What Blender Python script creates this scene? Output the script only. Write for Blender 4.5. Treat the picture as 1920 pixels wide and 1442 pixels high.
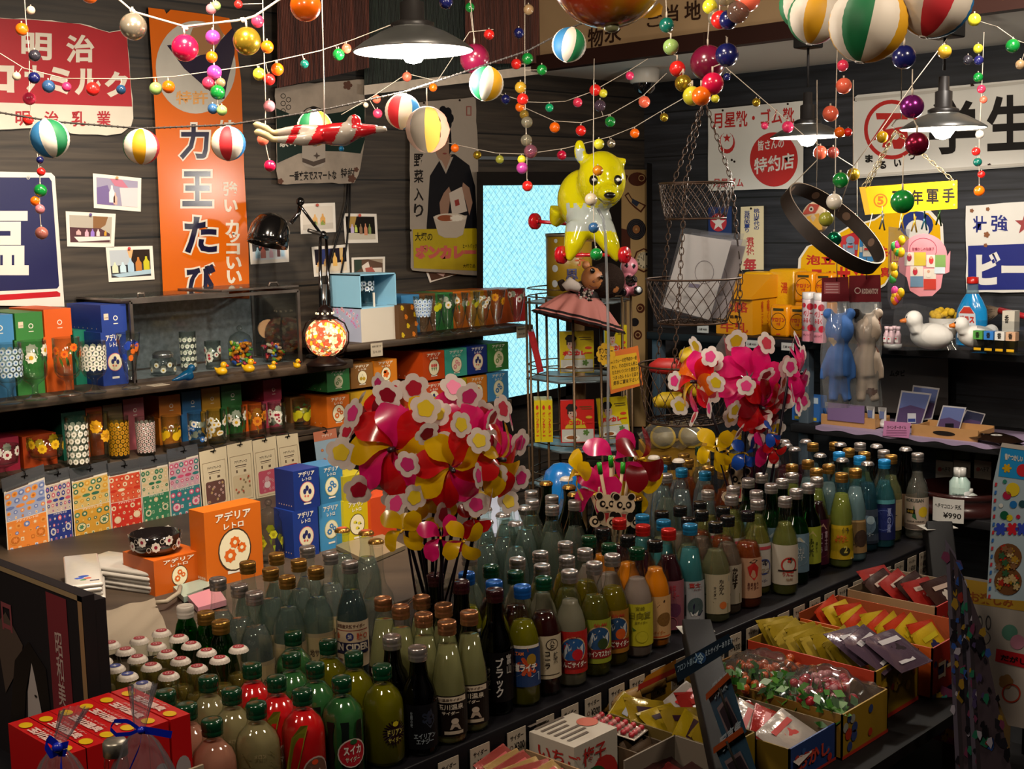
import bpy,math,random
from math import sin,cos,pi,radians,sqrt,atan2
from mathutils import Matrix,Vector
MTR,MRO=Matrix.Translation,Matrix.Rotation
SC=bpy.context.scene
COL=SC.collection
for o in list(bpy.data.objects):
 bpy.data.objects.remove(o)
# ------------------------------------------------------------------ camera
W,H,F=1920,1442,2400.0
AX=Vector((3289-960,355-721,F)).normalized()      # along the left wall
BX=Vector((-1573-960,462-721,F))
BX=(BX-AX*AX.dot(BX)).normalized()                   # along the right wall
ZX=AX.cross(BX)
if ZX.y>0:
 ZX=-ZX
CAM=Vector((0,0,1.55))
def to_world(v):
 return Vector((AX.dot(v),BX.dot(v),ZX.dot(v)))
cd=bpy.data.cameras.new('camera')
cd.sensor_width=36
cd.lens=F/W*36
cd.clip_start=.02
cam=bpy.data.objects.new('camera',cd)
COL.objects.link(cam)
r_,d_,f_=to_world(Vector((1,0,0))),to_world(Vector((0,1,0))),to_world(Vector((0,0,1)))
m=Matrix((r_,-d_,-f_)).transposed().to_4x4()
m.translation=CAM
cam.matrix_world=m
SC.camera=cam
# ------------------------------------------------------------------ world, exposure, general light
SC.view_settings.view_transform='Standard'
SC.view_settings.look='None'
SC.view_settings.gamma=1
SC.view_settings.use_curve_mapping=False
SC.view_settings.exposure=.35
wd=bpy.data.worlds.new('world')
SC.world=wd
wd.use_nodes=True
wd.node_tree.nodes['Background'].inputs[0].default_value=(1,.85,.7,1)
wd.node_tree.nodes['Background'].inputs[1].default_value=.12
cy=SC.cycles
cy.max_bounces=10
cy.diffuse_bounces=3
cy.glossy_bounces=4
cy.transmission_bounces=10
cy.transparent_max_bounces=40
cy.caustics_reflective=False
cy.caustics_refractive=False
cy.sample_clamp_indirect=4
def lamp(kind,loc,power,col=(1,.84,.66),size=.06,rot=None,spot=None):
 l=bpy.data.lights.new('room_light',kind)
 l.energy=power
 l.color=col
 if kind=='AREA':
  l.size=size
 else:
  l.shadow_soft_size=size
 if spot:
  l.spot_size=radians(spot)
  l.spot_blend=.6
 o=bpy.data.objects.new('room_light',l)
 o.location=loc
 if rot:
  o.rotation_euler=(Vector(rot)-Vector(loc)).to_track_quat('-Z','Y').to_euler()
 COL.objects.link(o)
 return o
# unseen lamps added out of the frame, standing in for the shop's others
lamp('SPOT',(1.2,1.9,2.5),170,size=.10,rot=(1.75,3.2,.75),spot=75)
lamp('POINT',(.3,.8,2.4),40,size=.12)
lamp('POINT',(1.9,.3,2.4),40,size=.12)
lamp('POINT',(1.7,1.6,2.35),26,size=.10)  # fill lamp added above the table to brighten the bottles
lamp('SPOT',(2.7,1.0,2.6),150,col=(1,.9,.8),size=.10,rot=(4.1,1.7,1.0),spot=75)
lamp('POINT',(-.6,1.7,2.3),36,size=.12)
# ------------------------------------------------------------------ pixel helpers (places measured in the photograph)
def ray(px,py):
 return to_world(Vector((px-960,py-721,F))/F)
def onX(px,py,x):
 d=ray(px,py); return CAM+d*(x/d.x)
def onY(px,py,y):
 d=ray(px,py); return CAM+d*(y/d.y)
def onZ(px,py,z):
 d=ray(px,py); return CAM+d*((z-CAM.z)/d.z)
def dep(px,py,t):
 return CAM+ray(px,py)*t
def depth(p):
 return (Vector(p)-CAM).dot(f_)
# ------------------------------------------------------------------ materials
MC={}
def lin(h):
 h=h.lstrip('#')
 c=[int(h[i:i+2],16)/255 for i in (0,2,4)]
 return tuple(x/12.92 if x<=.04045 else ((x+.055)/1.055)**2.4 for x in c)
def newmat(name):
 m=bpy.data.materials.new(name); m.use_nodes=True
 nt=m.node_tree; nt.nodes.clear()
 out=nt.nodes.new('ShaderNodeOutputMaterial')
 return m,nt,out
def nd(nt,t,**k):
 n=nt.nodes.new('ShaderNode'+t)
 for a,v in k.items():
  if a[0]=='i' and a[1:].isdigit():
   n.inputs[int(a[1:])].default_value=v
  else:
   setattr(n,a,v)
 return n
def M(col,r=.5,metal=0,em=0,sheen=0,tl=0,mott=0,bump=0,scale=30,coat=0):
 """plain surface: colour, roughness, metallic, emission, translucency, mottling (wear), fine bump"""
 k=(col,r,metal,em,sheen,tl,mott,bump,scale,coat)
 if k in MC:
  return MC[k]
 m,nt,out=newmat('surface')
 p=nd(nt,'BsdfPrincipled')
 c=(*lin(col),1)
 p.inputs['Base Color'].default_value=c
 p.inputs['Roughness'].default_value=r
 p.inputs['Metallic'].default_value=metal
 p.inputs['Coat Weight'].default_value=coat
 if sum(c[:3])<.05 and r>=.35:p.inputs['Specular IOR Level'].default_value=.15
 if em:
  p.inputs['Emission Color'].default_value=c
  p.inputs['Emission Strength'].default_value=em
 tc=None
 if mott or bump:
  tc=nd(nt,'TexCoord')
  nz=nd(nt,'TexNoise'); nz.inputs['Scale'].default_value=scale; nz.inputs['Detail'].default_value=6
  nt.links.new(tc.outputs['Object'],nz.inputs['Vector'])
  if mott:
   rp=nd(nt,'ValToRGB')
   rp.color_ramp.elements[0].position=.3; rp.color_ramp.elements[1].position=.7
   rp.color_ramp.elements[0].color=tuple(x*(1-mott) for x in c[:3])+(1,)
   rp.color_ramp.elements[1].color=c
   nt.links.new(nz.outputs['Fac'],rp.inputs['Fac'])
   nt.links.new(rp.outputs['Color'],p.inputs['Base Color'])
  if bump:
   b=nd(nt,'Bump'); b.inputs['Strength'].default_value=bump; b.inputs['Distance'].default_value=.003
   nt.links.new(nz.outputs['Fac'],b.inputs['Height'])
   nt.links.new(b.outputs['Normal'],p.inputs['Normal'])
 if tl:
  t=nd(nt,'BsdfTranslucent'); t.inputs['Color'].default_value=c
  x=nd(nt,'MixShader'); x.inputs[0].default_value=tl
  nt.links.new(p.outputs[0],x.inputs[1]); nt.links.new(t.outputs[0],x.inputs[2])
  nt.links.new(x.outputs[0],out.inputs[0])
 else:
  nt.links.new(p.outputs[0],out.inputs[0])
 MC[k]=m
 return m
def GL(col='e8f0ee',edge='9fb0ac',rough=.03,dif=0,difcol=None,spec=1.5):
 """clear or tinted glass, liquid or film: looks through, darker at the rim, reflects by Fresnel; dif = cloudiness"""
 k=('GL',col,edge,rough,dif,difcol,spec)
 if k in MC:
  return MC[k]
 m,nt,out=newmat('glass')
 lw=nd(nt,'LayerWeight'); lw.inputs['Blend'].default_value=.35
 mx=nd(nt,'Mix',data_type='RGBA')
 mx.inputs['A'].default_value=(*lin(col),1); mx.inputs['B'].default_value=(*lin(edge),1)
 ins=[i for i in mx.inputs if i.type=='RGBA']
 ins[0].default_value=(*lin(col),1); ins[1].default_value=(*lin(edge),1)
 nt.links.new(lw.outputs['Facing'],mx.inputs[0])
 tr=nd(nt,'BsdfTransparent')
 nt.links.new([o for o in mx.outputs if o.type=='RGBA'][0],tr.inputs[0])
 base=tr.outputs[0]
 if dif:
  df=nd(nt,'BsdfDiffuse'); df.inputs[0].default_value=(*lin(difcol or col),1)
  tl=nd(nt,'BsdfTranslucent'); tl.inputs[0].default_value=(*lin(difcol or col),1)
  h=nd(nt,'MixShader'); h.inputs[0].default_value=.5
  nt.links.new(df.outputs[0],h.inputs[1]); nt.links.new(tl.outputs[0],h.inputs[2])
  x=nd(nt,'MixShader'); x.inputs[0].default_value=dif
  nt.links.new(base,x.inputs[1]); nt.links.new(h.outputs[0],x.inputs[2])
  base=x.outputs[0]
 gs=nd(nt,'BsdfGlossy'); gs.inputs['Roughness'].default_value=rough
 l2=nd(nt,'LayerWeight'); l2.inputs['Blend'].default_value=.5
 pw=nd(nt,'Math',operation='POWER'); nt.links.new(l2.outputs['Facing'],pw.inputs[0]); pw.inputs[1].default_value=4
 fr=nd(nt,'Math',operation='MULTIPLY_ADD'); nt.links.new(pw.outputs[0],fr.inputs[0]); fr.inputs[1].default_value=.6; fr.inputs[2].default_value=.045 if spec>1.4 else .02
 x=nd(nt,'MixShader')
 nt.links.new(fr.outputs[0],x.inputs[0]); nt.links.new(base,x.inputs[1]); nt.links.new(gs.outputs[0],x.inputs[2])
 nt.links.new(x.outputs[0],out.inputs[0])
 MC[k]=m
 return m
def wood(dark,light,plank=.17,off=0,rough=.6,gap=.012,gs=1.0):
 """horizontal boards with grain along the wall, tone by board, dark joints"""
 k=('wood',dark,light,plank,off,rough,gs)
 if k in MC:
  return MC[k]
 m,nt,out=newmat('dark_boards')
 L=nt.links.new
 g=nd(nt,'NewGeometry'); sx=nd(nt,'SeparateXYZ'); L(g.outputs['Position'],sx.inputs[0])
 ad=nd(nt,'Math',operation='ADD'); L(sx.outputs[0],ad.inputs[0]); L(sx.outputs[1],ad.inputs[1])
 zz=nd(nt,'Math',operation='MULTIPLY_ADD'); L(sx.outputs[2],zz.inputs[0]); zz.inputs[1].default_value=1/plank; zz.inputs[2].default_value=off
 fl=nd(nt,'Math',operation='FLOOR'); L(zz.outputs[0],fl.inputs[0])
 fr=nd(nt,'Math',operation='FRACT'); L(zz.outputs[0],fr.inputs[0])
 wn=nd(nt,'TexWhiteNoise',noise_dimensions='1D'); L(fl.outputs[0],wn.inputs['W'])
 sh=nd(nt,'Math',operation='MULTIPLY_ADD'); L(wn.outputs['Value'],sh.inputs[0]); sh.inputs[1].default_value=7; L(ad.outputs[0],sh.inputs[2])
 cv=nd(nt,'CombineXYZ')
 m1=nd(nt,'Math',operation='MULTIPLY'); L(sh.outputs[0],m1.inputs[0]); m1.inputs[1].default_value=2.2*gs
 m2=nd(nt,'Math',operation='MULTIPLY'); L(sx.outputs[2],m2.inputs[0]); m2.inputs[1].default_value=46*gs
 L(m1.outputs[0],cv.inputs[0]); L(m2.outputs[0],cv.inputs[1]); L(fl.outputs[0],cv.inputs[2])
 nz=nd(nt,'TexNoise'); nz.inputs['Scale'].default_value=1; nz.inputs['Detail'].default_value=7; nz.inputs['Distortion'].default_value=.8
 L(cv.outputs[0],nz.inputs['Vector'])
 rp=nd(nt,'ValToRGB'); e=rp.color_ramp.elements
 e[0].position=.32; e[1].position=.72
 e[0].color=(*lin(dark),1); e[1].color=(*lin(light),1)
 L(nz.outputs['Fac'],rp.inputs[0])
 tone=nd(nt,'MapRange'); L(wn.outputs['Value'],tone.inputs[0]); tone.inputs[3].default_value=.65; tone.inputs[4].default_value=1.15
 jt=nd(nt,'Math',operation='GREATER_THAN'); L(fr.outputs[0],jt.inputs[0]); jt.inputs[1].default_value=gap/plank
 tm=nd(nt,'Math',operation='MULTIPLY'); L(tone.outputs[0],tm.inputs[0]); L(jt.outputs[0],tm.inputs[1])
 vm=nd(nt,'VectorMath',operation='SCALE'); L(rp.outputs[0],vm.inputs[0]); L(tm.outputs[0],vm.inputs['Scale'])
 p=nd(nt,'BsdfPrincipled'); p.inputs['Roughness'].default_value=rough
 L(vm.outputs[0],p.inputs['Base Color'])
 b=nd(nt,'Bump'); b.inputs['Strength'].default_value=.25; b.inputs['Distance'].default_value=.003
 L(nz.outputs['Fac'],b.inputs['Height']); L(b.outputs[0],p.inputs['Normal'])
 L(p.outputs[0],out.inputs[0])
 MC[k]=m
 return m
# ------------------------------------------------------------------ mesh builder
TXT={}
def glyphs(s,bold=0,res=2,sp=1.0):
 k=(s,bold,res,sp)
 if k in TXT:
  return TXT[k]
 c=bpy.data.curves.new('t','FONT')
 c.body=s; c.resolution_u=res; c.offset=bold; c.align_x='CENTER'; c.space_line=.92; c.space_character=sp
 o=bpy.data.objects.new('t',c)
 me=bpy.data.meshes.new_from_object(o)
 V=[(v.co.x,v.co.y) for v in me.vertices]
 Fc=[tuple(p.vertices) for p in me.polygons]
 if V:
  x0,x1=min(v[0] for v in V),max(v[0] for v in V)
  y0,y1=min(v[1] for v in V),max(v[1] for v in V)
  V=[((x-x0)/max(x1-x0,1e-6),(y-y0)/max(y1-y0,1e-6)) for x,y in V]
  asp=(x1-x0)/max(y1-y0,1e-6)
 else:
  asp=1
 bpy.data.objects.remove(o); bpy.data.curves.remove(c); bpy.data.meshes.remove(me)
 TXT[k]=(V,Fc,asp)
 return TXT[k]
class FR:
 """flat frame: (x, y, lift) -> o + u x + v y + n lift"""
 def __init__(s,o,u,v,n=None):
  s.o,s.u,s.v=Vector(o),Vector(u),Vector(v)
  s.n=Vector(n) if n is not None else s.u.cross(s.v).normalized()
 def __call__(s,x,y,z):
  return s.o+s.u*x+s.v*y+s.n*z
class PP:
 """wall frame measured in photograph pixels: (px, py, lift) -> point of the plane, lifted towards the room"""
 def __init__(s,p,n,lift=0):
  s.p,s.n,s.l=Vector(p),Vector(n).normalized(),lift
  if s.n.dot(CAM-s.p)<0:
   s.n=-s.n
 def __call__(s,x,y,z):
  d=ray(x,y)
  q=s.p+s.n*(s.l+z)
  return CAM+d*((q-CAM).dot(s.n)/d.dot(s.n))
def PP3(a,b,c,lift=0):
 a,b,c=Vector(a),Vector(b),Vector(c)
 return PP(a,(b-a).cross(c-a),lift)
class CY:
 """wrap on an upright round body: x = arc length, y = height, lift = radial; rad = number or function of height"""
 def __init__(s,rad,a0=0,c=(0,0,0),ref=None):
  s.r=rad if callable(rad) else (lambda y:rad)
  s.a,s.c=a0,Vector(c)
  s.ref=ref
 def __call__(s,x,y,z):
  r=s.r(y)
  t=s.a+x/(s.ref or r)
  return s.c+Vector(((r+z)*cos(t),(r+z)*sin(t),y))
class B:
 def __init__(s):
  s.v,s.f,s.mi,s.sm,s.mats=[],[],[],[],[]
  s.w=None; s.X=None
 def at(s,w):
  s.w=w; return s
 def xf(s,m):
  s.X=m; return s
 def mat(s,m):
  if m not in s.mats:
   s.mats.append(m)
  return s.mats.index(m)
 def add(s,vs,fs,m,smooth=False):
  n=len(s.v); k=s.mat(m)
  for v in vs:
   if s.w:v=s.w(*v)
   if s.X:v=s.X @ Vector(v)
   s.v.append(tuple(v))
  for f in fs:
   s.f.append([i+n for i in f]); s.mi.append(k); s.sm.append(smooth)
  return s
 # flat shapes, in the current frame
 def poly(s,pts,m,z=.0005):
  return s.add([(x,y,z) for x,y in pts],[list(range(len(pts)))],m)
 def rect(s,x0,y0,x1,y1,m,z=.0005,n=1,sl=0,k=1):
  vs=[(x0+(x1-x0)*i/n,y0+(y1-y0)*j/k+sl*(x1-x0)*i/n,z) for j in range(k+1) for i in range(n+1)]
  return s.add(vs,[[j*(n+1)+i,j*(n+1)+i+1,(j+1)*(n+1)+i+1,(j+1)*(n+1)+i] for j in range(k) for i in range(n)],m)
 def disc(s,x,y,rx,m,ry=None,z=.0006,n=16,rings=1):
  ry=ry or rx
  vs=[(x,y,z)]+[(x+rx*q/rings*cos(2*pi*i/n),y+ry*q/rings*sin(2*pi*i/n),z) for q in range(1,rings+1) for i in range(n)]
  fs=[[0,1+i,1+(i+1) % n] for i in range(n)]
  for q in range(rings-1):
   a=1+q*n
   fs+=[[a+i,a+n+i,a+n+(i+1) % n,a+(i+1) % n] for i in range(n)]
  return s.add(vs,fs,m)
 def ring(s,x,y,r,w,m,ry=None,z=.0006,n=24):
  ry=ry or r; k=(r-w)/r
  vs=[(x+r*q*cos(2*pi*i/n),y+ry*q*sin(2*pi*i/n),z) for q in (1,k) for i in range(n)]
  return s.add(vs,[[i,(i+1) % n,n+(i+1) % n,n+i] for i in range(n)],m)
 def flower(s,x,y,r,m,c=None,k=8,z=.0006,deep=.45,n=4,rc=.35,a0=0,ry=None):
  pts=[]
  for i in range(k*n):
   a=2*pi*i/(k*n)
   q=r*(1-deep*(1-abs(cos(k*a/2))**.6))
   pts.append((x+q*cos(a+a0),y+(ry or r)/r*q*sin(a+a0)))
  s.add([(x,y,z)]+[(px,py,z) for px,py in pts],[[0,1+i,1+(i+1) % len(pts)] for i in range(len(pts))],m)
  if c:
   s.disc(x,y,r*rc,c,ry=(ry or r)*rc,z=z+.0003,n=8)
  return s
 def star(s,x,y,r,m,ry=None,z=.0007,k=5,inn=.4,a0=pi/2):
  ry=ry or r
  pts=[(x+r*(inn if i % 2 else 1)*cos(a0+pi*i/k),y+ry*(inn if i % 2 else 1)*sin(a0+pi*i/k),z) for i in range(2*k)]
  return s.add([(x,y,z)]+pts,[[0,1+i,1+(i+1) % (2*k)] for i in range(2*k)],m)
 def txt(s,t,x0,y0,x1,y1,m,bold=.02,z=.0009,sl=0,fit=True,res=2,sh=0,sp=1.0):
  """text filling the box whose lower left is x0,y0 and upper right x1,y1 (in pixel frames y0 > y1)"""
  V,Fc,asp=glyphs(t,bold,res,sp)
  return s.add([(x0+(x1-x0)*a+sh*b,y0+(y1-y0)*b+sl*(x1-x0)*a,z) for a,b in V],Fc,m)
 def plate(s,pts,m,t=.01,z=0):
  n=len(pts)
  vs=[(x,y,z+t) for x,y in pts]+[(x,y,z) for x,y in pts]
  return s.add(vs,[list(range(n)),list(range(2*n-1,n-1,-1))]+[[i,n+i,n+(i+1) % n,(i+1) % n] for i in range(n)],m)
 # solids
 def box(s,a,b,m,bev=0,skip=()):
  (x0,y0,z0),(x1,y1,z1)=a,b
  if not bev:
   vs=[(x,y,z) for x in (x0,x1) for y in (y0,y1) for z in (z0,z1)]
   fs=dict(x0=[0,1,3,2],x1=[4,6,7,5],y0=[0,4,5,1],y1=[2,3,7,6],z0=[0,2,6,4],z1=[1,5,7,3])
   return s.add(vs,[f for k,f in fs.items() if k not in skip],m)
  xs=sorted((x0,x1)); ys=sorted((y0,y1)); zs=sorted((z0,z1))
  prof=[]
  for z,d in ((zs[0],bev),(zs[0]+bev*.3,bev*.3),(zs[0]+bev,0),(zs[1]-bev,0),(zs[1]-bev*.3,bev*.3),(zs[1],bev)):
   q=bev
   pts=[]
   for cx_,cy_,a0 in ((xs[1]-q,ys[1]-q,0),(xs[0]+q,ys[1]-q,90),(xs[0]+q,ys[0]+q,180),(xs[1]-q,ys[0]+q,270)):
    for k in range(4):
     t=radians(a0+30*k)
     pts.append((cx_+(q-d)*cos(t) if d<q else cx_,cy_+(q-d)*sin(t) if d<q else cy_,z))
   prof.append(pts)
  n=16
  vs=[p for ring in prof for p in ring]
  fs=[[r*n+i,r*n+(i+1) % n,(r+1)*n+(i+1) % n,(r+1)*n+i] for r in range(5) for i in range(n)]
  fs+=[list(range(n-1,-1,-1)),list(range(5*n,6*n))]
  return s.add(vs,fs,m,True)
 def lathe(s,prof,m,n=20,c=(0,0,0),ax=None,cap=(True,True),smooth=True,rad=None):
  """prof = [(r, z)]; ax = matrix placing the axis; rad = function(angle) scaling the radius"""
  T=ax or MTR(c)
  vs=[]
  for r,z in prof:
   for i in range(n):
    a=2*pi*i/n
    q=r*(rad(a) if rad else 1)
    vs.append(T @ Vector((q*cos(a),q*sin(a),z)))
  k=len(prof)
  fs=[[j*n+i,j*n+(i+1) % n,(j+1)*n+(i+1) % n,(j+1)*n+i] for j in range(k-1) for i in range(n)]
  if cap[0] and prof[0][0]>1e-5:fs.append(list(range(n-1,-1,-1)))
  if cap[1] and prof[-1][0]>1e-5:fs.append(list(range((k-1)*n,k*n)))
  return s.add(vs,fs,m,smooth)
 def ball(s,c,r,m,n=14,k=9,sc=(1,1,1),rot=None):
  T=MTR(c)
  if rot:T=T @ rot
  T=T @ Matrix.Diagonal((*[r*q for q in sc],1))
  return s.lathe([(max(sin(pi*j/k),0),-cos(pi*j/k)) for j in range(k+1)],m,n,ax=T,cap=(False,False))
 def tube(s,pts,r,m,n=6,closed=False,rr=None):
  pts=[Vector(p) for p in pts]; N=len(pts)
  if N<2:return s
  vs=[]; up=None
  for i,p in enumerate(pts):
   if closed:t=pts[(i+1) % N]-pts[i-1]
   else:t=pts[min(i+1,N-1)]-pts[max(i-1,0)]
   t=t.normalized() if t.length>1e-9 else Vector((0,0,1))
   if up is None:
    up=t.orthogonal().normalized()
   up=(up-t*up.dot(t))
   up=up.normalized() if up.length>1e-6 else t.orthogonal().normalized()
   w=t.cross(up)
   q=rr[i] if rr else r
   vs+=[p+(up*cos(2*pi*j/n)+w*sin(2*pi*j/n))*q for j in range(n)]
  k=N if closed else N-1
  fs=[[i*n+j,i*n+(j+1) % n,((i+1) % N)*n+(j+1) % n,((i+1) % N)*n+j] for i in range(k) for j in range(n)]
  if not closed:
   fs+=[list(range(n-1,-1,-1)),list(range((N-1)*n,N*n))]
  return s.add(vs,fs,m,True)
 def grid(s,fn,nu,nv,m,smooth=True):
  vs=[fn(i/nu,j/nv) for j in range(nv+1) for i in range(nu+1)]
  return s.add(vs,[[j*(nu+1)+i,j*(nu+1)+i+1,(j+1)*(nu+1)+i+1,(j+1)*(nu+1)+i] for j in range(nv) for i in range(nu)],m,smooth)
 def mesh(s,name,o=(0,0,0)):
  me=bpy.data.meshes.new(name)
  o=Vector(o)
  me.from_pydata([tuple(Vector(v)-o) for v in s.v],[],s.f)
  for m in s.mats:me.materials.append(m)
  me.polygons.foreach_set('material_index',s.mi)
  me.polygons.foreach_set('use_smooth',s.sm)
  me.update()
  return me
 def obj(s,name,parent=None,o=(0,0,0),loc=None,**kw):
  """one mesh object; o = origin to subtract (the object stands there unless loc says otherwise)"""
  if parent is not None:
   w=parent.get('_o')
   o=Vector(w) if w is not None else Vector((0,0,0))
  ob=bpy.data.objects.new(name,s.mesh(name,o))
  COL.objects.link(ob)
  if parent is not None:
   ob.parent=parent
  else:
   ob.location=loc if loc is not None else o
  ob['_o']=tuple(o)
  tag(ob,**kw)
  return ob
ALL=[]
def tag(ob,label=None,cat=None,group=None,kind=None):
 if label:ob['label']=label
 if cat:ob['category']=cat; ALL.append(ob)
 if group:ob['group']=group
 if kind:ob['kind']=kind
 return ob
def thing(name,label,cat,o=(0,0,0),group=None,world=True):
 """an Empty at a thing's base; with world=True its parts are given in world coordinates"""
 e=bpy.data.objects.new(name,None)
 e.empty_display_size=.02
 COL.objects.link(e)
 e.location=o
 e['_o']=tuple(o) if world else (0,0,0)
 return tag(e,label,cat,group)
def dup(root,loc=None,rot=None,label=None,group=None,scale=None):
 c=root.copy(); COL.objects.link(c)
 if loc is not None:c.location=loc
 if rot is not None:c.rotation_euler=rot if not isinstance(rot,(int,float)) else (0,0,rot)
 if scale:c.scale=scale if not isinstance(scale,(int,float)) else (scale,)*3
 if label:c['label']=label
 if group:c['group']=group
 ALL.append(c)
 for ch in root.children:
  d=ch.copy(); COL.objects.link(d); d.parent=c
  for g in ch.children:
   h=g.copy(); COL.objects.link(h); h.parent=d
 return c
ORD=['first','second','third','fourth','fifth','sixth','seventh','eighth','ninth','tenth','eleventh','twelfth','thirteenth','fourteenth','fifteenth','sixteenth','seventeenth','eighteenth','nineteenth','twentieth']
NUM=['zero','one','two','three','four','five','six','seven','eight','nine','ten','eleven','twelve']
def ordinal(i,n):
 if n==1:return ''
 if i==0:return 'leftmost'
 if i==n-1:return 'rightmost'
 if n==3:return 'middle'
 if i<n/2:return ORD[i]+' from the left'
 k=n-1-i
 return ORD[k]+' from the right'
RND=random.Random(7)
def rough_edge(pts,step=14,amp=1.6,seed=1):
 """break a polygon's sides into a worn outline"""
 r=random.Random(seed); out=[]
 for i,p in enumerate(pts):
  q=pts[(i+1) % len(pts)]
  L=sqrt((q[0]-p[0])**2+(q[1]-p[1])**2); n=max(1,int(L/step))
  for k in range(n):
   t=k/n
   out.append((p[0]+(q[0]-p[0])*t+(r.uniform(-amp,amp) if k else 0),p[1]+(q[1]-p[1])*t+(r.uniform(-amp,amp) if k else 0)))
 return out
def blob(b,voxel,name,parent=None,o=(0,0,0),colour=None,smooth=6,mats=None,**kw):
 """melt the closed shapes of a builder into one continuous skin; colour(p) -> material for a face centre"""
 me=bpy.data.meshes.new('tmp'); me.from_pydata(b.v,[],b.f); me.update()
 ob=bpy.data.objects.new('tmp',me); COL.objects.link(ob)
 r=ob.modifiers.new('r','REMESH'); r.mode='VOXEL'; r.voxel_size=voxel; r.use_smooth_shade=True
 s=ob.modifiers.new('s','SMOOTH'); s.factor=.5; s.iterations=smooth
 dg=bpy.context.evaluated_depsgraph_get()
 ev=bpy.data.meshes.new_from_object(ob.evaluated_get(dg))
 bpy.data.objects.remove(ob); bpy.data.meshes.remove(me)
 if parent is not None:
  w=parent.get('_o'); o=tuple(w) if w is not None else (0,0,0)
 q=B()
 q.v=[tuple(v.co) for v in ev.vertices]; q.f=[list(p.vertices) for p in ev.polygons]
 q.sm=[True]*len(q.f)
 if colour:
  q.mi=[q.mat(colour(Vector(p.center))) for p in ev.polygons]
 else:
  q.mi=[q.mat(b.mats[0])]*len(q.f)
 bpy.data.meshes.remove(ev)
 return q.obj(name,parent=parent,o=o,**kw)
# ================================================================== setting
YW,XW=3.40,4.36           # left wall plane, right wall plane
ZS=2.09                     # low soffit over the right wall
XB=3.66                     # fascia board plane
NL,NR=Vector((0,-1,0)),Vector((-1,0,0))
WL=lambda lift=0:PP((0,YW,0),NL,lift)
WR=lambda lift=0:PP((XW,0,0),NR,lift)
BLACK=M('16130f',.6); INK=M('1a1614',.55); WHITE=M('d8d2c6',.45); PAPER=M('e6dfd2',.6)
RED=M('b81e20',.4); NAVY=M('1b1c48',.3); GOLDY=M('d9a300',.5)
planksL=wood('1f1a16','433a30',.172,.22,gap=.006)
planksR=wood('121317','2c2e34',.18,.1,gap=.006)
b=B(); b.box((-3.2,-1.6,-.03),(XW+.1,YW+.1,0),wood('1c140e','3a2a1c',.2)); b.obj('floor',kind='structure')
b=B(); b.box((-3.2,YW,0),(XW+.1,YW+.12,2.9),planksL); b.obj('wall_left',kind='structure')
b=B(); b.box((XW,-1.6,0),(XW+.12,YW,2.9),planksR); b.obj('wall_right',kind='structure')
b=B(); b.box((-3.2,-1.72,0),(XW+.12,-1.6,2.9),planksR); b.obj('wall_front',kind='structure')
b=B(); b.box((-3.32,-1.72,0),(-3.2,YW+.12,2.9),planksR); b.obj('wall_back',kind='structure')
b=B(); b.box((-3.3,-1.7,2.9),(XW+.12,YW+.12,3.0),M('2a211a',.8)); b.obj('ceiling',kind='structure')
b=B(); b.box((XB,-1.6,ZS),(XW,YW,ZS+.1),M('cfc8bd',.7)); b.obj('ceiling_soffit',kind='structure')
# fascia board with painted letters, dark lower edge
b=B(); b.box((XB-.03,-1.6,ZS+.05),(XB,YW,2.75),M('a08460',.6,mott=.12,scale=6)); b.obj('wall_fascia',kind='structure')
b=B(); b.box((XB-.05,-1.6,ZS),(XB,YW-.02,ZS+.055),M('2b1712',.5)); b.obj('trim_1',kind='structure')
BR_=M('2c1a10',.6)
root=thing('board_lettering','dark brushed lettering painted on the tan fascia board under the ceiling','lettering',onX(1200,80,XB-.03))
for ch,q in (('物',(1102,90,1131,53)),('永',(1133,82,1165,45)),('ご',(1213,52,1242,30)),('当',(1247,42,1272,10)),('地',(1283,40,1314,3)),('コ',(1420,4,1460,-40))):
 b=B().at(PP((XB-.03,0,0),NR,.002)); b.txt(ch,*q,BR_,bold=.02,sl=-.12); b.obj('character',root)
# sloping white board and red reed screens high on the left wall
b=B().at(WL()); b.plate([(683,178),(1062,133),(1062,117),(683,160)],M('cdbfae',.6,mott=.15,scale=40),.05); b.obj('trim_2',kind='structure')
def reeds(c1,c2):
 k=('reeds',c1,c2)
 m,nt,out=newmat('reeds'); L=nt.links.new
 g=nd(nt,'NewGeometry'); sx=nd(nt,'SeparateXYZ'); L(g.outputs['Position'],sx.inputs[0])
 ml=nd(nt,'Math',operation='MULTIPLY'); L(sx.outputs[0],ml.inputs[0]); ml.inputs[1].default_value=160
 fl=nd(nt,'Math',operation='FLOOR'); L(ml.outputs[0],fl.inputs[0])
 wn=nd(nt,'TexWhiteNoise',noise_dimensions='1D'); L(fl.outputs[0],wn.inputs['W'])
 rp=nd(nt,'ValToRGB'); rp.color_ramp.elements[0].color=(*lin(c1),1); rp.color_ramp.elements[1].color=(*lin(c2),1)
 L(wn.outputs['Value'],rp.inputs[0])
 p=nd(nt,'BsdfPrincipled'); p.inputs['Roughness'].default_value=.55; L(rp.outputs[0],p.inputs['Base Color'])
 sn=nd(nt,'Math',operation='SINE'); m2=nd(nt,'Math',operation='MULTIPLY'); L(sx.outputs[0],m2.inputs[0]); m2.inputs[1].default_value=160*2*pi; L(m2.outputs[0],sn.inputs[0])
 bp=nd(nt,'Bump'); bp.inputs['Distance'].default_value=.003; L(sn.outputs[0],bp.inputs['Height']); L(bp.outputs[0],p.inputs['Normal'])
 L(p.outputs[0],out.inputs[0]); return m
b=B().at(WL(.004)); b.plate([(683,160),(1062,117),(1062,-60),(683,-60)],reeds('1a2320','2c3a33'),.03)
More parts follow.
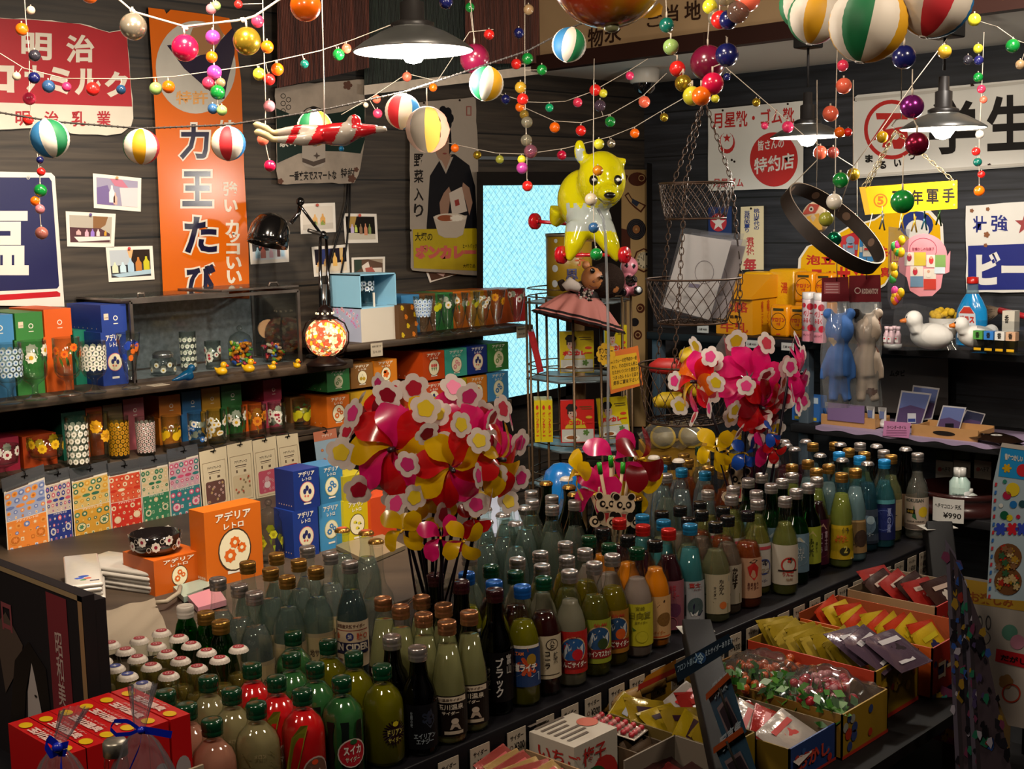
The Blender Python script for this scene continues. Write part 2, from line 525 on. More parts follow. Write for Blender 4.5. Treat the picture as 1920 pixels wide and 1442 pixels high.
b.obj('backing_screen',o=onY(860,140,YW),label='dark green ribbed screen high on the wall behind the red reeds',cat='screen')
for lb,q in (('red-brown reed screen hanging high left, lower edge nearest the lamp',[(520,165),(692,127),(692,-40),(520,-40)]),('red-brown reed screen hanging high to the right of the big lamp',[(872,120),(1062,118),(1062,-60),(872,-60)])):
 b=B().at(WL(.06)); b.plate(q,reeds('3a1814','6e3526'),.02)
 b.obj('reed_screen',o=onY(q[0][0],q[0][1],YW-.06),label=lb,cat='screen',group='red reed screens')
# frosted door pane with wire, black surround
def pane_mat():
 m,nt,out=newmat('frosted_pane'); L=nt.links.new
 g=nd(nt,'NewGeometry'); sx=nd(nt,'SeparateXYZ'); L(g.outputs['Position'],sx.inputs[0])
 lines=[]
 for sgn in (1,-1):
  a=nd(nt,'Math',operation='MULTIPLY_ADD'); L(sx.outputs[2],a.inputs[0]); a.inputs[1].default_value=sgn; L(sx.outputs[0],a.inputs[2])
  k=nd(nt,'Math',operation='MULTIPLY'); L(a.outputs[0],k.inputs[0]); k.inputs[1].default_value=34
  f=nd(nt,'Math',operation='FRACT'); L(k.outputs[0],f.inputs[0])
  t=nd(nt,'Math',operation='GREATER_THAN'); L(f.outputs[0],t.inputs[0]); t.inputs[1].default_value=.09
  lines.append(t)
 w=nd(nt,'Math',operation='MULTIPLY'); L(lines[0].outputs[0],w.inputs[0]); L(lines[1].outputs[0],w.inputs[1])
 vo=nd(nt,'TexVoronoi'); vo.inputs['Scale'].default_value=60; L(g.outputs['Position'],vo.inputs['Vector'])
 rp=nd(nt,'ValToRGB'); rp.color_ramp.elements[0].color=(.22,.62,.80,1); rp.color_ramp.elements[1].color=(.42,.86,.95,1); rp.color_ramp.elements[1].position=.55
 L(vo.outputs['Distance'],rp.inputs[0])
 mr=nd(nt,'MapRange'); L(w.outputs[0],mr.inputs[0]); mr.inputs[3].default_value=.5; mr.inputs[4].default_value=.95
 e=nd(nt,'Emission'); L(rp.outputs[0],e.inputs[0]); L(mr.outputs[0],e.inputs[1])
 L(e.outputs[0],out.inputs[0]); return m
b=B().at(WL(.004)); b.poly([(906,758),(1061,724),(1061,346),(906,348)],pane_mat(),z=0); b.obj('window_1',kind='structure')
FRM=M('14110f',.45)
b=B().at(WL())
for q in ([(894,800),(906,800),(906,335),(894,335)],[(1061,800),(1075,800),(1075,335),(1061,335)],[(894,348),(1165,346),(1165,322),(894,322)],[(894,775),(1075,740),(1075,722),(894,757)]):
 b.plate(q,FRM,.05)
b.obj('trim_3',kind='structure')
b=B().at(WL()); b.plate([(898,299),(1160,302),(1160,296),(898,293)],M('596066',.35),.02); b.obj('trim_4',kind='structure')
b=B().at(WL()); b.plate([(1216,1100),(1232,1100),(1228,308),(1213,305)],FRM,.04); b.obj('trim_5',kind='structure')
# dark panel between the door and the poster
b=B().at(WL()); b.plate([(1075,800),(1165,800),(1165,322),(1075,322)],M('1a1512',.5),.02); b.obj('trim_6',kind='structure')
# ================================================================== shelves on the left wall
SHW=wood('2a2018','4e3f30',3,.5,rough=.5,gs=1.6)
YF=3.10
def zY(px,py,y=YF):return onY(px,py,y).z
Z1,Z2,Z3,Z4=1.122,.926,1.168,1.018-.105
def shelf(nm,x0,x1,z,t,lb,yf=YF,yb=YW,mat=None):
 b=B(); b.box((x0,yf,z-t),(x1,yb-.002,z),mat or SHW,bev=.003); b.obj(nm,o=((x0+x1)/2,yb,z-t),label=lb,cat='shelf')
shelf('wall_shelf',.4,onY(663,680,YF).x,Z1,.027,'upper dark wooden wall shelf carrying the stemmed glasses and the glass case')
shelf('wall_shelf',.4,onY(600,803,YF).x,Z2,.022,'middle dark wooden wall shelf with tumblers, sticker sheets hanging on it')
shelf('wall_shelf',onY(651,650,YF).x,onY(1000,612,YF).x,Z3,.022,'dark wooden wall shelf reaching in front of the frosted door')
shelf('wall_shelf',onY(640,830,YF).x-.35,onY(960,745,YF).x,Z4,.022,'lowest wall shelf holding two rows of printed gift boxes')
for p in ((975,625),(1003,622)):
 pass
b=B(); q=onY(905,640,YF)
b.tube([(q.x,YW-.01,Z3-.13),(q.x,YF+.06,Z3-.03)],.006,FRM); b.tube([(q.x,YW-.008,Z3-.15),(q.x,YW-.008,Z3-.024)],.006,FRM)
b.obj('shelf_bracket',o=(q.x,YW,Z3-.15),label='black metal bracket under the shelf by the frosted door',cat='bracket')
# ================================================================== shelves on the right wall
XF=4.0
ZR1,ZR2=1.088,.787
RSH=M('1d1c1d',.45,mott=.3,scale=12)
y0=onX(1212,620,XF).y
b=B(); b.box((XF,-.3,ZR1-.03),(XW-.002,y0,ZR1),RSH,bev=.003); b.obj('wall_shelf',o=(XF,1.4,ZR1-.03),label='black upper shelf on the right wall with soaps, duck and cleaner',cat='shelf')
b=B(); b.box((XF-.02,-.3,ZR2-.03),(XW-.002,2.45,ZR2),RSH,bev=.003); b.obj('wall_shelf',o=(XF,1.4,ZR2-.03),label='black middle shelf on the right wall with postcards and wooden tray',cat='shelf')
b=B(); b.box((XF,-.3,.50),(XW-.002,2.3,.53),RSH,bev=.003); b.obj('wall_shelf',o=(XF,1.4,.5),label='black lowest shelf on the right wall, holding the round lacquer tub',cat='shelf')
LEG=M('39454f',.5)
for y,lb in ((y0-.03,'far end of the black shelves, near the corner'),(2.42,'middle of the black shelves')):
 b=B(); b.box((XF+.02,y-.02,0),(XF+.06,y+.02,ZR1-.03),LEG,bev=.003); b.obj('shelf_post',o=(XF,y,0),label='blue-grey upright post at the '+lb,cat='post')
# ================================================================== enamel signs and photographs on the left wall
def cen(pts):return (sum(p[0] for p in pts)/len(pts),sum(p[1] for p in pts)/len(pts))
def sign(pts,mat,lift,t=.006,wall=WL,edge=None):
 b=B().at(wall(lift)); b.plate(pts,mat,t)
 b.at(wall(lift+t)); return b
def fin(b,nm,pts,lb,cat,plane='L',group=None):
 c=cen(pts); return b.obj(nm,o=onY(*c,YW) if plane=='L' else onX(*c,XW),label=lb,cat=cat,group=group)
def nails(b,pts,r=2.2,m=None):
 for p in pts:b.disc(p[0],p[1],r,m or M('2a1c14',.5,.6),z=.001,n=8)
ENW=M('c9c1b2',.3,mott=.12,scale=9); ENR=M('9c1c26',.3,mott=.15,scale=9); RUST=M('2a1a12',.8)
# red milk sign
P_=[(-70,26),(8,34),(60,36),(150,44),(205,60),(238,54),(243,120),(249,200),(250,222),(246,236),(228,250),(200,254),(165,252),(132,250),(118,236),(60,240),(0,243),(-70,246)]
b=sign(rough_edge(P_,16,1.2),ENW,.004)
b.poly([(-69,27),(8,35),(60,37),(150,45),(205,61),(237,56),(242,120),(248,200),(-69,190)],ENR)
b.txt('明',40,111,97,59,ENW,bold=.03,sl=.07); b.txt('治',124,117,177,65,ENW,bold=.03)
for ch,q in (('コ',(-30,172,27,121)),('ナ',(46,172,82,122)),('ミ',(92,176,131,125)),('ル',(140,178,189,128)),('ク',(196,182,240,133))):b.txt(ch,*q,ENW,bold=.05,sl=.03)
for ch,x in (('明',29),('治',83),('乳',134),('業',181)):b.txt(ch,x,236-(x>120)*-1,x+27,208,ENR,bold=.02)
fin(b,'enamel_sign',P_,'chipped red and white enamel sign at the upper left corner of the wall','sign')
# orange sign
ORN=M('c05a0c',.22,mott=.1,scale=5)
P_=[(278,14),(308,18),(312,26),(320,18),(380,26),(430,34),(444,90),(452,150),(458,320),(466,470),(468,560),(306,556),(300,420),(294,290),(287,150)]
b=sign(P_,ORN,.012)
b.disc(367,126,75,M('aaa59b',.35,mott=.15,scale=12),ry=87,z=.0006,n=40)
NV=M('16142e',.2)
b.poly([(313,85),(320,84),(352,115),(398,92),(436,52),(440,60),(440,100),(426,155),(421,185),(414,187),(390,168),(345,128)],NV,z=.0010)
b.poly([(362,52),(408,44),(420,66),(398,100),(370,104),(352,80)],M('8a6038',.4),z=.0014)
b.txt('特許',330,196,390,170,M('c08a4a',.4),bold=.02,z=.0012)
for t,q in (('力',(333,303,396,229)),('王',(338,391,402,317)),('た',(342,479,411,402)),('び',(346,566,408,491))):
 b.txt(t,*q,M('c8c0b4',.3),bold=.075,z=.0008); x0,y0,x1,y1=q
 b.txt(t,x0+4,y0-4,x1-4,y1+4,NV,bold=.03,z=.0013)
for t,q in (('は',(412,247,440,225)),('い',(417,284,442,258)),('強',(418,368,446,340)),('い',(420,398,446,374)),('カ',(422,441,448,412)),('ッ',(428,455,450,437)),('コ',(424,477,450,456)),('い',(424,505,453,481)),('い',(425,532,454,507))):
 b.txt(t,*q,ENW,bold=.025 if t=='強' else .04,z=.0009)
fin(b,'enamel_sign',P_,'tall orange enamel sign with navy lettering and a sock in a circle','sign')
# blue salt sign
P_=[(-70,320),(96,324),(103,331),(121,575),(-70,572)]
b=sign(P_,M('cfcac2',.3),.006)
b.poly([(-69,332),(92,333),(97,340),(111,536),(107,541),(-69,549)],NAVY); b.poly([(-69,557),(107,546),(113,550),(113,556),(-69,568)],M('a8121c',.3))
b.txt('塩',-92,516,54,378,M('cfcac2',.3),bold=.03); b.ring(53,333,3.5,1.5,M('a8a49c',.3),z=.001)
fin(b,'enamel_sign',P_,'dark blue sign with a huge white character, left edge of the picture','sign')
# ink-drawn can sign, hanging crookedly
GRN=M('12231d',.35)
P_=[(516,166),(560,158),(640,152),(683,149),(685,245),(678,300),(672,328),(664,343),(523,345),(518,320)]
b=sign(rough_edge(P_,14,1.5,3),M('97897a',.5,mott=.35,scale=14),.014)
b.poly([(518,203),(545,214),(590,217),(640,210),(684,194),(684,262),(676,288),(640,284),(600,283),(560,288),(520,306)],GRN)
b.txt('家',524,276,541,258,ENW,bold=.03,z=.001); b.txt('印',543,274,560,259,ENW,bold=.03,z=.001)
CN=M('958a7e',.5)
b.poly([(566,304),(567,250),(610,250),(610,304),(604,312),(588,315),(572,311)],CN,z=.0012)
b.ring(588,213,20,2.2,INK,ry=13,z=.0014); b.disc(588,202,6,INK,ry=3,z=.0016); b.disc(588,207,3,INK,z=.0016)
b.poly([(567,296),(588,303),(610,296),(610,304),(588,312),(567,304)],M('3a2a1e',.5),z=.0016); b.star(594,292,7,M('3a2a1e',.5),z=.0017,k=4)
for k in range(5):b.ring(531+k % 2*10,180+k*7,5,1.2,INK,z=.001,n=8)
b.txt('一番丈夫でスマートな',543,339,631,321,INK,bold=.03,sl=-.02); b.txt('特約',639,334,664,315,INK,bold=.015)
for x,y,r in ((652,160,9),(526,340,6),(660,335,8),(668,318,5)):b.flower(x,y,r,M('4a2a1a',.8),k=5,z=.0018,deep=.3)
fin(b,'enamel_sign',P_,'rusty white and green enamel sign behind the hanging flying figure','sign')
# curry sign with the woman in a dark kimono
CRM=M('8f8478',.45,mott=.12,scale=10); SK=M('80604e',.5); KI=M('101014',.4)
P_=[(767,195),(800,190),(845,186),(888,182),(892,186),(898,350),(902,512),(899,517),(840,512),(773,507),(770,502)]
b=sign(rough_edge(P_,20,.8,5),CRM,.016)
b.poly([(800,424),(802,396),(806,330),(824,301),(838,290),(852,289),(880,310),(891,350),(895,430),(800,430)],KI)
b.poly([(774,430),(897,428),(899,508),(776,503)],M('a08c0c',.4,mott=.08),z=.0008)
b.poly([(822,298),(836,326),(850,294)],CRM,z=.0012); b.poly([(826,296),(836,318),(847,290)],SK,z=.0015)
b.disc(831,268,16,SK,ry=34,z=.0014,n=20)
b.flower(833,222,18,KI,k=7,deep=.15,ry=24,z=.0016); b.poly([(812,230),(840,222),(846,250),(847,282),(842,290),(842,256),(826,240)],KI,z=.0017)
b.disc(834,288,4,M('6a2a22',.5),ry=1.6,z=.0019); b.disc(826,266,2.6,INK,ry=1.3,z=.0018,n=8); b.disc(837,265,2.4,INK,ry=1.3,z=.0018,n=8)
b.poly([(826,404),(824,380),(832,362),(842,350),(846,362),(840,402)],SK,z=.0015); b.poly([(880,404),(886,380),(880,352),(868,342),(866,356),(874,380)],SK,z=.0015)
b.poly([(842,362),(866,350),(876,396),(848,404)],M('a89c90',.5),z=.0018); b.poly([(852,376),(860,373),(862,384),(854,387)],M('7a2018',.5),z=.002)
b.poly([(812,406),(876,404),(868,440),(856,446),(834,446),(822,440)],M('a09486',.4),z=.002); b.disc(844,408,31,M('b4a898',.4),ry=8,z=.0022)
b.disc(836,418-9,16,M('7a3a18',.5),ry=6,z=.0024); b.flower(856,409,13,M('c8c0b2',.5),k=9,ry=6,z=.0025,deep=.2)
for ch,y in (('野',288),('菜',318),('入',352),('り',382)):b.txt(ch,776,y+25,794,y,INK,bold=.02)
b.txt('大塚の',778,452,811,436,INK,bold=.02,z=.001)
b.txt('ボンカレー',778,486,893,459,M('b0504a',.4),bold=.09,z=.0011); b.txt('ヒートパック',868,466,894,457,INK,bold=.02,z=.0012); b.txt('大塚食品',868,502,891,495,INK,bold=.02,z=.0012)
b.rect(874,217,884,199,M('7a4038',.5)); b.rect(876,215,882,201,CRM,z=.0009)
nails(b,[(795,193),(862,188),(770,432),(895,428)])
fin(b,'enamel_sign',P_,'curry sign with a smiling woman in dark kimono beside the frosted door','sign')
# photographs
def snap(pts,lb,bg,table,items,extra=(),lift=.003,pin=None):
 """white-bordered print: pts = four corners, items = (u, v, w, h, colour) upright shapes on a table"""
 b=B().at(WL(lift)); b.plate(pts,M('d9d2c8',.35),.0012); b.at(WL(lift+.0012))
 (x0,y0),(x1,y1),(x2,y2),(x3,y3)=pts
 def P(u,v):
  return (x0+(x1-x0)*u+(x3-x0+(x2-x1-x3+x0)*u)*v,y0+(y1-y0)*u+(y3-y0+(y2-y1-y3+y0)*u)*v)
 q=lambda u0,v0,u1,v1,c,z:b.poly([P(u0,v0),P(u1,v0),P(u1,v1),P(u0,v1)],M(c,.35),z=z)
 q(.07,.1,.93,.88,bg,.0004)
 for i,(c,pp) in enumerate(table):b.poly([P(*p) for p in pp],M(c,.35),z=.0007+i*.0002)
 for u,v,w,h,c in items:
  b.poly([P(u,v),P(u+w,v),P(u+w,v-h*.6),P(u+w*.7,v-h*.78),P(u+w*.65,v-h),P(u+w*.35,v-h),P(u+w*.3,v-h*.78),P(u,v-h*.6)],M(c,.3),z=.0014)
 if pin:
  x,y=P(.5,.06); b.disc(x,y,3,M(pin,.3),z=.006,n=10); b.disc(x,y,2,M(pin,.3),z=.008,n=8)
 return fin(b,'photo_print',pts,lb,'photo',group='photo prints pinned to the wall')
TB=lambda c,v:[(c,[(.07,v),(.93,v-.03),(.93,.88),(.07,.88)])]
snap([(174,325),(265,334),(264,397),(176,390)],'pinned photo of a pink-toned room with figure, topmost left of the orange sign','8d88a0',[('6a5a8a',[(.07,.4),(.3,.3),(.45,.88),(.07,.88)]),('b06a80',[(.35,.1),(.6,.1),(.75,.35),(.45,.3)]),('c8bcc0',[(.55,.35),(.93,.3),(.93,.88),(.6,.88)])],[(.33,.8,.12,.5,'e0d0d0'),(.42,.85,.08,.35,'d8a090')],pin='b89060')
snap([(123,396),(217,401),(214,464),(126,462)],'pinned photo of a white table with a brown curtain behind it','a39c90',[('7a5634',[(.55,.1),(.85,.1),(.8,.35),(.7,.45),(.55,.5)]),('4a2a30',[(.07,.45),(.7,.45),(.9,.6),(.9,.85),(.07,.88)]),('cfcac4',[(.15,.72),(.9,.68),(.92,.78),(.25,.86)])],[(.38,.7,.08,.2,'d8a0b0'),(.5,.7,.08,.22,'8a70c0'),(.62,.68,.07,.2,'e0c0c0'),(.78,.66,.05,.16,'c09030'),(.2,.66,.1,.15,'d0a0a0')],pin='5a4a80')
snap([(198,463),(286,461),(290,524),(204,529)],'pinned photo of five lidded glass jars in a row','a8b0b8',[('2a1e18',[(.5,.1),(.93,.1),(.93,.6),(.5,.55)]),('d0a070',[(.45,.1),(.58,.1),(.52,.4),(.48,.3)]),('2a2a30',[(.07,.55),(.93,.5),(.93,.88),(.07,.88)]),('9ab4c4',[(.07,.8),(.93,.68),(.93,.82),(.25,.88)])],[(.1,.75,.13,.3,'c4ccb0'),(.27,.75,.13,.3,'b8d0dc'),(.44,.74,.13,.4,'a0bcd0'),(.61,.72,.13,.4,'b07030'),(.78,.7,.13,.4,'b8b020')],pin='c04040')
snap([(466,437),(540,437),(542,491),(470,496)],'pinned photo of glasses and bottles under the black desk lamp','2e2a2a',[('d0d4d8',[(.07,.6),(.93,.55),(.93,.88),(.07,.88)]),('b06050',[(.25,.1),(.5,.1),(.35,.4),(.25,.5)]),('b8c0c8',[(.45,.2),(.7,.15),(.75,.6),(.5,.6)])],[(.14,.82,.12,.35,'9cc4d8'),(.28,.82,.13,.4,'b05a4a'),(.5,.82,.1,.3,'d0a8b8'),(.7,.8,.08,.45,'5a2a2a'),(.8,.8,.09,.35,'a8c8dc')])
snap([(562,382),(628,380),(630,435),(564,439)],'pinned pale photo of two tall drinks behind the lamp arm','cfc6ba',TB('bdb4a8',.7),[(.35,.72,.14,.35,'d8a868'),(.57,.72,.14,.36,'d09a50'),(.36,.74,.12,.15,'9aae70'),(.58,.74,.12,.16,'88a050')],pin='b05040')
snap([(643,400),(706,401),(709,455),(647,456)],'pinned photo of drinks against a black background, right of the lamp','171310',[('a08040',[(.16,.1),(.4,.1),(.3,.5),(.16,.5)]),('b8b0a0',[(.07,.65),(.93,.7),(.93,.88),(.07,.88)])],[(.2,.66,.1,.3,'b8a8c8'),(.32,.64,.08,.25,'b8c860'),(.46,.7,.09,.35,'8a6a50'),(.6,.74,.1,.4,'c08060'),(.73,.7,.08,.35,'7a8a50')],pin='c05040')
snap([(584,463),(653,458),(656,513),(589,519)],'pinned photo of orange drinks and a blue cloth behind the lamp arm','221c28',[('24306a',[(.18,.12),(.5,.12),(.4,.6),(.2,.6)]),('d8c8b0',[(.07,.62),(.93,.58),(.93,.88),(.07,.88)]),('c8a870',[(.75,.1),(.85,.1),(.82,.5),(.75,.5)])],[(.12,.68,.1,.2,'e0a050'),(.3,.68,.1,.25,'d0a060'),(.55,.7,.12,.45,'e0b060'),(.78,.66,.08,.25,'e0a040')])
snap([(659,483),(722,481),(722,522),(660,524)],'pinned photo of a small bowl, partly behind the pale blue gift box','5a4234',[('2a3a30',[(.08,.1),(.3,.1),(.3,.5),(.08,.7)]),('d8ccc0',[(.3,.4),(.5,.2),(.55,.5),(.9,.5),(.9,.8),(.4,.9)]),('a85a50',[(.4,.5),(.6,.45),(.75,.8),(.45,.85)]),('9a8a78',[(.5,.1),(.93,.1),(.93,.3)])],[])
snap([(798,508),(860,505),(858,514),(806,530)],'corner of a photo showing below the curry sign','4a2e22',[('c8a8a0',[(.3,.3),(.6,.3),(.5,.8)])],[])
# ================================================================== signs on the right wall
EW2=M('d3d0c8',.28,mott=.06,scale=8); RED2=M('b02824',.3); BLU2=M('20286e',.3)
P_=[(1328,205),(1506,189),(1506,353),(1328,358)]
b=sign(rough_edge(P_,30,.6),EW2,.012,wall=WR)
b.txt('月星靴・ゴム靴',1336,242,1489,211,RED2,bold=.02,sl=-.07)
b.disc(1363,268,15,RED2,ry=20,z=.0006); b.disc(1363,264,12,EW2,ry=16,z=.0009); b.star(1363,259,8,RED2,ry=-9,z=.0012)
b.disc(1451,299,45,RED2,ry=51,z=.0006,n=40)
b.txt('皆さんの',1421,283,1470,264,EW2,bold=.02,sl=-.12,z=.001); b.txt('特約店',1414,328,1489,297,EW2,bold=.022,sl=-.16,z=.001)
b.txt('月星ゴム',1337,351,1394,334,RED2,bold=.02); nails(b,[(1355,207),(1477,195),(1372,300),(1377,303)])
fin(b,'enamel_sign',P_,'white shoe sign with a crescent and star and a red disc','sign','R')
P_=[(1603,182),(1608,178),(1950,146),(1950,310),(1600,335),(1600,190)]
b=sign(P_,EW2,.012,wall=WR)
b.plate([(1603,190),(1950,154),(1950,149),(1603,184)],M('b9b4aa',.3),.004); b.plate([(1601,333),(1950,308),(1950,303),(1601,328)],M('b9b4aa',.3),.004)
b.ring(1672,243,52,7,RED2,ry=56,z=.0008,n=40)
b.poly([(1642,212),(1700,212),(1702,224),(1676,224),(1660,243),(1700,236),(1703,262),(1690,279),(1676,279),(1673,268),(1664,278),(1654,276),(1658,256),(1642,262),(1632,266),(1660,224),(1644,224)],RED2,z=.001)
b.disc(1679,255,7,EW2,z=.0014,n=10)
b.txt('学',1742,291,1830,190,INK,bold=.03,sl=-.05); b.txt('生',1850,284,1936,180,INK,bold=.03,sl=-.05)
for ch,x,y,q in (('ま',1622,305,15),('る',1647,317,15),('い',1676,313,14),('つ',1703,300,13)):b.txt(ch,x,y,x+q,y-q,INK,bold=.05)
for x,y in ((1604,187),(1823,160),(1834,312),(1855,310)):b.flower(x,y,4,RUST,k=5,z=.002,deep=.3)
fin(b,'enamel_sign',P_,'long white student sign with a red ring emblem, upper right','sign','R')
P_=[(1811,386),(1950,376),(1950,547),(1812,549)]
b=sign(rough_edge(P_,30,1),EW2,.012,wall=WR)
b.poly([(1815,461),(1950,456),(1950,543),(1815,544)],BLU2)
b.txt('壮',1824,436,1850,405,BLU2,bold=.02); b.txt('強',1858,435,1890,403,BLU2,bold=.02); b.star(1922,420,20,M('8a3030',.4),ry=-22,z=.001)
b.txt('ビール',1830,536,1980,472,EW2,bold=.06,z=.001)
for x,y,r in ((1852,392,4),(1850,440,6),(1822,395,4),(1848,460,4)):b.flower(x,y,r,M('7a4a2a',.8),k=5,z=.002,deep=.3)
fin(b,'enamel_sign',P_,'white and blue drink sign with red star at the right edge','sign','R')
# yellow oval sign
YEL=M('d6a404',.3)
P_=[(1495,520),(1497,485),(1512,462),(1550,448),(1590,425),(1640,410),(1660,396),(1700,392),(1745,395),(1768,420),(1770,460),(1745,480),(1680,500),(1660,535),(1620,560),(1560,560),(1510,548)]
b=sign(P_,M('d8d4c8',.3),.004,wall=WR)
cx_,cy_=cen(P_)
b.poly([(cx_+(x-cx_)*.96,cy_+(y-cy_)*.94) for x,y in P_],YEL)
b.disc(1718,422,32,M('20306e',.3),ry=26,z=.0008); b.disc(1720,432,22,EW2,ry=20,z=.001)
b.txt('泡立ち',1511,497,1590,478,RED2,bold=.03,z=.001); b.txt('ニッサン',1520,538,1620,500,RED2,bold=.05,z=.001); b.txt('特価',1640,492,1690,462,RED2,bold=.02,z=.001); b.txt('真',1651,520,1668,501,RED2,bold=.04,z=.0012)
fin(b,'oval_sign',P_,'yellow oval soap sign with white rim behind the hanging toys','sign','R')
P_=[(1389,388),(1432,386),(1432,506),(1387,506)]
b=sign(P_,M('cfc29c',.3),.006,wall=WR)
b.txt('桃\n山\n時\n代\nの',1413,431,1424,391,BLU2,bold=.02); b.txt('芸\n術\n的\n薫\nり',1395,436,1406,395,BLU2,bold=.02)
b.txt('君\nが\n代',1399,479,1414,445,RED2,bold=.03); b.txt('毎',1394,507,1418,484,RED2,bold=.04); nails(b,[(1408,391)])
fin(b,'enamel_sign',P_,'narrow cream vertical sign with blue and red characters beside hanging baskets','sign','R')
P_=[(1328,388),(1372,387),(1372,441),(1328,441)]
b=sign(P_,M('1e2c5e',.35),.006,wall=WR)
b.disc(1347,417,15.5,M('b02a30',.35),ry=17,z=.0007,n=28); b.star(1347,418,14,EW2,ry=-16,z=.001)
fin(b,'enamel_sign',P_,'small blue sign with a white star in a red disc','sign','R')
# retro poster beside the corner
P_=[(1158,800),(1216,800),(1215,318),(1166,318)]
PBG=M('a98a5c',.4); PB=M('4a2416',.4)
b=sign(P_,PBG,.004)
b.at(WL(.010)); b.rect(1158,330,1216,318,M('8f7248',.4))
b.at(WL(.011))
b.disc(1195,336,17,PB,ry=13); b.ring(1203,334,6,1.2,PBG,z=.001); b.poly([(1178,330),(1170,324),(1172,344)],PB)
b.poly([(1171,366),(1178,360),(1185,372),(1212,385),(1202,399),(1190,390),(1180,380)],PB); b.poly([(1174,367),(1178,364),(1184,374),(1208,386),(1201,395),(1182,379)],PBG,z=.001); b.poly([(1186,372),(1199,380),(1194,388),(1184,380)],M('2a3040',.4),z=.0015)
b.disc(1193,430,18,M('1c1a1c',.3),ry=20,n=24,z=.0007); b.disc(1193,430,7,M('8a5a34',.4),ry=8,z=.001); b.disc(1193,430,2,PBG,z=.0013,n=8)
for rr in (10,13,16):b.ring(1193,430,rr,.6,M('4a464a',.3),ry=rr*1.1,z=.0011)
b.poly([(1150,425),(1182,432),(1182,560),(1150,560)],PB,z=.0006)
b.disc(1207,488,20,PB,ry=23,n=8); b.disc(1207,488,17,PBG,ry=20,n=8,z=.001); b.disc(1207,488,13,M('c8b898',.4),ry=16,z=.0014)
for h in range(12):b.txt(str(h or 12),1207+10.5*sin(h*pi/6)-1.8,488-13*cos(h*pi/6)+2.4,1207+10.5*sin(h*pi/6)+1.8,488-13*cos(h*pi/6)-2.4,INK,bold=.02,z=.0018)
b.rect(1206.4,489,1207.6,478,INK,z=.002); b.poly([(1207,489),(1201,482),(1202,481)],INK,z=.002)
b.disc(1201,578,8,PB,ry=9); b.ring(1200,578,5,1.2,PBG,z=.001); b.disc(1190,604,8,M('1c1a1c',.3)); b.disc(1196,628,8,PB,ry=9); b.ring(1196,628,5,1.4,PBG,z=.001)
b.rect(1164,680,1180,655,M('3a4a48',.4)); b.ring(1152,585,9,2,M('b89a68',.4),z=.001)
fin(b,'poster',P_,'tan poster with brown retro icons, record and octagonal clock, in the corner','poster')
# ================================================================== things hanging from the ceiling
THR=M('a89c8c',.7); CORD=M('2c2622',.8)
BC=dict(red='c8201c',orange='e0620c',yellow='c8c030',green='10702c',navy='12164a',blue='2a5078',pink='c8304e',crimson='b01038',coral='d86048',lgreen='8aa860',cream='b8a890',purple='7c2a78',magenta='a83a8a',gold='b08a10',mustard='b08a28',teal='0c5448',tan='8a7050',rose='b06a70',white='c8c0b4',indigo='20205a',dark='2a2830',emerald='0a8a5a',brick='98403a',olive='8a8a30',wine='6a1230',hot='d03060',amber='b06a10',steel='2c4a70',dusty='9a5a50')
def ballmat(c):
 if c.startswith('c_'):
  col={'c_clear':'d8d0b8','c_pink':'d890a8','c_gold':'d8b850','c_silver':'b8b4b0','c_lilac':'9a8098','c_brown':'b09080'}[c]
  return GL(col,'6a5a48',.08,.25,col)
 if c.startswith('m_'):
  return M({'m_gold':'a88a28','m_silver':'a89c88','m_wine':'8a1a38','m_purple':'8a2a80','m_emer':'0a7050'}[c],.22,.75)
 return M(BC[c],.22,coat=.3)
def drop(px,py,t):return dep(px,py,t)
def garland(lb,pts,balls,t,r=.0011,mat=THR,group=None,twist=False):
 """a thread through pixel points at depth t (number or list) with balls (px, py, radius px, colour) knotted on"""
 ts=t if isinstance(t,list) else [t]*len(pts)
 P=[dep(x,y,d) for (x,y),d in zip(pts,ts)]
 root=thing('ball_garland',lb,'garland',P[0],group)
 b=B(); b.tube(P,r,mat,5)
 for (x,y),p in ((pts[0],P[0]),(pts[-1],P[-1])):
  if y<=0 or x<0 or x>1920:b.tube([p,Vector((p.x,p.y,ZS if p.x>XB-.05 else 2.9))],r,mat,4)
 def at(x,y):
  best=min(range(len(pts)),key=lambda i:(pts[i][0]-x)**2+(pts[i][1]-y)**2)
  return ts[best]
 def near(q):
  best=None
  for i in range(len(P)-1):
   d=P[i+1]-P[i]; k=max(0,min(1,(q-P[i]).dot(d)/max(d.length_squared,1e-9))); c=P[i]+d*k
   if best is None or (c-q).length<(best-q).length:best=c
  return best
 for x,y,rp,c in balls:
  d=at(x,y); q=dep(x,y,d); n=near(q)
  if (n-q).length>rp/F*d*.6:b.tube([n,q],r*.7,mat,4)
 b.obj('thread',root)
 for x,y,rp,c in balls:
  d=at(x,y); q=dep(x,y,d); R=rp/F*d
  b=B(); b.ball(q,R,ballmat(c),16,10); b.tube([q+Vector((0,0,R*.9)),q+Vector((0,0,R*1.25))],R*.12,mat,5)
  b.obj('ball',root)
 return root
garland('thread of small coloured balls running along the top left signs',[(-30,88),(0,100),(45,128),(120,147),(250,148),(330,143),(480,122),(600,95),(660,75),(740,44)],
  [(31,143,8,'cream'),(64,146,11,'navy'),(91,162,12,'steel'),(125,163,9,'hot'),(174,167,13,'red'),(227,168,9,'blue'),(292,166,12,'lgreen'),(316,163,12,'orange'),(486,139,12,'yellow'),(520,130,12,'orange'),(505,149,11,'red'),(571,120,8,'teal'),(635,102,11,'green'),(650,91,9,'coral')],2.75)
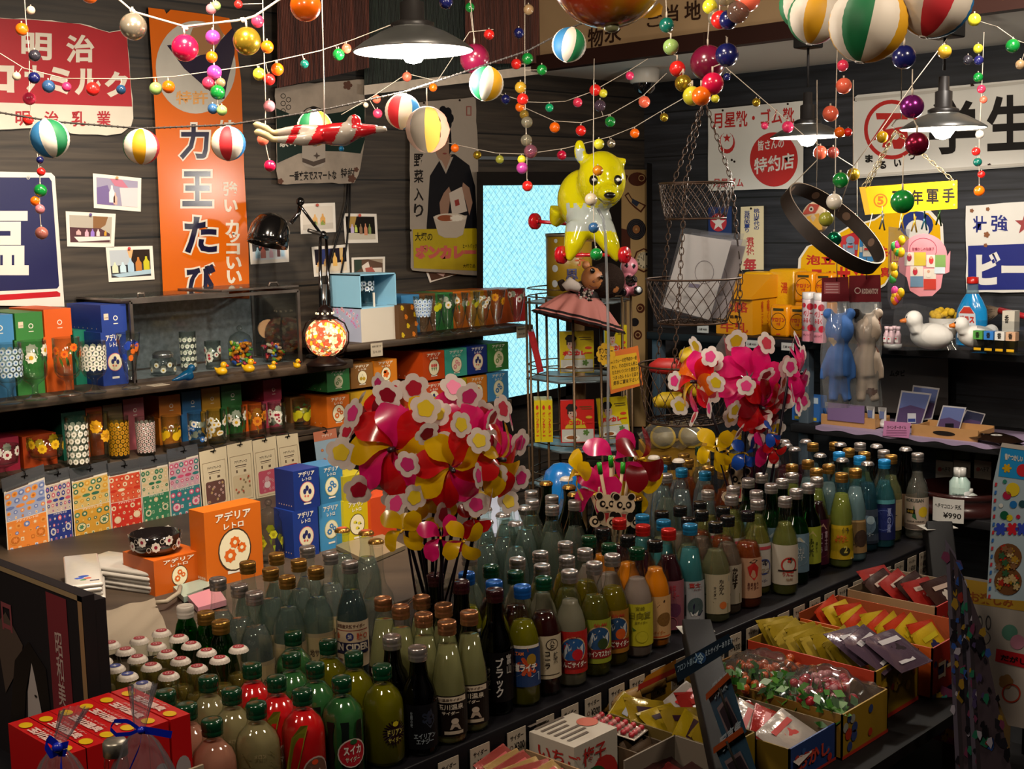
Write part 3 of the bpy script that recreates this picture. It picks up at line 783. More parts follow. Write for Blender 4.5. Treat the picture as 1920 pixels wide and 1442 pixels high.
garland('hanging thread of balls at the far left, ending before the blue sign',[(45,-20),(48,30),(55,104),(55,185),(62,230),(70,290),(75,330),(74,390),(78,440)],
  [(58,19,8,'cream'),(41,55,12,'orange'),(65,104,11,'dark'),(55,185,12,'pink'),(53,225,10,'red'),(75,300,7,'navy'),(77,322,8,'red'),(76,357,12,'green'),(66,377,9,'orange'),(75,392,9,'rose'),(78,437,12,'dusty')],2.8)
garland('hanging thread of balls in front of the orange sign',[(400,-20),(400,60),(402,136),(407,173),(408,196)],
  [(396,17,10,'rose'),(405,11,9,'lgreen'),(399,70,14,'magenta'),(397,107,11,'orange'),(402,136,14,'magenta'),(391,156,12,'pink'),(414,155,9,'tan'),(408,173,14,'green'),(399,204,10,'blue'),(416,207,10,'lgreen')],2.72)
garland('hanging thread of balls just left of the flying figure',[(492,-20),(495,90),(498,200),(497,265),(506,311)],
  [(483,40,12,'pink'),(447,8,8,'red'),(501,88,12,'orange'),(505,199,11,'rose'),(493,262,11,'coral'),(506,311,11,'crimson')],2.7)
garland('uppermost sagging thread of small balls before the dark corner',[(900,160),(935,175),(985,191),(1020,192),(1060,190),(1110,172),(1180,132),(1215,110)],
  [(948,186,9,'navy'),(1030,202,8,'emerald'),(1083,192,9,'pink'),(1116,169,11,'red'),(1131,175,8,'yellow'),(1181,142,8,'hot')],3.5)
garland('middle sagging thread of small balls before the dark corner',[(975,198),(1040,227),(1090,230),(1145,214),(1205,180),(1250,137)],
  [(975,201,9,'orange'),(1040,239,10,'orange'),(1089,245,10,'red'),(1144,228,10,'green'),(1208,191,11,'coral'),(1125,198,11,'c_lilac')],3.45)
garland('lowest sagging thread of small balls crossing above the frosted pane',[(840,268),(895,280),(930,287),(985,289),(1060,278),(1145,256),(1190,238),(1245,205),(1285,182)],
  [(853,278,8,'orange'),(895,291,8,'m_gold'),(937,299,8,'olive'),(1053,291,9,'crimson'),(1146,269,8,'m_silver'),(1190,250,9,'orange'),(1245,220,8,'m_gold')],3.4)
garland('long vertical string of balls in front of the frosted door pane',[(984,-10),(984,120),(985,200),(988,290),(988,355)],
  [(991,18,10,'tan'),(973,62,10,'navy'),(989,110,11,'green'),(968,120,10,'red'),(1016,131,10,'green'),(976,164,11,'mustard'),(980,186,11,'red'),(983,215,9,'c_gold'),(988,229,11,'c_clear'),(987,263,11,'c_clear'),(995,284,13,'c_pink'),(978,299,8,'yellow'),(979,315,11,'magenta'),(989,349,10,'red')],3.2)
garland('vertical string of balls hanging in front of the yellow inflatable',[(1113,150),(1113,300),(1113,430),(1118,480)],
  [(1123,270,10,'yellow'),(1121,320,10,'amber'),(1108,374,12,'cream'),(1113,427,10,'blue'),(1118,477,12,'green')],3.05)
garland('slanting string of balls passing the left one of two small lamps',[(1340,105),(1365,130),(1440,195),(1512,258),(1536,272),(1600,312)],
  [(1363,144,7,'navy'),(1418,192,8,'m_gold'),(1477,238,11,'hot'),(1434,236,7,'hot'),(1538,286,13,'coral'),(1562,286,11,'brick'),(1600,327,12,'m_gold')],3.1)
garland('slanting string with two golden balls, up to the striped lantern',[(1600,312),(1654,240),(1710,160),(1787,58)],[(1654,257,11,'gold'),(1771,97,13,'mustard')],3.0)
garland('vertical string of balls through the old iron hoop',[(1570,90),(1567,200),(1566,330),(1564,450)],
  [(1580,123,11,'pink'),(1582,161,15,'coral'),(1557,213,15,'coral'),(1574,248,10,'orange'),(1590,248,8,'red'),(1576,338,15,'green'),(1564,378,15,'white'),(1549,411,14,'olive'),(1564,448,14,'m_emer')],2.85)
garland('vertical string of small balls at the far right, before the student sign',[(1845,60),(1841,160),(1836,260),(1836,360)],
  [(1834,91,9,'yellow'),(1835,113,9,'indigo'),(1815,112,9,'dark'),(1834,145,9,'green'),(1840,167,8,'pink'),(1844,187,7,'coral'),(1837,252,8,'white'),(1830,284,8,'red'),(1833,304,8,'teal'),(1840,327,7,'red'),(1836,358,10,'orange')],3.5)
garland('short string with a green and a tan ball, top right corner',[(1870,50),(1905,75),(1960,95)],[(1827,37,12,'yellow'),(1899,86,13,'green'),(1913,121,9,'tan')],3.3)
garland('slack thread with red balls crossing left of the curry sign',[(640,215),(700,180),(763,138),(820,152),(880,60),(925,55)],
  [(763,144,9,'coral'),(812,164,8,'orange'),(706,186,8,'coral'),(708,213,9,'pink'),(686,197,5,'cream'),(881,14,9,'green'),(917,65,10,'red')],3.1)
# large balls, each hanging by itself
def big(lb,x,y,rp,c,t,top=None,net=False):
 q=dep(x,y,t); R=rp/F*t
 root=thing('hanging_ball',lb,'ball',q-Vector((0,0,R)))
 b=B(); b.ball(q,R,ballmat(c),24,16); b.obj('sphere',root)
 b=B(); b.tube([q+Vector((0,0,R*.97)),q+Vector((0,0,R+.012))],.0022,THR,6)
 tp=top or (x,-30)
 p=dep(tp[0],tp[1],t); b.tube([q+Vector((0,0,R+.01)),p]+([Vector((p.x,p.y,2.9))] if tp[1]<0 else []),.0013,THR,5)
 b.obj('cord',root)
rp_=B(); pts=[(200,-20),(228,3),(250,22),(347,50),(455,37),(478,30),(540,-12)]
rp_.tube([dep(x,y,2.6) for x,y in pts],.0024,M('b0a594',.8),6)
for x,y in ((249,20),(347,51),(456,36)):
 for k in range(4):rp_.ball(dep(x+k*2-3,y+k % 2*3,2.6),.004,M('b0a594',.8),6,5)
rp_.obj('rope',o=dep(347,50,2.6),label='thick knotted white rope across the upper left corner',cat='rope')
big('silvery clear ball hanging from the knotted rope beside the red sign',250,50,25,'m_silver',2.6,(250,22))
big('large glossy crimson ball hanging over the orange sign',347,90,25,'crimson',2.6,(347,52))
big('mottled gold ball at the right end of the knotted rope',463,77,26,'m_gold',2.6,(458,38))
big('big orange ball at the top, left of the large lamp',573,11,29,'orange',2.3)
big('orange ball cut off by the top edge, above the red sign',168,-10,16,'orange',2.6)
big('dark red fuzzy globe right of the large lamp',890,110,28,'wine',3.0,(880,-20))
big('dark navy ball at the top, right of the large lamp',836,4,13,'navy',2.7)
big('dark green glass ball below the fascia lettering',1250,47,14,'teal',2.8,(1248,-20))
big('pale green ball below the dark green glass one',1258,88,15,'lgreen',2.8,(1252,60))
big('red ball above the gold faceted one, beside the camera dome',1270,129,15,'red',2.8,(1260,100))
big('gold faceted ball beside the camera dome',1281,156,16,'m_gold',2.78,(1274,140))
big('large transparent dark red ball in the middle of the cluster',1327,118,33,'wine',2.85,(1334,-20))
big('dark blue ball at the right of the hanging cluster',1363,103,22,'navy',2.75,(1361,68))
big('crimson ball in front of the cluster, below the blue one',1336,157,21,'crimson',2.7,(1350,120))
big('yellow ball at the bottom of the cluster behind the orange one',1298,180,18,'yellow',2.75,(1290,160))
big('orange ball at the bottom of the hanging cluster',1315,180,18,'orange',2.7,(1325,150))
big('small yellow ball right of the bottom of the cluster',1341,185,8,'yellow',2.8,(1336,160))
big('clear glittering ball at the top edge above the blue ball',1384,22,21,'c_brown',2.6,(1386,-20))
big('red clear ball cut by the top edge, right of centre',1402,-2,24,'coral',2.6)
big('small navy ball beside the red one near the top edge',1366,37,18,'navy',2.65)
big('red ball between silver and navy ones near the top edge',1350,37,17,'red',2.67)
big('silver ball left of the red one near the top edge',1343,32,16,'m_silver',2.7)
big('yellow ball at the top edge above the silver ball',1331,12,14,'yellow',2.7)
big('clear ball cut by the top edge above the lettering',1358,-8,19,'c_clear',2.6)
big('dark blue ball under the red-white-blue lantern',1695,107,22,'navy',2.5,(1697,60))
big('shiny purple ball before the ring emblem of the student sign',1710,200,22,'m_purple',2.5,(1711,130))
big('wine red shiny ball below the purple one',1719,270,22,'m_wine',2.5,(1712,222))
big('dark green ball before the yellow glove sign',1692,378,22,'green',2.5,(1694,292))
big('silver ball between two big striped lanterns, top right',1684,20,20,'m_silver',2.1)
# paper lanterns
LC=dict(w='cfc6b8',r='b8242c',b='1c6ca8',g='0c6a3c',y='c8940c',t='2a6a98')
def lantern(lb,x,y,rp,cols,t,tilt=0,turn=0,group='striped paper lanterns',sq=1.0):
 R=rp/F*t; q=dep(x,y,t)
 b=B(); n=48; k=28
 mats=[M(LC[c],.6,tl=.25) for c in cols]
 T=MTR(q) @ MRO(radians(tilt),4,f_) @ MRO(radians(turn),4,'Z')
 vs=[]
 for j in range(k+1):
  f=.12+(pi-.24)*j/k
  for i in range(n):
   a=2*pi*i/n
   rr=R*sin(f)*(1+.018*(j % 2))*(1-.02*(abs(((i/n*len(cols)) % 1)-.5)>.42))
   vs.append(T @ Vector((rr*cos(a),rr*sin(a),-R*sq*cos(f))))
 b0=len(b.v)
 for i,m in enumerate(mats):
  pass
 fs={}
 for j in range(k):
  for i in range(n):
   fs.setdefault(int(i/n*len(cols)),[]).append([j*n+i,j*n+(i+1) % n,(j+1)*n+(i+1) % n,(j+1)*n+i])
 first=True
 b.v=[tuple(v) for v in vs]
 for s,ff in fs.items():
  mi=b.mat(mats[s])
  for f in ff:b.f.append(f); b.mi.append(mi); b.sm.append(True)
 root=thing('paper_lantern',lb,'lantern',q-Vector((0,0,R*sq)),group)
 b.obj('paper_globe',root)
 b=B()
 for s in (-1,1):
  b.lathe([(R*.13,s*R*sq*.985),(R*.13,s*R*sq*1.02),(R*.09,s*R*sq*1.02),(R*.09,s*R*sq*.985)],M('d8d0c4',.5),14,ax=T,cap=(False,False))
 b.obj('paper_ring',root)
 return root
lantern('striped paper lantern, blue-white-green, before the red milk sign',93,260,36,'wtwgwbwr',2.6,-12,125)
lantern('striped paper lantern with yellow panel between red and orange signs',265,275,33,'wywrwbwg',2.6,3,165)
lantern('striped paper lantern, red and blue, before the orange sign',428,269,32,'rwbwgwyw',2.6,2,205)
lantern('striped paper lantern half hidden behind the flying figure',590,240,33,'wywrwbwg',2.75,0,215)
lantern('striped paper lantern, red-white-blue, right of the flying figure',755,209,33,'rwbwgwyw',2.6,8,172)
lantern('striped paper lantern, green-white-yellow, below the dark red globe',912,157,32,'gwywrwbw',2.7,12,160)
lantern('striped paper lantern, blue-white-green, at the left end of the fascia',1067,84,32,'twgwrwyw',2.8,14,155)
lantern('big yellow striped paper lantern, second of the pair at top right',1528,32,50,'ywrwywgw',2.25,12,190)
lantern('yellow striped paper lantern mostly hidden behind its neighbour',1510,8,48,'ywrwywgw',2.35,12,200)
lantern('largest green-white-yellow paper lantern at the top right',1628,44,72,'ywgwywrw',2.0,12,80)
lantern('red-white-blue paper lantern cut by the top right edge',1752,0,70,'rwbwgwyw',2.0,16,195)
b=B(); pts=[(-30,205),(0,211),(100,228),(265,241),(428,234),(510,222),(620,203),(760,172),(900,125),(990,95),(1070,52),(1150,20),(1260,-30)]
P_=[dep(x,y,2.65+.15*(x>850)) for x,y in pts]
b.tube(P_,.0018,CORD,6)
for i in range(len(P_)-1):
 n=int((P_[i+1]-P_[i]).length/.012)
 for k in range(n):b.ball(P_[i].lerp(P_[i+1],k/n),.0028,CORD,5,4)
b.obj('lantern_cord',o=P_[3],label='dark braided cord from which the striped paper lanterns hang',cat='cord')
# collapsed paper balloon
q0=dep(802,243,2.55)
b=B(); R=41/F*2.55
rr=random.Random(3)
cm=[M(c,.7,tl=.3) for c in ('8a7468','5a5248','a88a3c','b07a68')]
for s in range(4):
 def fn(u,v,s=s):
  a=-.1+(s+u)*.78; f=.15+2.85*v
  k=R*sin(f)*(1+.05*sin(9*f+s*2)*sin(5*a))
  d=r_*(k*-cos(a))-f_*(k*sin(a)*.5)+Vector((0,0,R*1.05*cos(f)))
  return q0+d
 b.grid(fn,8,16,cm[s])
b.tube([q0+Vector((0,0,R)),dep(800,165,2.55)],.001,THR,5)
b.obj('paper_balloon',o=q0,label='crumpled collapsed paper balloon hanging before the curry sign',cat='balloon')
# big glossy balloon at the top
q=dep(1140,-58,2.0); R=111/F*2.0
def bm():
 m,nt,out=newmat('balloon_film'); L=nt.links.new
 tc=nd(nt,'TexCoord'); nz=nd(nt,'TexNoise'); nz.inputs['Scale'].default_value=9; nz.inputs['Detail'].default_value=2
 L(tc.outputs['Object'],nz.inputs['Vector'])
 rp=nd(nt,'ValToRGB'); e=rp.color_ramp.elements
 e[0].position=.35; e[0].color=(*lin('9a2a14'),1); e[1].position=.62; e[1].color=(*lin('b08414'),1)
 e.new(.5).color=(*lin('b05a14'),1); e.new(.7).color=(*lin('a08a5a'),1)
 L(nz.outputs['Fac'],rp.inputs[0])
 p=nd(nt,'BsdfPrincipled'); p.inputs['Roughness'].default_value=.15; p.inputs['Coat Weight'].default_value=.5
 L(rp.outputs[0],p.inputs['Base Color']); L(p.outputs[0],out.inputs[0]); return m
root=thing('beach_balloon','large glossy orange and yellow balloon cut by the top edge','balloon',q-Vector((0,0,R)))
b=B(); b.ball(q,R,bm(),40,26,sc=(1,1,.98)); b.obj('skin',root)
b=B().at(PP(dep(1225,20,2.0),-f_)); b.poly([(1205,34),(1236,5),(1243,12),(1240,27),(1222,33)],M('a87a18',.3)); b.obj('flap',root)
b=B(); b.lathe([(.012,0),(.012,-.008),(.005,-.012)],M('6a6a48',.4),12,c=q+(dep(1147,46,2.0)-q)*1.0); b.obj('valve',root)
# pendant lamps
def pendant(lb,x,y,dia,t,h,cordtop,power,box=None,col=(1,.93,.82)):
 """(x, y) = middle of the shade's rim"""
 q=dep(x,y,t); R=dia/2
 root=thing('pendant_lamp',lb,'lamp',q)
 EN=M('2c2c2a',.35,mott=.2); IN=M('c8c8c4',.3)
 b=B()
 prof=[(R,0),(R*1.0,.002),(R*.82,h*.38),(R*.55,h*.78),(R*.34,h),(R*.30,h*1.05)]
 b.lathe(prof,EN,48,c=q,cap=(False,False)); b.obj('shade',root)
 b=B(); b.lathe([(r-.002,z-.001) for r,z in prof],IN,48,c=q,cap=(False,False)); b.obj('shade_lining',root)
 b=B(); b.lathe([(R*.36,h),(R*.36,h+.008),(R*.28,h+.012),(R*.2,h+.014),(R*.2,h+.05),(R*.13,h+.053),(R*.12,h+.085),(0,h+.087)],M('161413',.4),24,c=q,cap=(False,False))
 b.obj('socket',root)
 b=B(); b.lathe([(0,-.026),(.016,-.022),(.026,-.008),(.029,.006),(.026,.02),(.018,.034),(.016,.06)],M('fff2dc',.3,em=30),24,c=q,cap=(False,False))
 b.obj('bulb',root)
 b=B(); b.tube([q+Vector((0,0,h+.1)),q+Vector((0,0,cordtop))],.0035,M('121010',.6),8); b.obj('cable',root)
 if box:
  b=B(); c=q+Vector((0,0,cordtop)); b.box(c-Vector(box),c+Vector((box[0],box[1],.3)),M('121110',.5),bev=.004); b.obj('ceiling_box',root)
 l=lamp('POINT',q+Vector((0,0,-.045)),power,col,.03)
 return root
pendant('large enamel pendant lamp glowing near the top, left of centre',775,96,.25,2.65,.048,.5,16)
pendant('small enamel pendant lamp before the white shoe sign, left of the pair',1514,257,.205,3.55,.036,.25,10,(.03,.03,.01))
pendant('enamel pendant lamp before the student sign, right of the pair',1768,241,.20,3.05,.036,.22,10,(.035,.035,.01))
# camera dome under the soffit
q=onZ(1208,128,ZS)
root=thing('dome_camera','white ceiling camera with a black dome near the corner','camera',q-Vector((0,0,.1)))
k=depth(q)/F
b=B(); b.lathe([(28*k,0),(29*k,-.012),(27*k,-26*k),(24*k,-28*k),(0,-28*k)],M('b4aea4',.4),32,c=q,cap=(True,False)); b.obj('housing',root)
b=B(); b.lathe([(22*k,-28*k),(20.5*k,-38*k),(14*k,-47*k),(6*k,-51*k),(0,-52*k)],M('0a0a0c',.08,coat=1),32,c=q,cap=(False,False)); b.obj('dome',root)
# generic flying toy figure on a string
t0=2.35; k=t0/F
def fp(x,y,d=0):return dep(x,y,t0+d)
RB,WB=M('b81c24',.2,coat=.4),M('a89e92',.25,coat=.3)
root=thing('flying_figure','red and silver toy figure flying on a string, arms stretched ahead','figure',fp(608,280))
b=B()
Vd=lambda lst:[fp(x,y,d) for x,y,d in lst]
b.tube(Vd([(508,250,.0),(530,248,0),(560,244,0),(590,246,0),(612,250,0)]),1,RB,12,rr=[5*k,9*k,11*k,13*k,14*k])
b.tube(Vd([(512,262,-.02),(540,262,-.02),(570,262,-.02),(600,258,-.01)]),1,RB,12,rr=[6*k,9*k,12*k,14*k])
b.tube(Vd([(596,252,0),(620,252,0),(645,252,0),(668,246,0)]),1,RB,14,rr=[16*k,21*k,23*k,15*k])
b.tube(Vd([(655,248,0),(680,246,-.01),(705,243,-.01),(722,243,-.01),(727,246,-.01)]),1,RB,12,rr=[16*k,12*k,8*k,7*k,3*k])
b.tube(Vd([(650,236,.03),(680,240,.04),(705,240,.04),(716,242,.04)]),1,RB,10,rr=[12*k,9*k,7*k,3*k])
b.ball(fp(664,230),13*k,RB,16,12,sc=(1.1,1.1,1.25))
for xs,d in (((508,250),0),((510,264),-.02)):
 b.tube(Vd([(xs[0]+4,xs[1],d),(xs[0]-10,xs[1]-10,d),(xs[0]-28,xs[1]-17,d),(xs[0]-34,xs[1]-14,d)]),1,RB,10,rr=[6*k,8*k,8*k,4*k])
def fcol(p):
 c=m.inverted() @ p; x=960+F*c.x/-c.z; y=721-F*c.y/-c.z
 if x<520:return M('b8a47a',.4)
 u=x+(y-248)*.5
 if x>705:return WB
 if 660<x and y<241 and x<690:return RB
 for a,c_ in ((545,WB),(560,RB),(590,WB),(634,RB),(666,WB),(706,RB)):
  if u<a:return c_
 return WB
blob(b,.0035,'body',root,colour=fcol,smooth=8)
b=B(); b.tube([fp(608,236),fp(607,150),fp(603,-30)],.0011,M('d8d0c4',.6),5); b.obj('string',root)
b=B(); b.disc(0,0,1,WB)  # cap rims
b=B(); b.ball(fp(640,279),5*k,M('1c80b8',.3),10,8); b.obj('valve',root)
# ================================================================== gift boxes on the left wall
FW=M('d8d2c4',.5)
def emblem(b,x,y,r,kind,bg):
 CRE=M('d8cfae',.5)
 ring={'navy':'b8606a','green':'8a9a50','blue':'a8b070'}.get(kind,'3a2a1a')
 b.disc(x,y,r*1.08,M(ring,.5),ry=r*1.22,z=.0006,n=20); b.disc(x,y,r,CRE,ry=r*1.13,z=.0009,n=20)
 k=.0012
 if kind in ('daisy','green','blue','teal'):
  pc={'daisy':'c85a10','green':'6a8a4a','blue':'2a6aa0','teal':'c87a80'}[kind]
  for dx,dy,q in ((-.32,-.28,.42),(.02,.42,.36),(.45,.05,.32)):
   b.flower(x+dx*r,y+dy*r,q*r,M(pc,.5),M('d8cfae',.5),k=8,z=k,deep=.5,n=3)
 elif kind=='navy':
  for dx,dy in ((-.35,.1),(0,.45),(.38,0)):b.disc(x+dx*r,y+dy*r,.24*r,M('1a2058',.5),ry=.34*r,z=k,n=10)
  for dx,dy in ((-.3,-.45),(.1,-.5)):b.disc(x+dx*r,y+dy*r,.14*r,M('c85a50',.5),z=k,n=8)
 elif kind=='tulip':
  for dx in (-.4,0,.4):
   b.disc(x+dx*r,y+.3*r,.18*r,M('b82820',.5),ry=.28*r,z=k,n=8); b.poly([(x+dx*r-.16*r,y),(x+dx*r,y-.55*r),(x+dx*r+.16*r,y)],M('2a6a30',.5),z=k)
 elif kind=='cherry':
  for dx,dy in ((-.3,-.2),(.35,-.25)):b.disc(x+dx*r,y+dy*r,.32*r,M('a88a10',.5),z=k,n=10)
  b.poly([(x-.3*r,y),(x,y+.6*r),(x+.35*r,y),(x,y+.5*r)],M('3a5a20',.5),z=k)
 elif kind=='bear':
  b.flower(x,y,.7*r,M('c85a10',.5),k=5,z=k,deep=.35); b.disc(x-.2*r,y+.4*r,.3*r,M('c85a10',.5),z=k,n=8)
 elif kind=='lemon':
  for dx,dy in ((-.3,.3),(.3,.1),(0,-.4)):b.disc(x+dx*r,y+dy*r,.26*r,M('c8b830',.5),ry=.18*r,z=k,n=8); b.disc(x+dx*r+.2*r,y+dy*r-.1*r,.1*r,M('2a5a20',.5),z=k,n=6)
def gift(p0,p1,pt,z0,yf,d,col,lb,em=None,logo=None,group='printed glassware gift boxes',sticker=None,x=None):
 """a carton: pixel columns p0..p1 and top row pt of its front, standing at height z0 with its front at y = yf"""
 pm=(p0+p1)/2
 x0,x1,z1=onY(p0,pt,yf).x,onY(p1,pt,yf).x,onY(pm,pt,yf).z
 w,h=x1-x0,z1-z0
 b=B(); m=M(col,.45)
 b.box((x0,yf,z0),(x1-.0008,yf+d,z1),m)
 b.at(FR((x0,yf,z0),(1,0,0),(0,0,1),(0,-1,0)))
 if em:
  tw=.62*w
  b.txt('アデリア',w/2-tw/2,h*.83,w/2+tw/2,h*.955,FW,bold=.03); b.txt('レトロ',w/2-tw*.28,h*.72,w/2+tw*.28,h*.80,FW,bold=.03)
  emblem(b,w/2,h*.43,min(w*.27,h*.24),em,col)
  b.rect(w*.36,h*.12,w*.64,h*.16,FW)
 if logo:
  b.ring(w*.55,h*.5,w*.09,w*.03,FW,n=14); b.rect(w*.46,h*.28,w*.64,h*.31,FW)
  if logo>1:b.rect(w*.10,h*.45,w*.28,h*.68,M('c8b8a0',.6)); b.rect(w*.12,h*.52,w*.26,h*.54,M('7a5a50',.6),z=.0008)
 b.at(FR((x0,yf+d,z0),(0,-1,0),(0,0,1),(-1,0,0)))
 if em or logo:
  for k in range(6):b.flower(d*(.2+.13*k),h*.12,w*.03,M('c8a890',.6),k=5,z=.0005,n=2)
 return b.obj('gift_box',o=((x0+x1)/2,yf+d/2,z0),label=lb,cat='box',group=group),z1
def pile(p0,p1,tops,z,yf,d,cols,lbs,ems=None,logos=None,**k):
 for i,t in enumerate(tops):
  o,z=gift(p0,p1,t,z,yf,d-.002*i,cols[i],lbs[i],em=(ems or [None]*9)[i],logo=(logos or [None]*9)[i],**k)
G_=dict(blue='3a78a8',green='2e7030',orange='c85208',navy='14307c',teal='167058',ochre='a8780c',crim='8a1430',pink='a05058',tan='8a6a3a',brown='4a2c14',dorange='a83a08',lime='9a9410',sky='3a80b0',cteal='349080',red='b02018')
pile(-34,24,[640,591],Z1,3.17,.2,[G_['blue']]*2,['lower light blue gift box at the left end of the upper shelf','upper light blue gift box at the left end of the upper shelf'],logos=[None,2])
pile(27,79,[637,586],Z1,3.17,.2,[G_['green']]*2,['lower green gift box behind the white daisy goblet','upper green gift box between the light blue and orange ones'],logos=[None,2])
pile(81,133,[630,579],Z1,3.17,.2,[G_['orange']]*2,['lower orange gift box behind the tulip goblet','upper orange gift box beside the dark blue one'],logos=[None,1])
gift(137,164,619,Z1,3.25,.1,G_['teal'],'teal gift box almost hidden behind the white-flowered tall glass')
pile(188,236,[622,571],Z1,3.16,.19,[G_['navy']]*2,['lower dark blue gift box with white lettering left of the glass case','upper dark blue gift box touching the glass case'],ems=['navy',None],logos=[None,2])
# middle shelf, behind the tumblers
gift(-30,35,822,Z2,3.2,.14,G_['crim'],'crimson gift box at the left end of the middle shelf')
gift(41,105,815,Z2,3.2,.12,G_['dorange'],'orange gift box behind the coupe glass on the middle shelf')
gift(114,160,772,Z2,3.22,.12,'12604c','teal gift box behind the tall white-flowered tumbler')
gift(160,191,764,Z2,3.22,.12,G_['orange'],'tall orange gift box behind the yellow flower tumbler')
gift(192,229,758,Z2,3.22,.12,'7a6440','beige gift box between tall orange and pink ones')
pile(230,269,[792,747],Z2,3.22,.12,[G_['pink']]*2,['lower pink gift box on the middle shelf','upper pink gift box on the middle shelf'],logos=[None,1])
pile(297,338,[782,741],Z2,3.22,.14,['b06408']*2,['lower amber gift box behind the yellow dog tumbler','upper amber gift box, leftmost of four logo boxes in a row'],logos=[None,1])
pile(340,376,[775,734],Z2,3.22,.13,['1e5888']*2,['lower mid-blue gift box behind the blue flower tumbler','upper mid-blue gift box, second of four logo boxes in a row'],logos=[None,1])
pile(377,412,[769,727],Z2,3.22,.13,[G_['ochre']]*2,['lower ochre gift box behind the white daisy tumbler','upper ochre gift box, third of four logo boxes in a row'],logos=[None,1])
pile(414,452,[762,721],Z2,3.22,.13,['1e5c24']*2,['lower green gift box behind the green daisy tumbler','upper green gift box, last of four logo boxes in a row'],logos=[None,1])
gift(455,490,757,Z2,3.22,.13,G_['orange'],'single orange gift box behind the orange flower tumbler')
pile(493,527,[751,711],Z2,3.22,.16,['98304a','7c1430'],['lower rose gift box behind the red daisy tumbler','upper crimson gift box at the right part of the middle shelf'],logos=[None,1])
gift(544,576,744,Z2,3.24,.08,'7a5428','flat tan gift box behind the cherry tumbler')
# lowest shelf: two rows under the shelf by the door
ZM=1.018
for p0,p1,t1,t0,c1,c0,e1,e0,n1,n0 in ((612,655,692,742,'2c7038','b85a0c','green','daisy','green','orange'),(657,699,682,734,'7a5020','a88010','cherry',None,'brown','ochre'),(701,744,675,729,'b86a10','90182c','bear',None,'amber','crimson')):
 gift(p0,p1,t0,Z4,YF+.03,.22,c0,n0+' gift box of the lower row, left of the dark orange pair',em=e0); gift(p0,p1,t1,ZM+.006,YF+.03,.22,c1,n1+' gift box of the upper row, left of the dark orange pair',em=e1)
for p0,p1,t1,t0,c1,c0,e1,e0,n1,n0 in ((792,833,659,717,G_['dorange'],'b04018','tulip','navy','dark orange tulip','dark orange'),(835,875,654,711,G_['cteal'],G_['lime'],'teal','lemon','turquoise','yellow-green'),(877,913,648,705,'10286c','b86c18','navy','bear','dark blue','amber'),(915,953,643,698,'2c7030','3a7cac','green','blue','green','light blue')):
 gift(p0,p1,t0,Z4,YF+.02,.22,c0,n0+' gift box of the lower row beneath the shelf by the door',em=e0); gift(p0,p1,t1,ZM,YF+.02,.22,c1,n1+' gift box of the upper row beneath the shelf by the door',em=e1)
# shelf by the door
Y3=3.2
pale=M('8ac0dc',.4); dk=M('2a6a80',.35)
x0,x1=onY(676,580,3.12).x,onY(744,580,3.12).x
zb=onY(700,651,3.12).z; zw1=onY(710,577,3.12).z; zt1=onY(710,513,3.12).z
b=B(); b.box((x0,3.12,Z3),(x1+.01,3.29,zw1),M('c0b8aa',.45))
b.at(FR((x0,3.29,Z3),(0,-1,0),(0,0,1),(-1,0,0)))
rr=random.Random(5); h=zw1-Z3
b.rect(0,0,.17,h,M('a8b0c8',.4),z=.0004)
for k in range(40):b.flower(rr.uniform(.01,.16),h*(.35+.62*rr.random()**.8),rr.uniform(.006,.010),M(rr.choice(['d8d0e0','c8a8d0','b8a0d8','d8b0b8']),.4),M('c87a90',.4),k=6,z=.0006+k*1e-5,n=2)
b.rect(.02,0,.1,h*.3,M('b87868',.4),z=.0006)
b.obj('gift_box',o=(x0,3.2,Z3),label='white gift box with a flowered side under the pale blue window box',cat='box',group='printed glassware gift boxes')
root=thing('window_box','pale blue open-fronted gift box showing two printed glasses','box',(x0,3.2,zw1))
b=B(); w=x1-x0; t=.004
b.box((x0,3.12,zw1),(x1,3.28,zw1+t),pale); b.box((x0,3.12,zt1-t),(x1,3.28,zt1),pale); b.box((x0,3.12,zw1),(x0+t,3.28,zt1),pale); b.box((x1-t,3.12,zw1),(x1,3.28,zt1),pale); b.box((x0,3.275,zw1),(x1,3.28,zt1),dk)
b.box((x0+w*.40,3.125,zw1+t),(x0+w*.43,3.13,zw1+(zt1-zw1)*.45),FW); b.obj('carton',root)
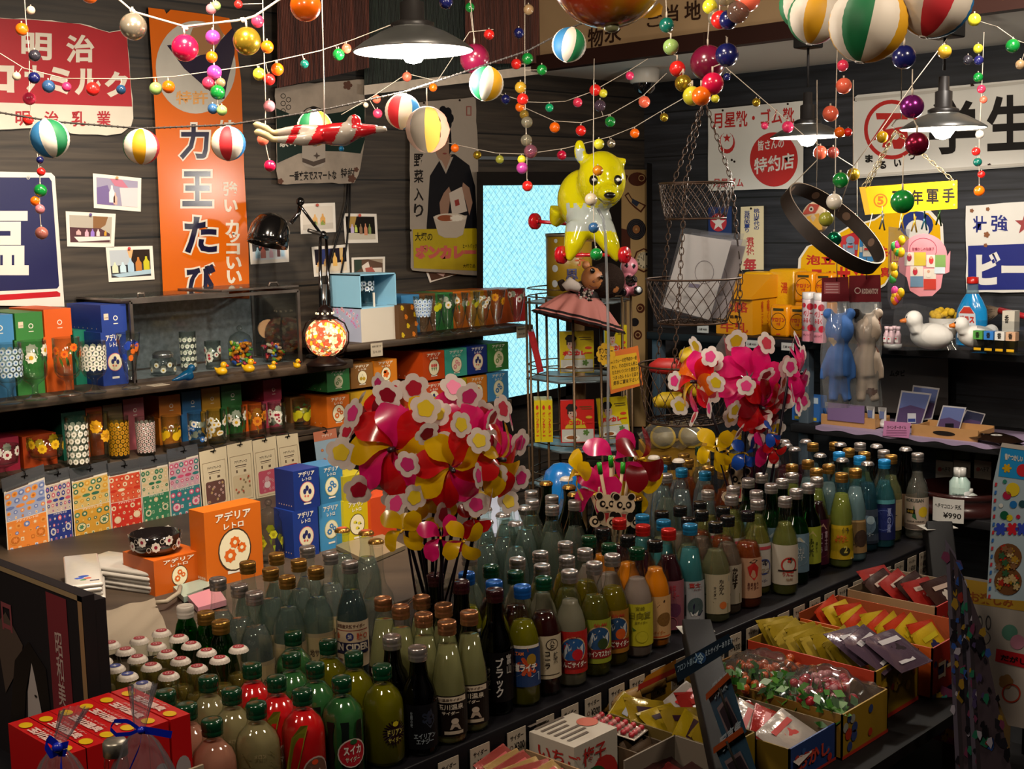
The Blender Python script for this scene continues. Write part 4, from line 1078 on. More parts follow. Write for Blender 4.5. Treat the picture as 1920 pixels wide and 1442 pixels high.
# ------------------------------------------------------------------ printed glasses
GLS=GL('fbfdfb','c4ceca',.02)
def glassware(kind,h,r,pat,seed=0):
 """returns (profile, radius function, band of the print)"""
 if kind=='goblet':
  P=[(r*.82,0),(r*.86,.004),(r*.5,.008),(r*.22,.016),(r*.2,h*.2),(r*.26,h*.26),(r*.75,h*.34),(r*.94,h*.42),(r*.97,h*.6),(r,h),(r*.95,h),(r*.92,h*.6),(r*.88,h*.43),(r*.6,h*.36),(0,h*.34)]
  lo,hi=h*.44,h*.92
 elif kind=='coupe':
  P=[(r*.7,0),(r*.72,.004),(r*.3,.01),(r*.16,.02),(r*.15,h*.3),(r*.5,h*.36),(r*.9,h*.45),(r*.96,h*.6),(r,h),(r*.96,h),(r*.92,h*.6),(r*.84,h*.47),(0,h*.4)]
  lo,hi=h*.5,h*.92
 elif kind=='parfait':
  P=[(r*.78,0),(r*.8,.004),(r*.3,.012),(r*.22,h*.1),(r*.3,h*.16),(r*.48,h*.3),(r*.66,h*.5),(r*.86,h*.72),(r,h),(r*.95,h),(r*.8,h*.72),(r*.5,h*.34),(0,h*.2)]
  lo,hi=h*.5,h*.92
 else:
  P=[(r*.86,0),(r*.9,.003),(r*.93,h*.3),(r,h),(r*.95,h),(r*.88,h*.3),(r*.84,.012),(0,.010)]
  lo,hi=h*.08,h*.88
 n=next(i for i,p in enumerate(P) if p[1]==h and i>2)
 O=P[:n+1]
 def rad(y):
  for (ra,ya),(rb,yb) in zip(O,O[1:]):
   if ya<=y<=yb:return ra+(rb-ra)*(y-ya)/max(yb-ya,1e-6)
  return r
 return P,rad,lo,hi
def place_glass(lb,px,py,z,kind,h,r,pat,seed=1,cat='glass',group='printed retro glasses'):
 q=onZ(px,py,z); P,rad,lo,hi=glassware(kind,h,r,pat)
 root=thing('goblet' if kind in ('goblet','coupe','parfait') else 'tumbler',lb,cat,q,group,world=False)
 b=B(); b.lathe(P,GLS,28,cap=(True,False)); b.obj('glass_body',root)
 b=B(); rr=random.Random(seed)
 b.at(CY(lambda y:rad(y)+.0005,ref=r))
 C=2*pi*r; s=pat[0]
 def fl(x,y,q,c,cc,k=8,dp=.45):b.flower(x,min(max(y,lo+q),hi),q,M(c,.45),M(cc,.45) if cc else None,k=k,deep=dp,n=3,z=.0003+rr.random()*.0003)
 if s=='rows':# rows of one flower
  _,c,cc,q,rows=pat
  for j in range(rows):
   y=lo+(hi-lo)*(j+.5)/rows; n=int(C/(q*2.05))
   for i in range(n):fl((i+.5*(j % 2))*C/n,y,q,c,cc)
 elif s=='big':# a few big flowers and leaves
  _,c,cc,q,n,leaf=pat
  for i in range(n*3 if leaf else 0):
   x=rr.random()*C; y=rr.uniform(lo,lo+(hi-lo)*.55); b.poly([(x,y),(x+q*.25,y+q),(x+q*rr.uniform(-.5,.8),y+q*1.9),(x-q*.15,y+q*.9)],M(leaf,.45),z=.0003)
  for i in range(n):fl(C*(i+rr.uniform(-.15,.15))/n,lo+(hi-lo)*(.62+.22*(i % 2)-.1*rr.random()),q*rr.uniform(.85,1.1),c,cc,k=9,dp=.5)
 elif s=='mix':# scattered flowers of several colours
  _,cols,q,n=pat
  for i in range(n):
   c,cc=cols[i % len(cols)]; fl(rr.random()*C,rr.uniform(lo+q,hi-q),q*rr.uniform(.6,1.15),c,cc,k=7)
 elif s=='fruit':
  _,c,lf,q,n=pat
  for i in range(n):
   x=C*i/n; y=lo+(hi-lo)*.45
   b.disc(x,y,q,M(c,.45),z=.0004,n=14,rings=2); b.disc(x+q*1.2,y+q*.6,q*.9,M(c,.45),z=.0003,n=14,rings=2)
   b.poly([(x,y+q),(x+q*.15,y+q),(x+q*.5,y+q*2.2),(x+q*.35,y+q*2.2)],M(lf,.45),z=.0006); b.poly([(x+q*.4,y+q*2.1),(x+q*1.3,y+q*2.5),(x+q*1.7,y+q*1.8)],M(lf,.45),z=.0006)
 b.obj('printed_pattern',root)
 return root
W_,Yc='cfcabc','b89008'
place_glass('light blue-flowered goblet at the left end of the upper shelf',21,757,Z1,'goblet',.149,.033,('rows','b8c8d0','2a5a98',.0075,5),2)
place_glass('white daisy goblet in front of the green gift boxes',67,750,Z1,'goblet',.149,.034,('big',W_,Yc,.017,6,'1e4a1c'),3)
place_glass('orange tulip goblet in front of the orange gift boxes',130,742,Z1,'goblet',.149,.034,('big','d06008','b03808',.012,9,'3a5a1c'),4)
place_glass('tall glass with rows of white flowers, left of the dark blue boxes',179,737,Z1,'goblet',.135,.033,('rows',W_,'5a6a50',.008,5),5)
place_glass('blue and orange balloon printed parfait glass before the glass case',246,729,Z1,'parfait',.148,.031,('mix',[('1a3a98',None),('c86018',None)],.009,22),6)
place_glass('red-centred daisy coupe glass at the left end of the middle shelf',6,897,Z2,'coupe',.085,.042,('big',W_,'8a1028',.014,8,None),7)
place_glass('wide coupe glass with yellow flowers on the middle shelf',88,884,Z2,'coupe',.09,.045,('big','c8a010','a87808',.014,9,None),8)
place_glass('tall tumbler with white flowers before the teal gift box',148,877,Z2,'tumbler',.135,.029,('rows',W_,'8a8a70',.008,6),9)
place_glass('tall tumbler with big yellow flowers before the orange box',189,868,Z2,'tumbler',.135,.027,('big','c89010','a87008',.018,5,None),10)
place_glass('tumbler covered with small golden flowers',225,859,Z2,'tumbler',.115,.028,('rows','a87808','7a4a08',.0065,8),11)
place_glass('tumbler with small white dotted flowers before the pink boxes',275,853,Z2,'tumbler',.105,.026,('rows','c0b0a8','8a4a48',.0055,9),12)
place_glass('tumbler with a yellow animal print before the amber boxes',323,846,Z2,'tumbler',.1,.027,('fruit','c8a008','a87808',.012,4),13)
place_glass('blue tumbler with white flowers before the mid-blue boxes',372,838,Z2,'tumbler',.098,.027,('mix',[(W_,'2a5a98'),('2a5a98',W_)],.010,26),14)
place_glass('tumbler with yellow-centred white daisies before the ochre boxes',408,832,Z2,'tumbler',.098,.027,('mix',[(W_,Yc)],.011,28),15)
place_glass('tumbler with large white daisies before the lower green box',446,825,Z2,'tumbler',.098,.027,('big',W_,Yc,.016,6,'1e4a1c'),16)
place_glass('tumbler with orange flowers before the single orange box',484,820,Z2,'tumbler',.098,.027,('big','c87810','a84808',.015,6,'6a4a10'),17)
place_glass('tumbler with red-centred white daisies before the rose boxes',521,813,Z2,'tumbler',.094,.027,('mix',[(W_,'8a1028')],.012,22),18)
place_glass('tumbler with yellow cherries at the right end of the middle shelf',567,804,Z2,'tumbler',.09,.028,('fruit','a8a010','2a4a18',.014,4),19)
for i,(px,py,pat,lb) in enumerate(((795,634,('rows','b8c8d8','2a5aa0',.008,5),'blue and white flowered'),(817,631,('fruit','a8a808','2a5a18',.011,3),'yellow cherry printed'),(840,628,('big',W_,Yc,.013,6,'1e4a1c'),'white daisy printed'),(862,626,('big',W_,Yc,.012,5,'2a5a1c'),'pale daisy printed'),(884,623,('fruit','a8a010','3a4a18',.010,4),'green and yellow printed'),(906,621,('mix',[(W_,Yc)],.010,18),'white and gold flowered'),(932,618,('big','c8860c','a85808',.014,5,None),'amber flowered'),(969,612,('big',W_,'98182c',.012,6,None),'clear red-dotted flower'))):
 place_glass(lb+' parfait glass on the shelf by the door',px,py,Z3,'parfait',.135,.032,pat,30+i)
for i,(c,p0,p1,t,lb) in enumerate((('3a7cae',752,786,553,'blue'),('6a4420',786,816,551,'brown'),('2c7438',816,849,549,'green'),('c0640c',849,882,546,'orange'),('b8800c',882,907,545,'yellow-orange'),('b85a10',907,936,543,'second orange'),('a8440c',936,962,542,'rust orange'),('a01a1c',962,985,541,'red'))):
 gift(p0,p1,t,Z3,3.23,.14,c,lb+' gift box in the row behind the parfait glasses')
o,_=gift(747,781,571,Z3,3.10,.06,'4e300f','brown gift box printed with yellow and orange bears and chicks')
b=B(); x0,x1,z1=onY(747,571,3.1).x,onY(781,571,3.1).x,_
b.at(FR((x0,3.0999,Z3),(1,0,0),(0,0,1),(0,-1,0)))
for u,v,c in ((.2,.9,'b89c10'),(.75,.9,'b86410'),(.4,.63,'b86410'),(.9,.68,'b89c10'),(.5,.36,'b89c10'),(.95,.4,'b86410'),(.2,.1,'b89c10'),(.8,.1,'b86410')):
 b.flower(u*(x1-x0),v*(z1-Z3),.008,M(c,.5),k=5,deep=.35,z=.0005); b.disc(u*(x1-x0)-.003,v*(z1-Z3)+.006,.004,M(c,.5),z=.0006,n=8)
b.obj('animal_print',parent=o)
# two glasses inside the window box
for u in (.2,.7):
 q=Vector((onY(676,580,3.12).x+u*.1+.012,3.19,zw1+.0045))
 P,rad,lo,hi=glassware('tumbler',.098,.028,None)
 root=thing('tumbler','blue flower printed glass inside the pale blue window box, '+('left one' if u<.5 else 'right one'),'glass',q,'printed retro glasses',world=False)
 b=B(); b.lathe(P,GLS,24,cap=(True,False)); b.obj('glass_body',root)
 b=B().at(CY(lambda y:rad(y)+.0005,ref=.028))
 for j in range(2):
  for i in range(9):b.flower(i*.0195+j*.01,.055+j*.016,.009,M('c8d0d4',.4),M('2a4a78',.4),k=6,n=3,z=.0004)
 b.obj('printed_pattern',root)
# ------------------------------------------------------------------ lower left: big orange boxes, bowl, jars, stacked small boxes on the back counter
ZC=.75
def gz(p0,p1,pb,pt,d,col,lb,em=None,z=ZC):
 q=onZ((p0+p1)/2,pb,z); yf=q.y
 return gift(p0,p1,pt,z,yf,d,col,lb,em=em),yf
(o,zb1),y1=gz(381,489,1092,951,.06,'b85a0c','big orange gift box with a round flower emblem on the back counter','daisy')
(o,zb0),y0_=gz(287,381,1108,1042,.13,'b0500a','low orange gift box carrying the black flowered bowl','daisy')
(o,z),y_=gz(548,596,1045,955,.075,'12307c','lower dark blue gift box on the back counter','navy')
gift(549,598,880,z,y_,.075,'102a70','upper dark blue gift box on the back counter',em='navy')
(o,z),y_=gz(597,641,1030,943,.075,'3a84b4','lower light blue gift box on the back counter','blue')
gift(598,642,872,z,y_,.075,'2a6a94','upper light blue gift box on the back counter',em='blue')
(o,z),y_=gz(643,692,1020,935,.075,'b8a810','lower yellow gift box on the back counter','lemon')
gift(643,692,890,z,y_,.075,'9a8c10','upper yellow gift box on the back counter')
(o,z),y_=gz(694,742,1010,930,.075,'b03a10','dark orange gift box on the back counter behind the pinwheels')
q=Vector((onY(322,1030,y0_).x,y0_+.066,zb0))
root=thing('bowl','black glass bowl with white and crimson flowers on the low orange box','bowl',q,world=False)
P=[(.026,0),(.044,.003),(.054,.018),(.057,.044),(.055,.045),(.05,.018),(0,.006)]
b=B(); b.lathe(P,M('120e0e',.12,coat=1),36); b.obj('bowl_body',root)
b=B().at(CY(lambda y:.0535+.08*y+.0006,ref=.064))
for i in range(12):b.flower(i*.0335,.024+.012*(i % 2),.012,M('c8c0b4',.4),M('80102a',.4),k=8,n=3); b.ring(i*.0335+.016,.036-.018*(i % 2),.006,.0014,M('b8b0a4',.4),n=10)
b.obj('printed_pattern',root)
def stopper_jar(lb,px,py,z,h,r,roses=True,fill=None):
 q=onZ(px,py,z)
 root=thing('glass_jar',lb,'jar',q,world=False)
 b=B(); b.lathe([(r*.92,0),(r,.005),(r,h*.62),(r*.8,h*.72),(r*.8,h*.76)],GLS,28,cap=(True,False)); b.obj('jar_body',root)
 b=B(); b.lathe([(r*.86,h*.76),(r*.88,h*.78),(r*.6,h*.84),(r*.2,h*.87),(r*.16,h*.9)],GLS,28,cap=(False,False)); b.ball((0,0,h*.95),r*.3,GLS,14,10); b.obj('stopper',root)
 if roses:
  b=B().at(CY(r+.0006))
  for i in range(7):
   x=i*2*pi*r/7; b.flower(x,h*.34+.02*(i % 2),.011,M('a8a418',.45),M('8a8010',.45),k=6,n=3); b.poly([(x,h*.2),(x+.004,h*.3),(x-.003,h*.3)],M('7a8a18',.45))
  b.obj('printed_pattern',root)
 return root
stopper_jar('stoppered glass jar with yellow roses beside the big orange box',508,1052,ZC,.15,.03)
stopper_jar('small stoppered jar between the gift boxes on the lowest shelf',770,742,Z4,.115,.022,False)
# ------------------------------------------------------------------ glass show case with its contents
YC0=3.15
xa,xb=onY(252,700,YC0).x,onY(564,690,YC0).x
zt=onY(400,556,YC0).z
CHR=M('8a8078',.28,.85,mott=.4,scale=20); CG=GL('fafcfc','e0e8e8',.02,spec=1.35)
root=thing('glass_case','glass show case with worn chrome frame on the upper shelf','case',((xa+xb)/2,3.27,Z1))
b=B(); t=.009; yb=3.39
for x in (xa,xb):
 for y in (YC0,yb):b.box((x-t/2,y-t/2,Z1),(x+t/2,y+t/2,zt),CHR)
for z in (Z1+t/2,zt):
 for y in (YC0,yb):b.box((xa,y-t/2,z-t/2),(xb,y+t/2,z+t/2),CHR)
 for x in (xa,xb):b.box((x-t/2,YC0,z-t/2),(x+t/2,yb,z+t/2),CHR)
b.obj('frame',root)
b=B(); b.box((xa,yb-.002,Z1),(xb,yb,zt),M('8a9296',.45,.25,mott=.45,scale=70)); b.box((xa,YC0,Z1+.001),(xb,yb,Z1+.004),M('8a9094',.4,.3,mott=.4,scale=60)); b.obj('sheet_back',root)
b=B(); b.box((xa+t/2,YC0-.001,Z1+t),(xb-t/2,YC0+.001,zt-t/2),CG); b.obj('front_pane',root)
for x,nm in ((xa,'side_pane'),(xb,'side_pane')):
 b=B(); b.box((x-.001,YC0+t/2,Z1+t),(x+.001,yb-t/2,zt-t/2),CG); b.obj(nm,parent=root)
b=B(); b.box((xa-.03,YC0-.005,zt+t/2),(xa+(xb-xa)*.56,yb,zt+t/2+.006),CHR); b.box((xa-.02,YC0+.015,zt+.011),(xa+(xb-xa)*.54,yb-.02,zt+.0125),CG)
b.tube([(xa+.03,YC0+.01,zt+.011),(xa+.03,YC0+.01,zt+.022),(xa+.05,YC0+.012,zt+.022),(xa+.05,YC0+.012,zt+.011)],.003,CHR,8); b.obj('lid',root)
b=B(); b.box((xa+(xb-xa)*.52,YC0-.002,zt+t/2+.007),(xb+.004,yb,zt+t/2+.012),CHR); b.box((xa+(xb-xa)*.55,YC0+.015,zt+.0165),(xb-.015,yb-.02,zt+.018),CG)
b.tube([(xb-.09,YC0+.02,zt+.016),(xb-.085,YC0+.02,zt+.028),(xb-.06,YC0+.02,zt+.028),(xb-.055,YC0+.02,zt+.016)],.003,CHR,8); b.obj('lid',root)
ZI=Z1+.004
def zin(px,y):p=onY(px,700,y); return Vector((p.x,y,ZI))
# jar with a screwed metal lid
q=zin(307,3.21); root=thing('glass_jar','squat glass jar with grooved metal lid and daisies inside the show case','jar',q,world=False)
b=B(); b.lathe([(.03,0),(.035,.006),(.036,.04),(.028,.05),(.027,.052)],GLS,28,cap=(True,False)); b.obj('jar_body',root)
b=B(); b.lathe([(.029,.051),(.03,.053),(.029,.056),(.03,.059),(.029,.062),(.02,.069),(0,.071)],M('a8a8a8',.25,.9),28); b.obj('metal_lid',root)
b=B().at(CY(.0365))
for i in range(12):b.flower(i*.019,.018+.014*(i % 2),.008,M(W_,.45),M(Yc,.45),k=9,n=3)
b.obj('printed_pattern',root)
def inglass(lb,px,y,h,r,pat,seed):
 q=zin(px,y); P,rad,lo,hi=glassware('tumbler',h,r,pat)
 p=onY(px,700,y); z0=Z1
 g=place_glass(lb,px,0,ZI,'tumbler',h,r,pat,seed); g.location=q
inglass('tall tumbler with white flower bands inside the show case',355,3.24,.115,.024,('rows',W_,'8aa080',.007,5),50)
inglass('tumbler with red-centred daisies inside the show case',401,3.22,.083,.024,('mix',[(W_,'a01828')],.011,22),51)
CANDY=['c03020','c87a10','2a50a8','c8b020','4a8a30','b8a890','a82848','b05a18']
def candy_jar(lb,px,y,r,h,n,seed):
 q=zin(px,y); root=thing('candy_jar',lb,'jar',q,world=False)
 b=B(); b.lathe([(r*.7,0),(r*.78,.004),(r,h*.2),(r,h*.55),(r*.96,h*.6)],GLS,28,cap=(True,False)); b.obj('jar_body',root)
 b=B(); b.lathe([(r*.98,h*.6),(r*.8,h*.72),(r*.4,h*.8),(r*.12,h*.83)],GLS,28,cap=(False,False)); b.ball((0,0,h*.9),r*.25,GLS,14,10); b.obj('lid',root)
 rr=random.Random(seed); b=B()
 for i in range(n):
  a,d,z=rr.random()*6.28,r*.84*sqrt(rr.random()),h*(.06+.5*rr.random())
  if z<h*.2:d*=.85
  b.xf(MTR((d*cos(a),d*sin(a),z)) @ MRO(rr.random()*3,4,(rr.random(),rr.random(),.3)))
  b.box((-.009,-.006,-.004),(.009,.006,.004),M(rr.choice(CANDY),.35),bev=.003)
 b.xf(None); ob=b.obj('candies',root); ob['kind']='stuff'
candy_jar('domed glass jar full of wrapped candies inside the show case',453,3.22,.036,.125,90,4)
candy_jar('low domed candy dish at the right inside the show case',515,3.22,.036,.1,36,6)
# ducks and blue bird on the shelf edge
def duck(lb,px,py,k):
 q=onZ(px,py,Z1); b=B(); Yl=M('c89a08',.35)
 root=thing('rubber_duck',lb,'duck',q,'yellow rubber ducks',world=False)
 b.ball((0,0,.0105*k),.013*k,Yl,14,10,sc=(1.15,.85,.8)); b.ball((.006*k,0,.026*k),.0085*k,Yl,14,10)
 b.tube([(-.01*k,0,.012*k),(-.018*k,0,.02*k)],1,Yl,8,rr=[.006*k,.0015*k])
 ob=blob(b,.0012*k,'body',root,smooth=5,mats=[Yl])
 b=B(); b.tube([(.0125*k,0,.0245*k),(.019*k,0,.0235*k)],1,M('b83a08',.35),8,rr=[.004*k,.0022*k]); b.obj('beak',root)
 b=B()
 for s in (-1,1):b.ball((.0115*k,s*.005*k,.029*k),.0014*k,M('0a0a0a',.2),8,6)
 b.obj('eyes',root)
 root.rotation_euler=(0,0,-1.25+.3*sin(px)); return root
duck('rubber duck leftmost of the four on the upper shelf edge',416,704,1.15)
duck('rubber duck, second from the left on the upper shelf edge',467,699,1.2)
duck('smaller rubber duck, third from the left on the shelf edge',511,694,.8)
duck('smaller rubber duck nearest the glowing mosaic lamp',557,691,.85)
q=onZ(352,714,Z1); root=thing('glass_bird','blue glass bird standing before the show case','ornament',q)
b=B(); BG=GL('1c8cc8','0a4a88',.02,.35,'1a86c0')
d=lambda x,z:q+Vector((x,0,z))
b.tube([d(-.05,.006),d(-.03,.009),d(-.005,.016),d(.012,.022)],1,BG,12,rr=[.002,.007,.013,.012]); b.ball(d(.014,.034),.011,BG,14,10); b.tube([d(.022,.034),d(.03,.032)],1,BG,8,rr=[.005,.001]); b.ball(d(.004,.012),.014,BG,14,10,sc=(1.1,.9,.85))
blob(b,.002,'bird_body',root,smooth=6)
# mosaic lamp
q=onZ(613,684,Z1); q.y+=.0
root=thing('mosaic_lamp','round mosaic glass lamp glowing red and gold on a dark base','lamp',q)
k=depth(q)/F; DB=M('160c0a',.35)
def mosaic():
 m,nt,out=newmat('mosaic_glass'); L=nt.links.new
 tc=nd(nt,'TexCoord'); vo=nd(nt,'TexVoronoi'); vo.inputs['Scale'].default_value=95; L(tc.outputs['Object'],vo.inputs['Vector'])
 rp=nd(nt,'ValToRGB'); e=rp.color_ramp.elements; rp.color_ramp.interpolation='CONSTANT'
 e[0].color=(.9,.55,.25,1); e[1].position=.3; e[1].color=(.75,.08,.03,1)
 for p,c in ((.5,(1,.32,.02,1)),(.62,(1,.75,.35,1)),(.78,(.7,.06,.03,1)),(.88,(.25,.12,.05,1))):e.new(p).color=c
 sp=nd(nt,'SeparateColor'); L(vo.outputs['Color'],sp.inputs[0]); L(sp.outputs[0],rp.inputs[0])
 v2=nd(nt,'TexVoronoi',feature='DISTANCE_TO_EDGE'); v2.inputs['Scale'].default_value=95; L(tc.outputs['Object'],v2.inputs['Vector'])
 gt=nd(nt,'Math',operation='GREATER_THAN'); L(v2.outputs[0],gt.inputs[0]); gt.inputs[1].default_value=.06
 st=nd(nt,'Math',operation='MULTIPLY'); L(gt.outputs[0],st.inputs[0]); st.inputs[1].default_value=1.1
 p=nd(nt,'BsdfPrincipled'); p.inputs['Roughness'].default_value=.12
 L(rp.outputs[0],p.inputs['Base Color']); L(rp.outputs[0],p.inputs['Emission Color']); L(st.outputs[0],p.inputs['Emission Strength'])
 L(p.outputs[0],out.inputs[0]); return m
c=q+Vector((0,0,52*k))
b=B(); b.ball(c,38*k,mosaic(),36,24,sc=(1,1,.97)); b.obj('globe',root)
b=B(); b.lathe([(38*k,0),(39*k,2*k),(30*k,8*k),(18*k,14*k),(17*k,18*k)],DB,32,c=q); b.obj('base',root)
b=B(); b.lathe([(24*k,86*k),(25*k,88*k),(15*k,92*k),(16*k,97*k),(13*k,106*k),(5*k,111*k),(2.5*k,114*k),(3.5*k,118*k),(0,126*k)],DB,28,c=q)
for i in range(10):b.ball(q+Vector((15.5*k*cos(i*.628),15.5*k*sin(i*.628),97*k)),2.2*k,M('f0d8a8',.3,em=1.2),8,6)
b.obj('cap',root)
b=B()
for s in (-1,1):
 b.tube([q+r_*(s*x*k)+Vector((0,0,z*k)) for x,z in ((14,14),(32,24),(42,42),(43,60),(36,78),(22,87))],1.5*k,DB,8)
b.obj('wire_arms',root)
lamp('POINT',c-f_*.05+Vector((0,0,.01)),.35,(1,.5,.2),.03)
# black desk lamp
YD=3.22
def dy(x,y,d=0):return onY(x,y,YD+d)
BK=M('0b0a0a',.12,coat=.8)
root=thing('desk_lamp','black angle-arm desk lamp with round shade behind the mosaic lamp','lamp',Vector((dy(606,640).x,YD,Z1)))
b=B(); hx=dy(506,434); ax=(dy(519,468)-dy(498,394));
kk=depth(hx)/F
T=MTR(hx) @ (dy(500,470)-dy(514,400)).to_track_quat('Z','Y').to_matrix().to_4x4()
b.lathe([(0,-34*kk),(14*kk,-33*kk),(27*kk,-25*kk),(36*kk,-8*kk),(39*kk,12*kk),(38.5*kk,26*kk),(37*kk,26*kk),(36*kk,10*kk),(25*kk,-20*kk),(0,-30*kk)],BK,36,ax=T,cap=(False,False)); b.obj('lamp_shade',root)
b=B()
for d in (-.012,.012):b.tube([dy(603,440,d),dy(563,386,d)],.005,BK,8)
b.tube([dy(545,418),dy(560,400),dy(562,386)],.007,BK,8); b.tube([dy(563,378,-.02),dy(563,378,.02)],.013,BK,14); b.obj('upper_arm',root)
b=B(); b.tube([dy(600,444,-.012),dy(601,560,-.012),Vector((dy(601,640).x,YD-.012,Z1+.02))],.0055,BK,8); b.tube([dy(611,446,.012),dy(618,560,.012),Vector((dy(620,640).x,YD+.012,Z1+.02))],.0055,BK,8); b.obj('lower_arm',root)
b=B(); b.tube([dy(606,533),dy(607,600)],.011,M('8a8480',.3,.8),12); b.obj('spring_sleeve',root)
b=B(); b.lathe([(.06,0),(.062,.006),(.058,.012),(.012,.018),(.012,.03)],BK,28,c=(dy(608,640).x,YD,Z1)); b.obj('lamp_base',root)
b=B(); b.tube([dy(578,432,-.016),dy(600,438,-.018),dy(614,446,-.016)],.006,M('4a4642',.3,.7),8); b.ball(dy(606,440,-.02),.012,BK,10,8); b.obj('joint',root)
# cables on the wall
b=B().at(None)
for pts in ([(652,345),(650,380),(640,420),(625,470),(612,520),(602,580)],[(656,345),(655,400),(650,460),(640,510),(640,540),(632,580)]):
 b.tube([onY(x,y,YW-.012) for x,y in pts],.0035,M('0e0c0c',.5),6)
b.obj('cables',o=onY(645,450,YW),label='thin black cables running down the wall behind the desk lamp',cat='cable')
# ------------------------------------------------------------------ sticker sheets and cards hung on the middle shelf
def hang(pts,lb,nm,cat,group,draw,lift=.0,t=.002,head=True):
 (x0,y0),(x1,y1),(x2,y2),(x3,y3)=pts
 yl=YF-.012-lift
 base=PP((0,yl,0),NL)
 def wq(u,v,z):# u right, v up, both 0..1
  v=1-v
  return base(x0+(x1-x0)*u+(x3-x0+(x2-x1-x3+x0)*u)*v,y0+(y1-y0)*u+(y3-y0+(y2-y1-y3+y0)*u)*v,z)
 root=thing(nm,lb,cat,wq(.5,1,0),group)
 b=B().at(wq); draw(b,t); b.obj('printed_sheet',root)
 if head:
  b=B().at(wq); b.plate([(-.03,.96),(1.02,.96),(1.0,1.14),(-.05,1.17)],GL('c8ccd0','9aa0a8',.1,.35,'8a8c90'),.0006,z=t); b.obj('plastic_header',root)
 hk=M('0c0b0b',.4); c=wq(.52,1.08 if head else .965,t+.002)
 b=B(); b.tube([c+Vector((0,0,-.006)),c,c+Vector((0,-.006,.004)),c+Vector((0,-.004,.012)),c+Vector((0,.012,.014))],.0016,hk,6); b.box(c-Vector((.009,.001,.001)),c+Vector((.009,.001,.001)),hk); b.obj('hook',root)
def sheet(top,bot,dots,seed):
 def draw(b,t):
  rr=random.Random(seed)
  b.plate([(0,0),(1,0),(1,1),(0,1)],M('c8beae',.4),t); z=t+.0003
  b.rect(.02,.5,.98,.93,M(top,.4),z=z); b.rect(.02,.02,.98,.49,M(bot,.4),z=z)
  b.rect(.05,.945,.6,.975,M('4a3a30',.5),z=z); b.txt('アデリアレトロ',.25,.455,.78,.485,FW,bold=.02,z=z+.0003)
  rows=[(.87,6,.075,'c'),(.77,5,.07,'c'),(.685,4,.1,'o'),(.61,6,.05,'c'),(.53,6,.035,'s'),(.40,5,.075,'c'),(.30,6,.045,'c'),(.20,4,.055,'s'),(.08,5,.05,'s')]
  for y,n,r,kd in rows:
   for i in range(n):
    x=(i+.5)/n; c=dots[(i+int(y*20)) % len(dots)]; q=min(r,.46/n)
    if kd=='c':b.disc(x,y,q,M(c[0],.4),ry=q*.55,z=z+.0003,n=12); b.flower(x,y,q*.62,M(c[1],.4),k=6,ry=q*.34,z=z+.0006,n=2)
    elif kd=='o':b.disc(x,y,q*1.1,M(c[0],.4),ry=q*.25,z=z+.0003,n=12)
    else:b.rect(x-q*.7,y-q*.5,x+q*.7,y+q*.5,M(c[1],.4),z=z+.0003); b.disc(x,y,q*.4,M(c[0],.4),ry=q*.3,z=z+.0006,n=6)
  for x,y in ((.2,.2),(.82,.24)):
   b.disc(x,y,.13,M(dots[0][0],.4),ry=.07,z=z+.0008,n=16); b.disc(x,y,.11,M(dots[0][1],.4),ry=.058,z=z+.001,n=16); b.flower(x,y,.08,M(dots[-1][0],.4),k=6,ry=.045,z=z+.0013,n=2)
 return draw
SG='retro sticker sheets on hooks'
hang([(7,918),(83,889),(93,1026),(15,1042)],'orange and blue sticker sheet, leftmost hanging from the middle shelf','sticker_sheet','stickers',SG,sheet('8a90a8','c8742c',[('c8823a','a85a18'),('5a6a98','b8b8c0'),('c87838','c8b898')],1))
hang([(84,905),(131,892),(138,1014),(93,1023)],'navy sticker sheet between the orange and the yellow ones','sticker_sheet','stickers',SG,sheet('a8988a','1c2a6c',[('1c2a6c','b8b0a8'),('a84a5a','c8b8b0'),('2a3a7a','a8607a')],2),lift=-.003)
hang([(134,898),(202,880),(210,999),(141,1015)],'yellow and green sticker sheet in the row on the middle shelf','sticker_sheet','stickers',SG,sheet('b89a58','b8862c',[('2a5a44','c8b888'),('b8862c','c8a860'),('3a6a4a','c8c0a8')],3))
hang([(203,888),(262,876),(269,988),(211,1000)],'red sticker sheet in the row on the middle shelf','sticker_sheet','stickers',SG,sheet('b84a2c','b02a1c',[('b83a24','c8b090'),('a82a18','c8a078'),('c8b898','a82a18')],4))
hang([(263,876),(314,866),(321,973),(270,987)],'green sticker sheet right of the red one','sticker_sheet','stickers',SG,sheet('b8a888','2c6a48',[('2a6a48','b8b090'),('b8a078','c8b898'),('1c5a3c','8aa080')],5),lift=-.003)
hang([(316,862),(371,848),(380,964),(321,977)],'pink and teal sticker sheet, rightmost in the row','sticker_sheet','stickers',SG,sheet('b08a94','2a6a70',[('a83a5a','c8b0b0'),('2a6a68','b8b8a8'),('b84a6a','c8c0b8')],6))
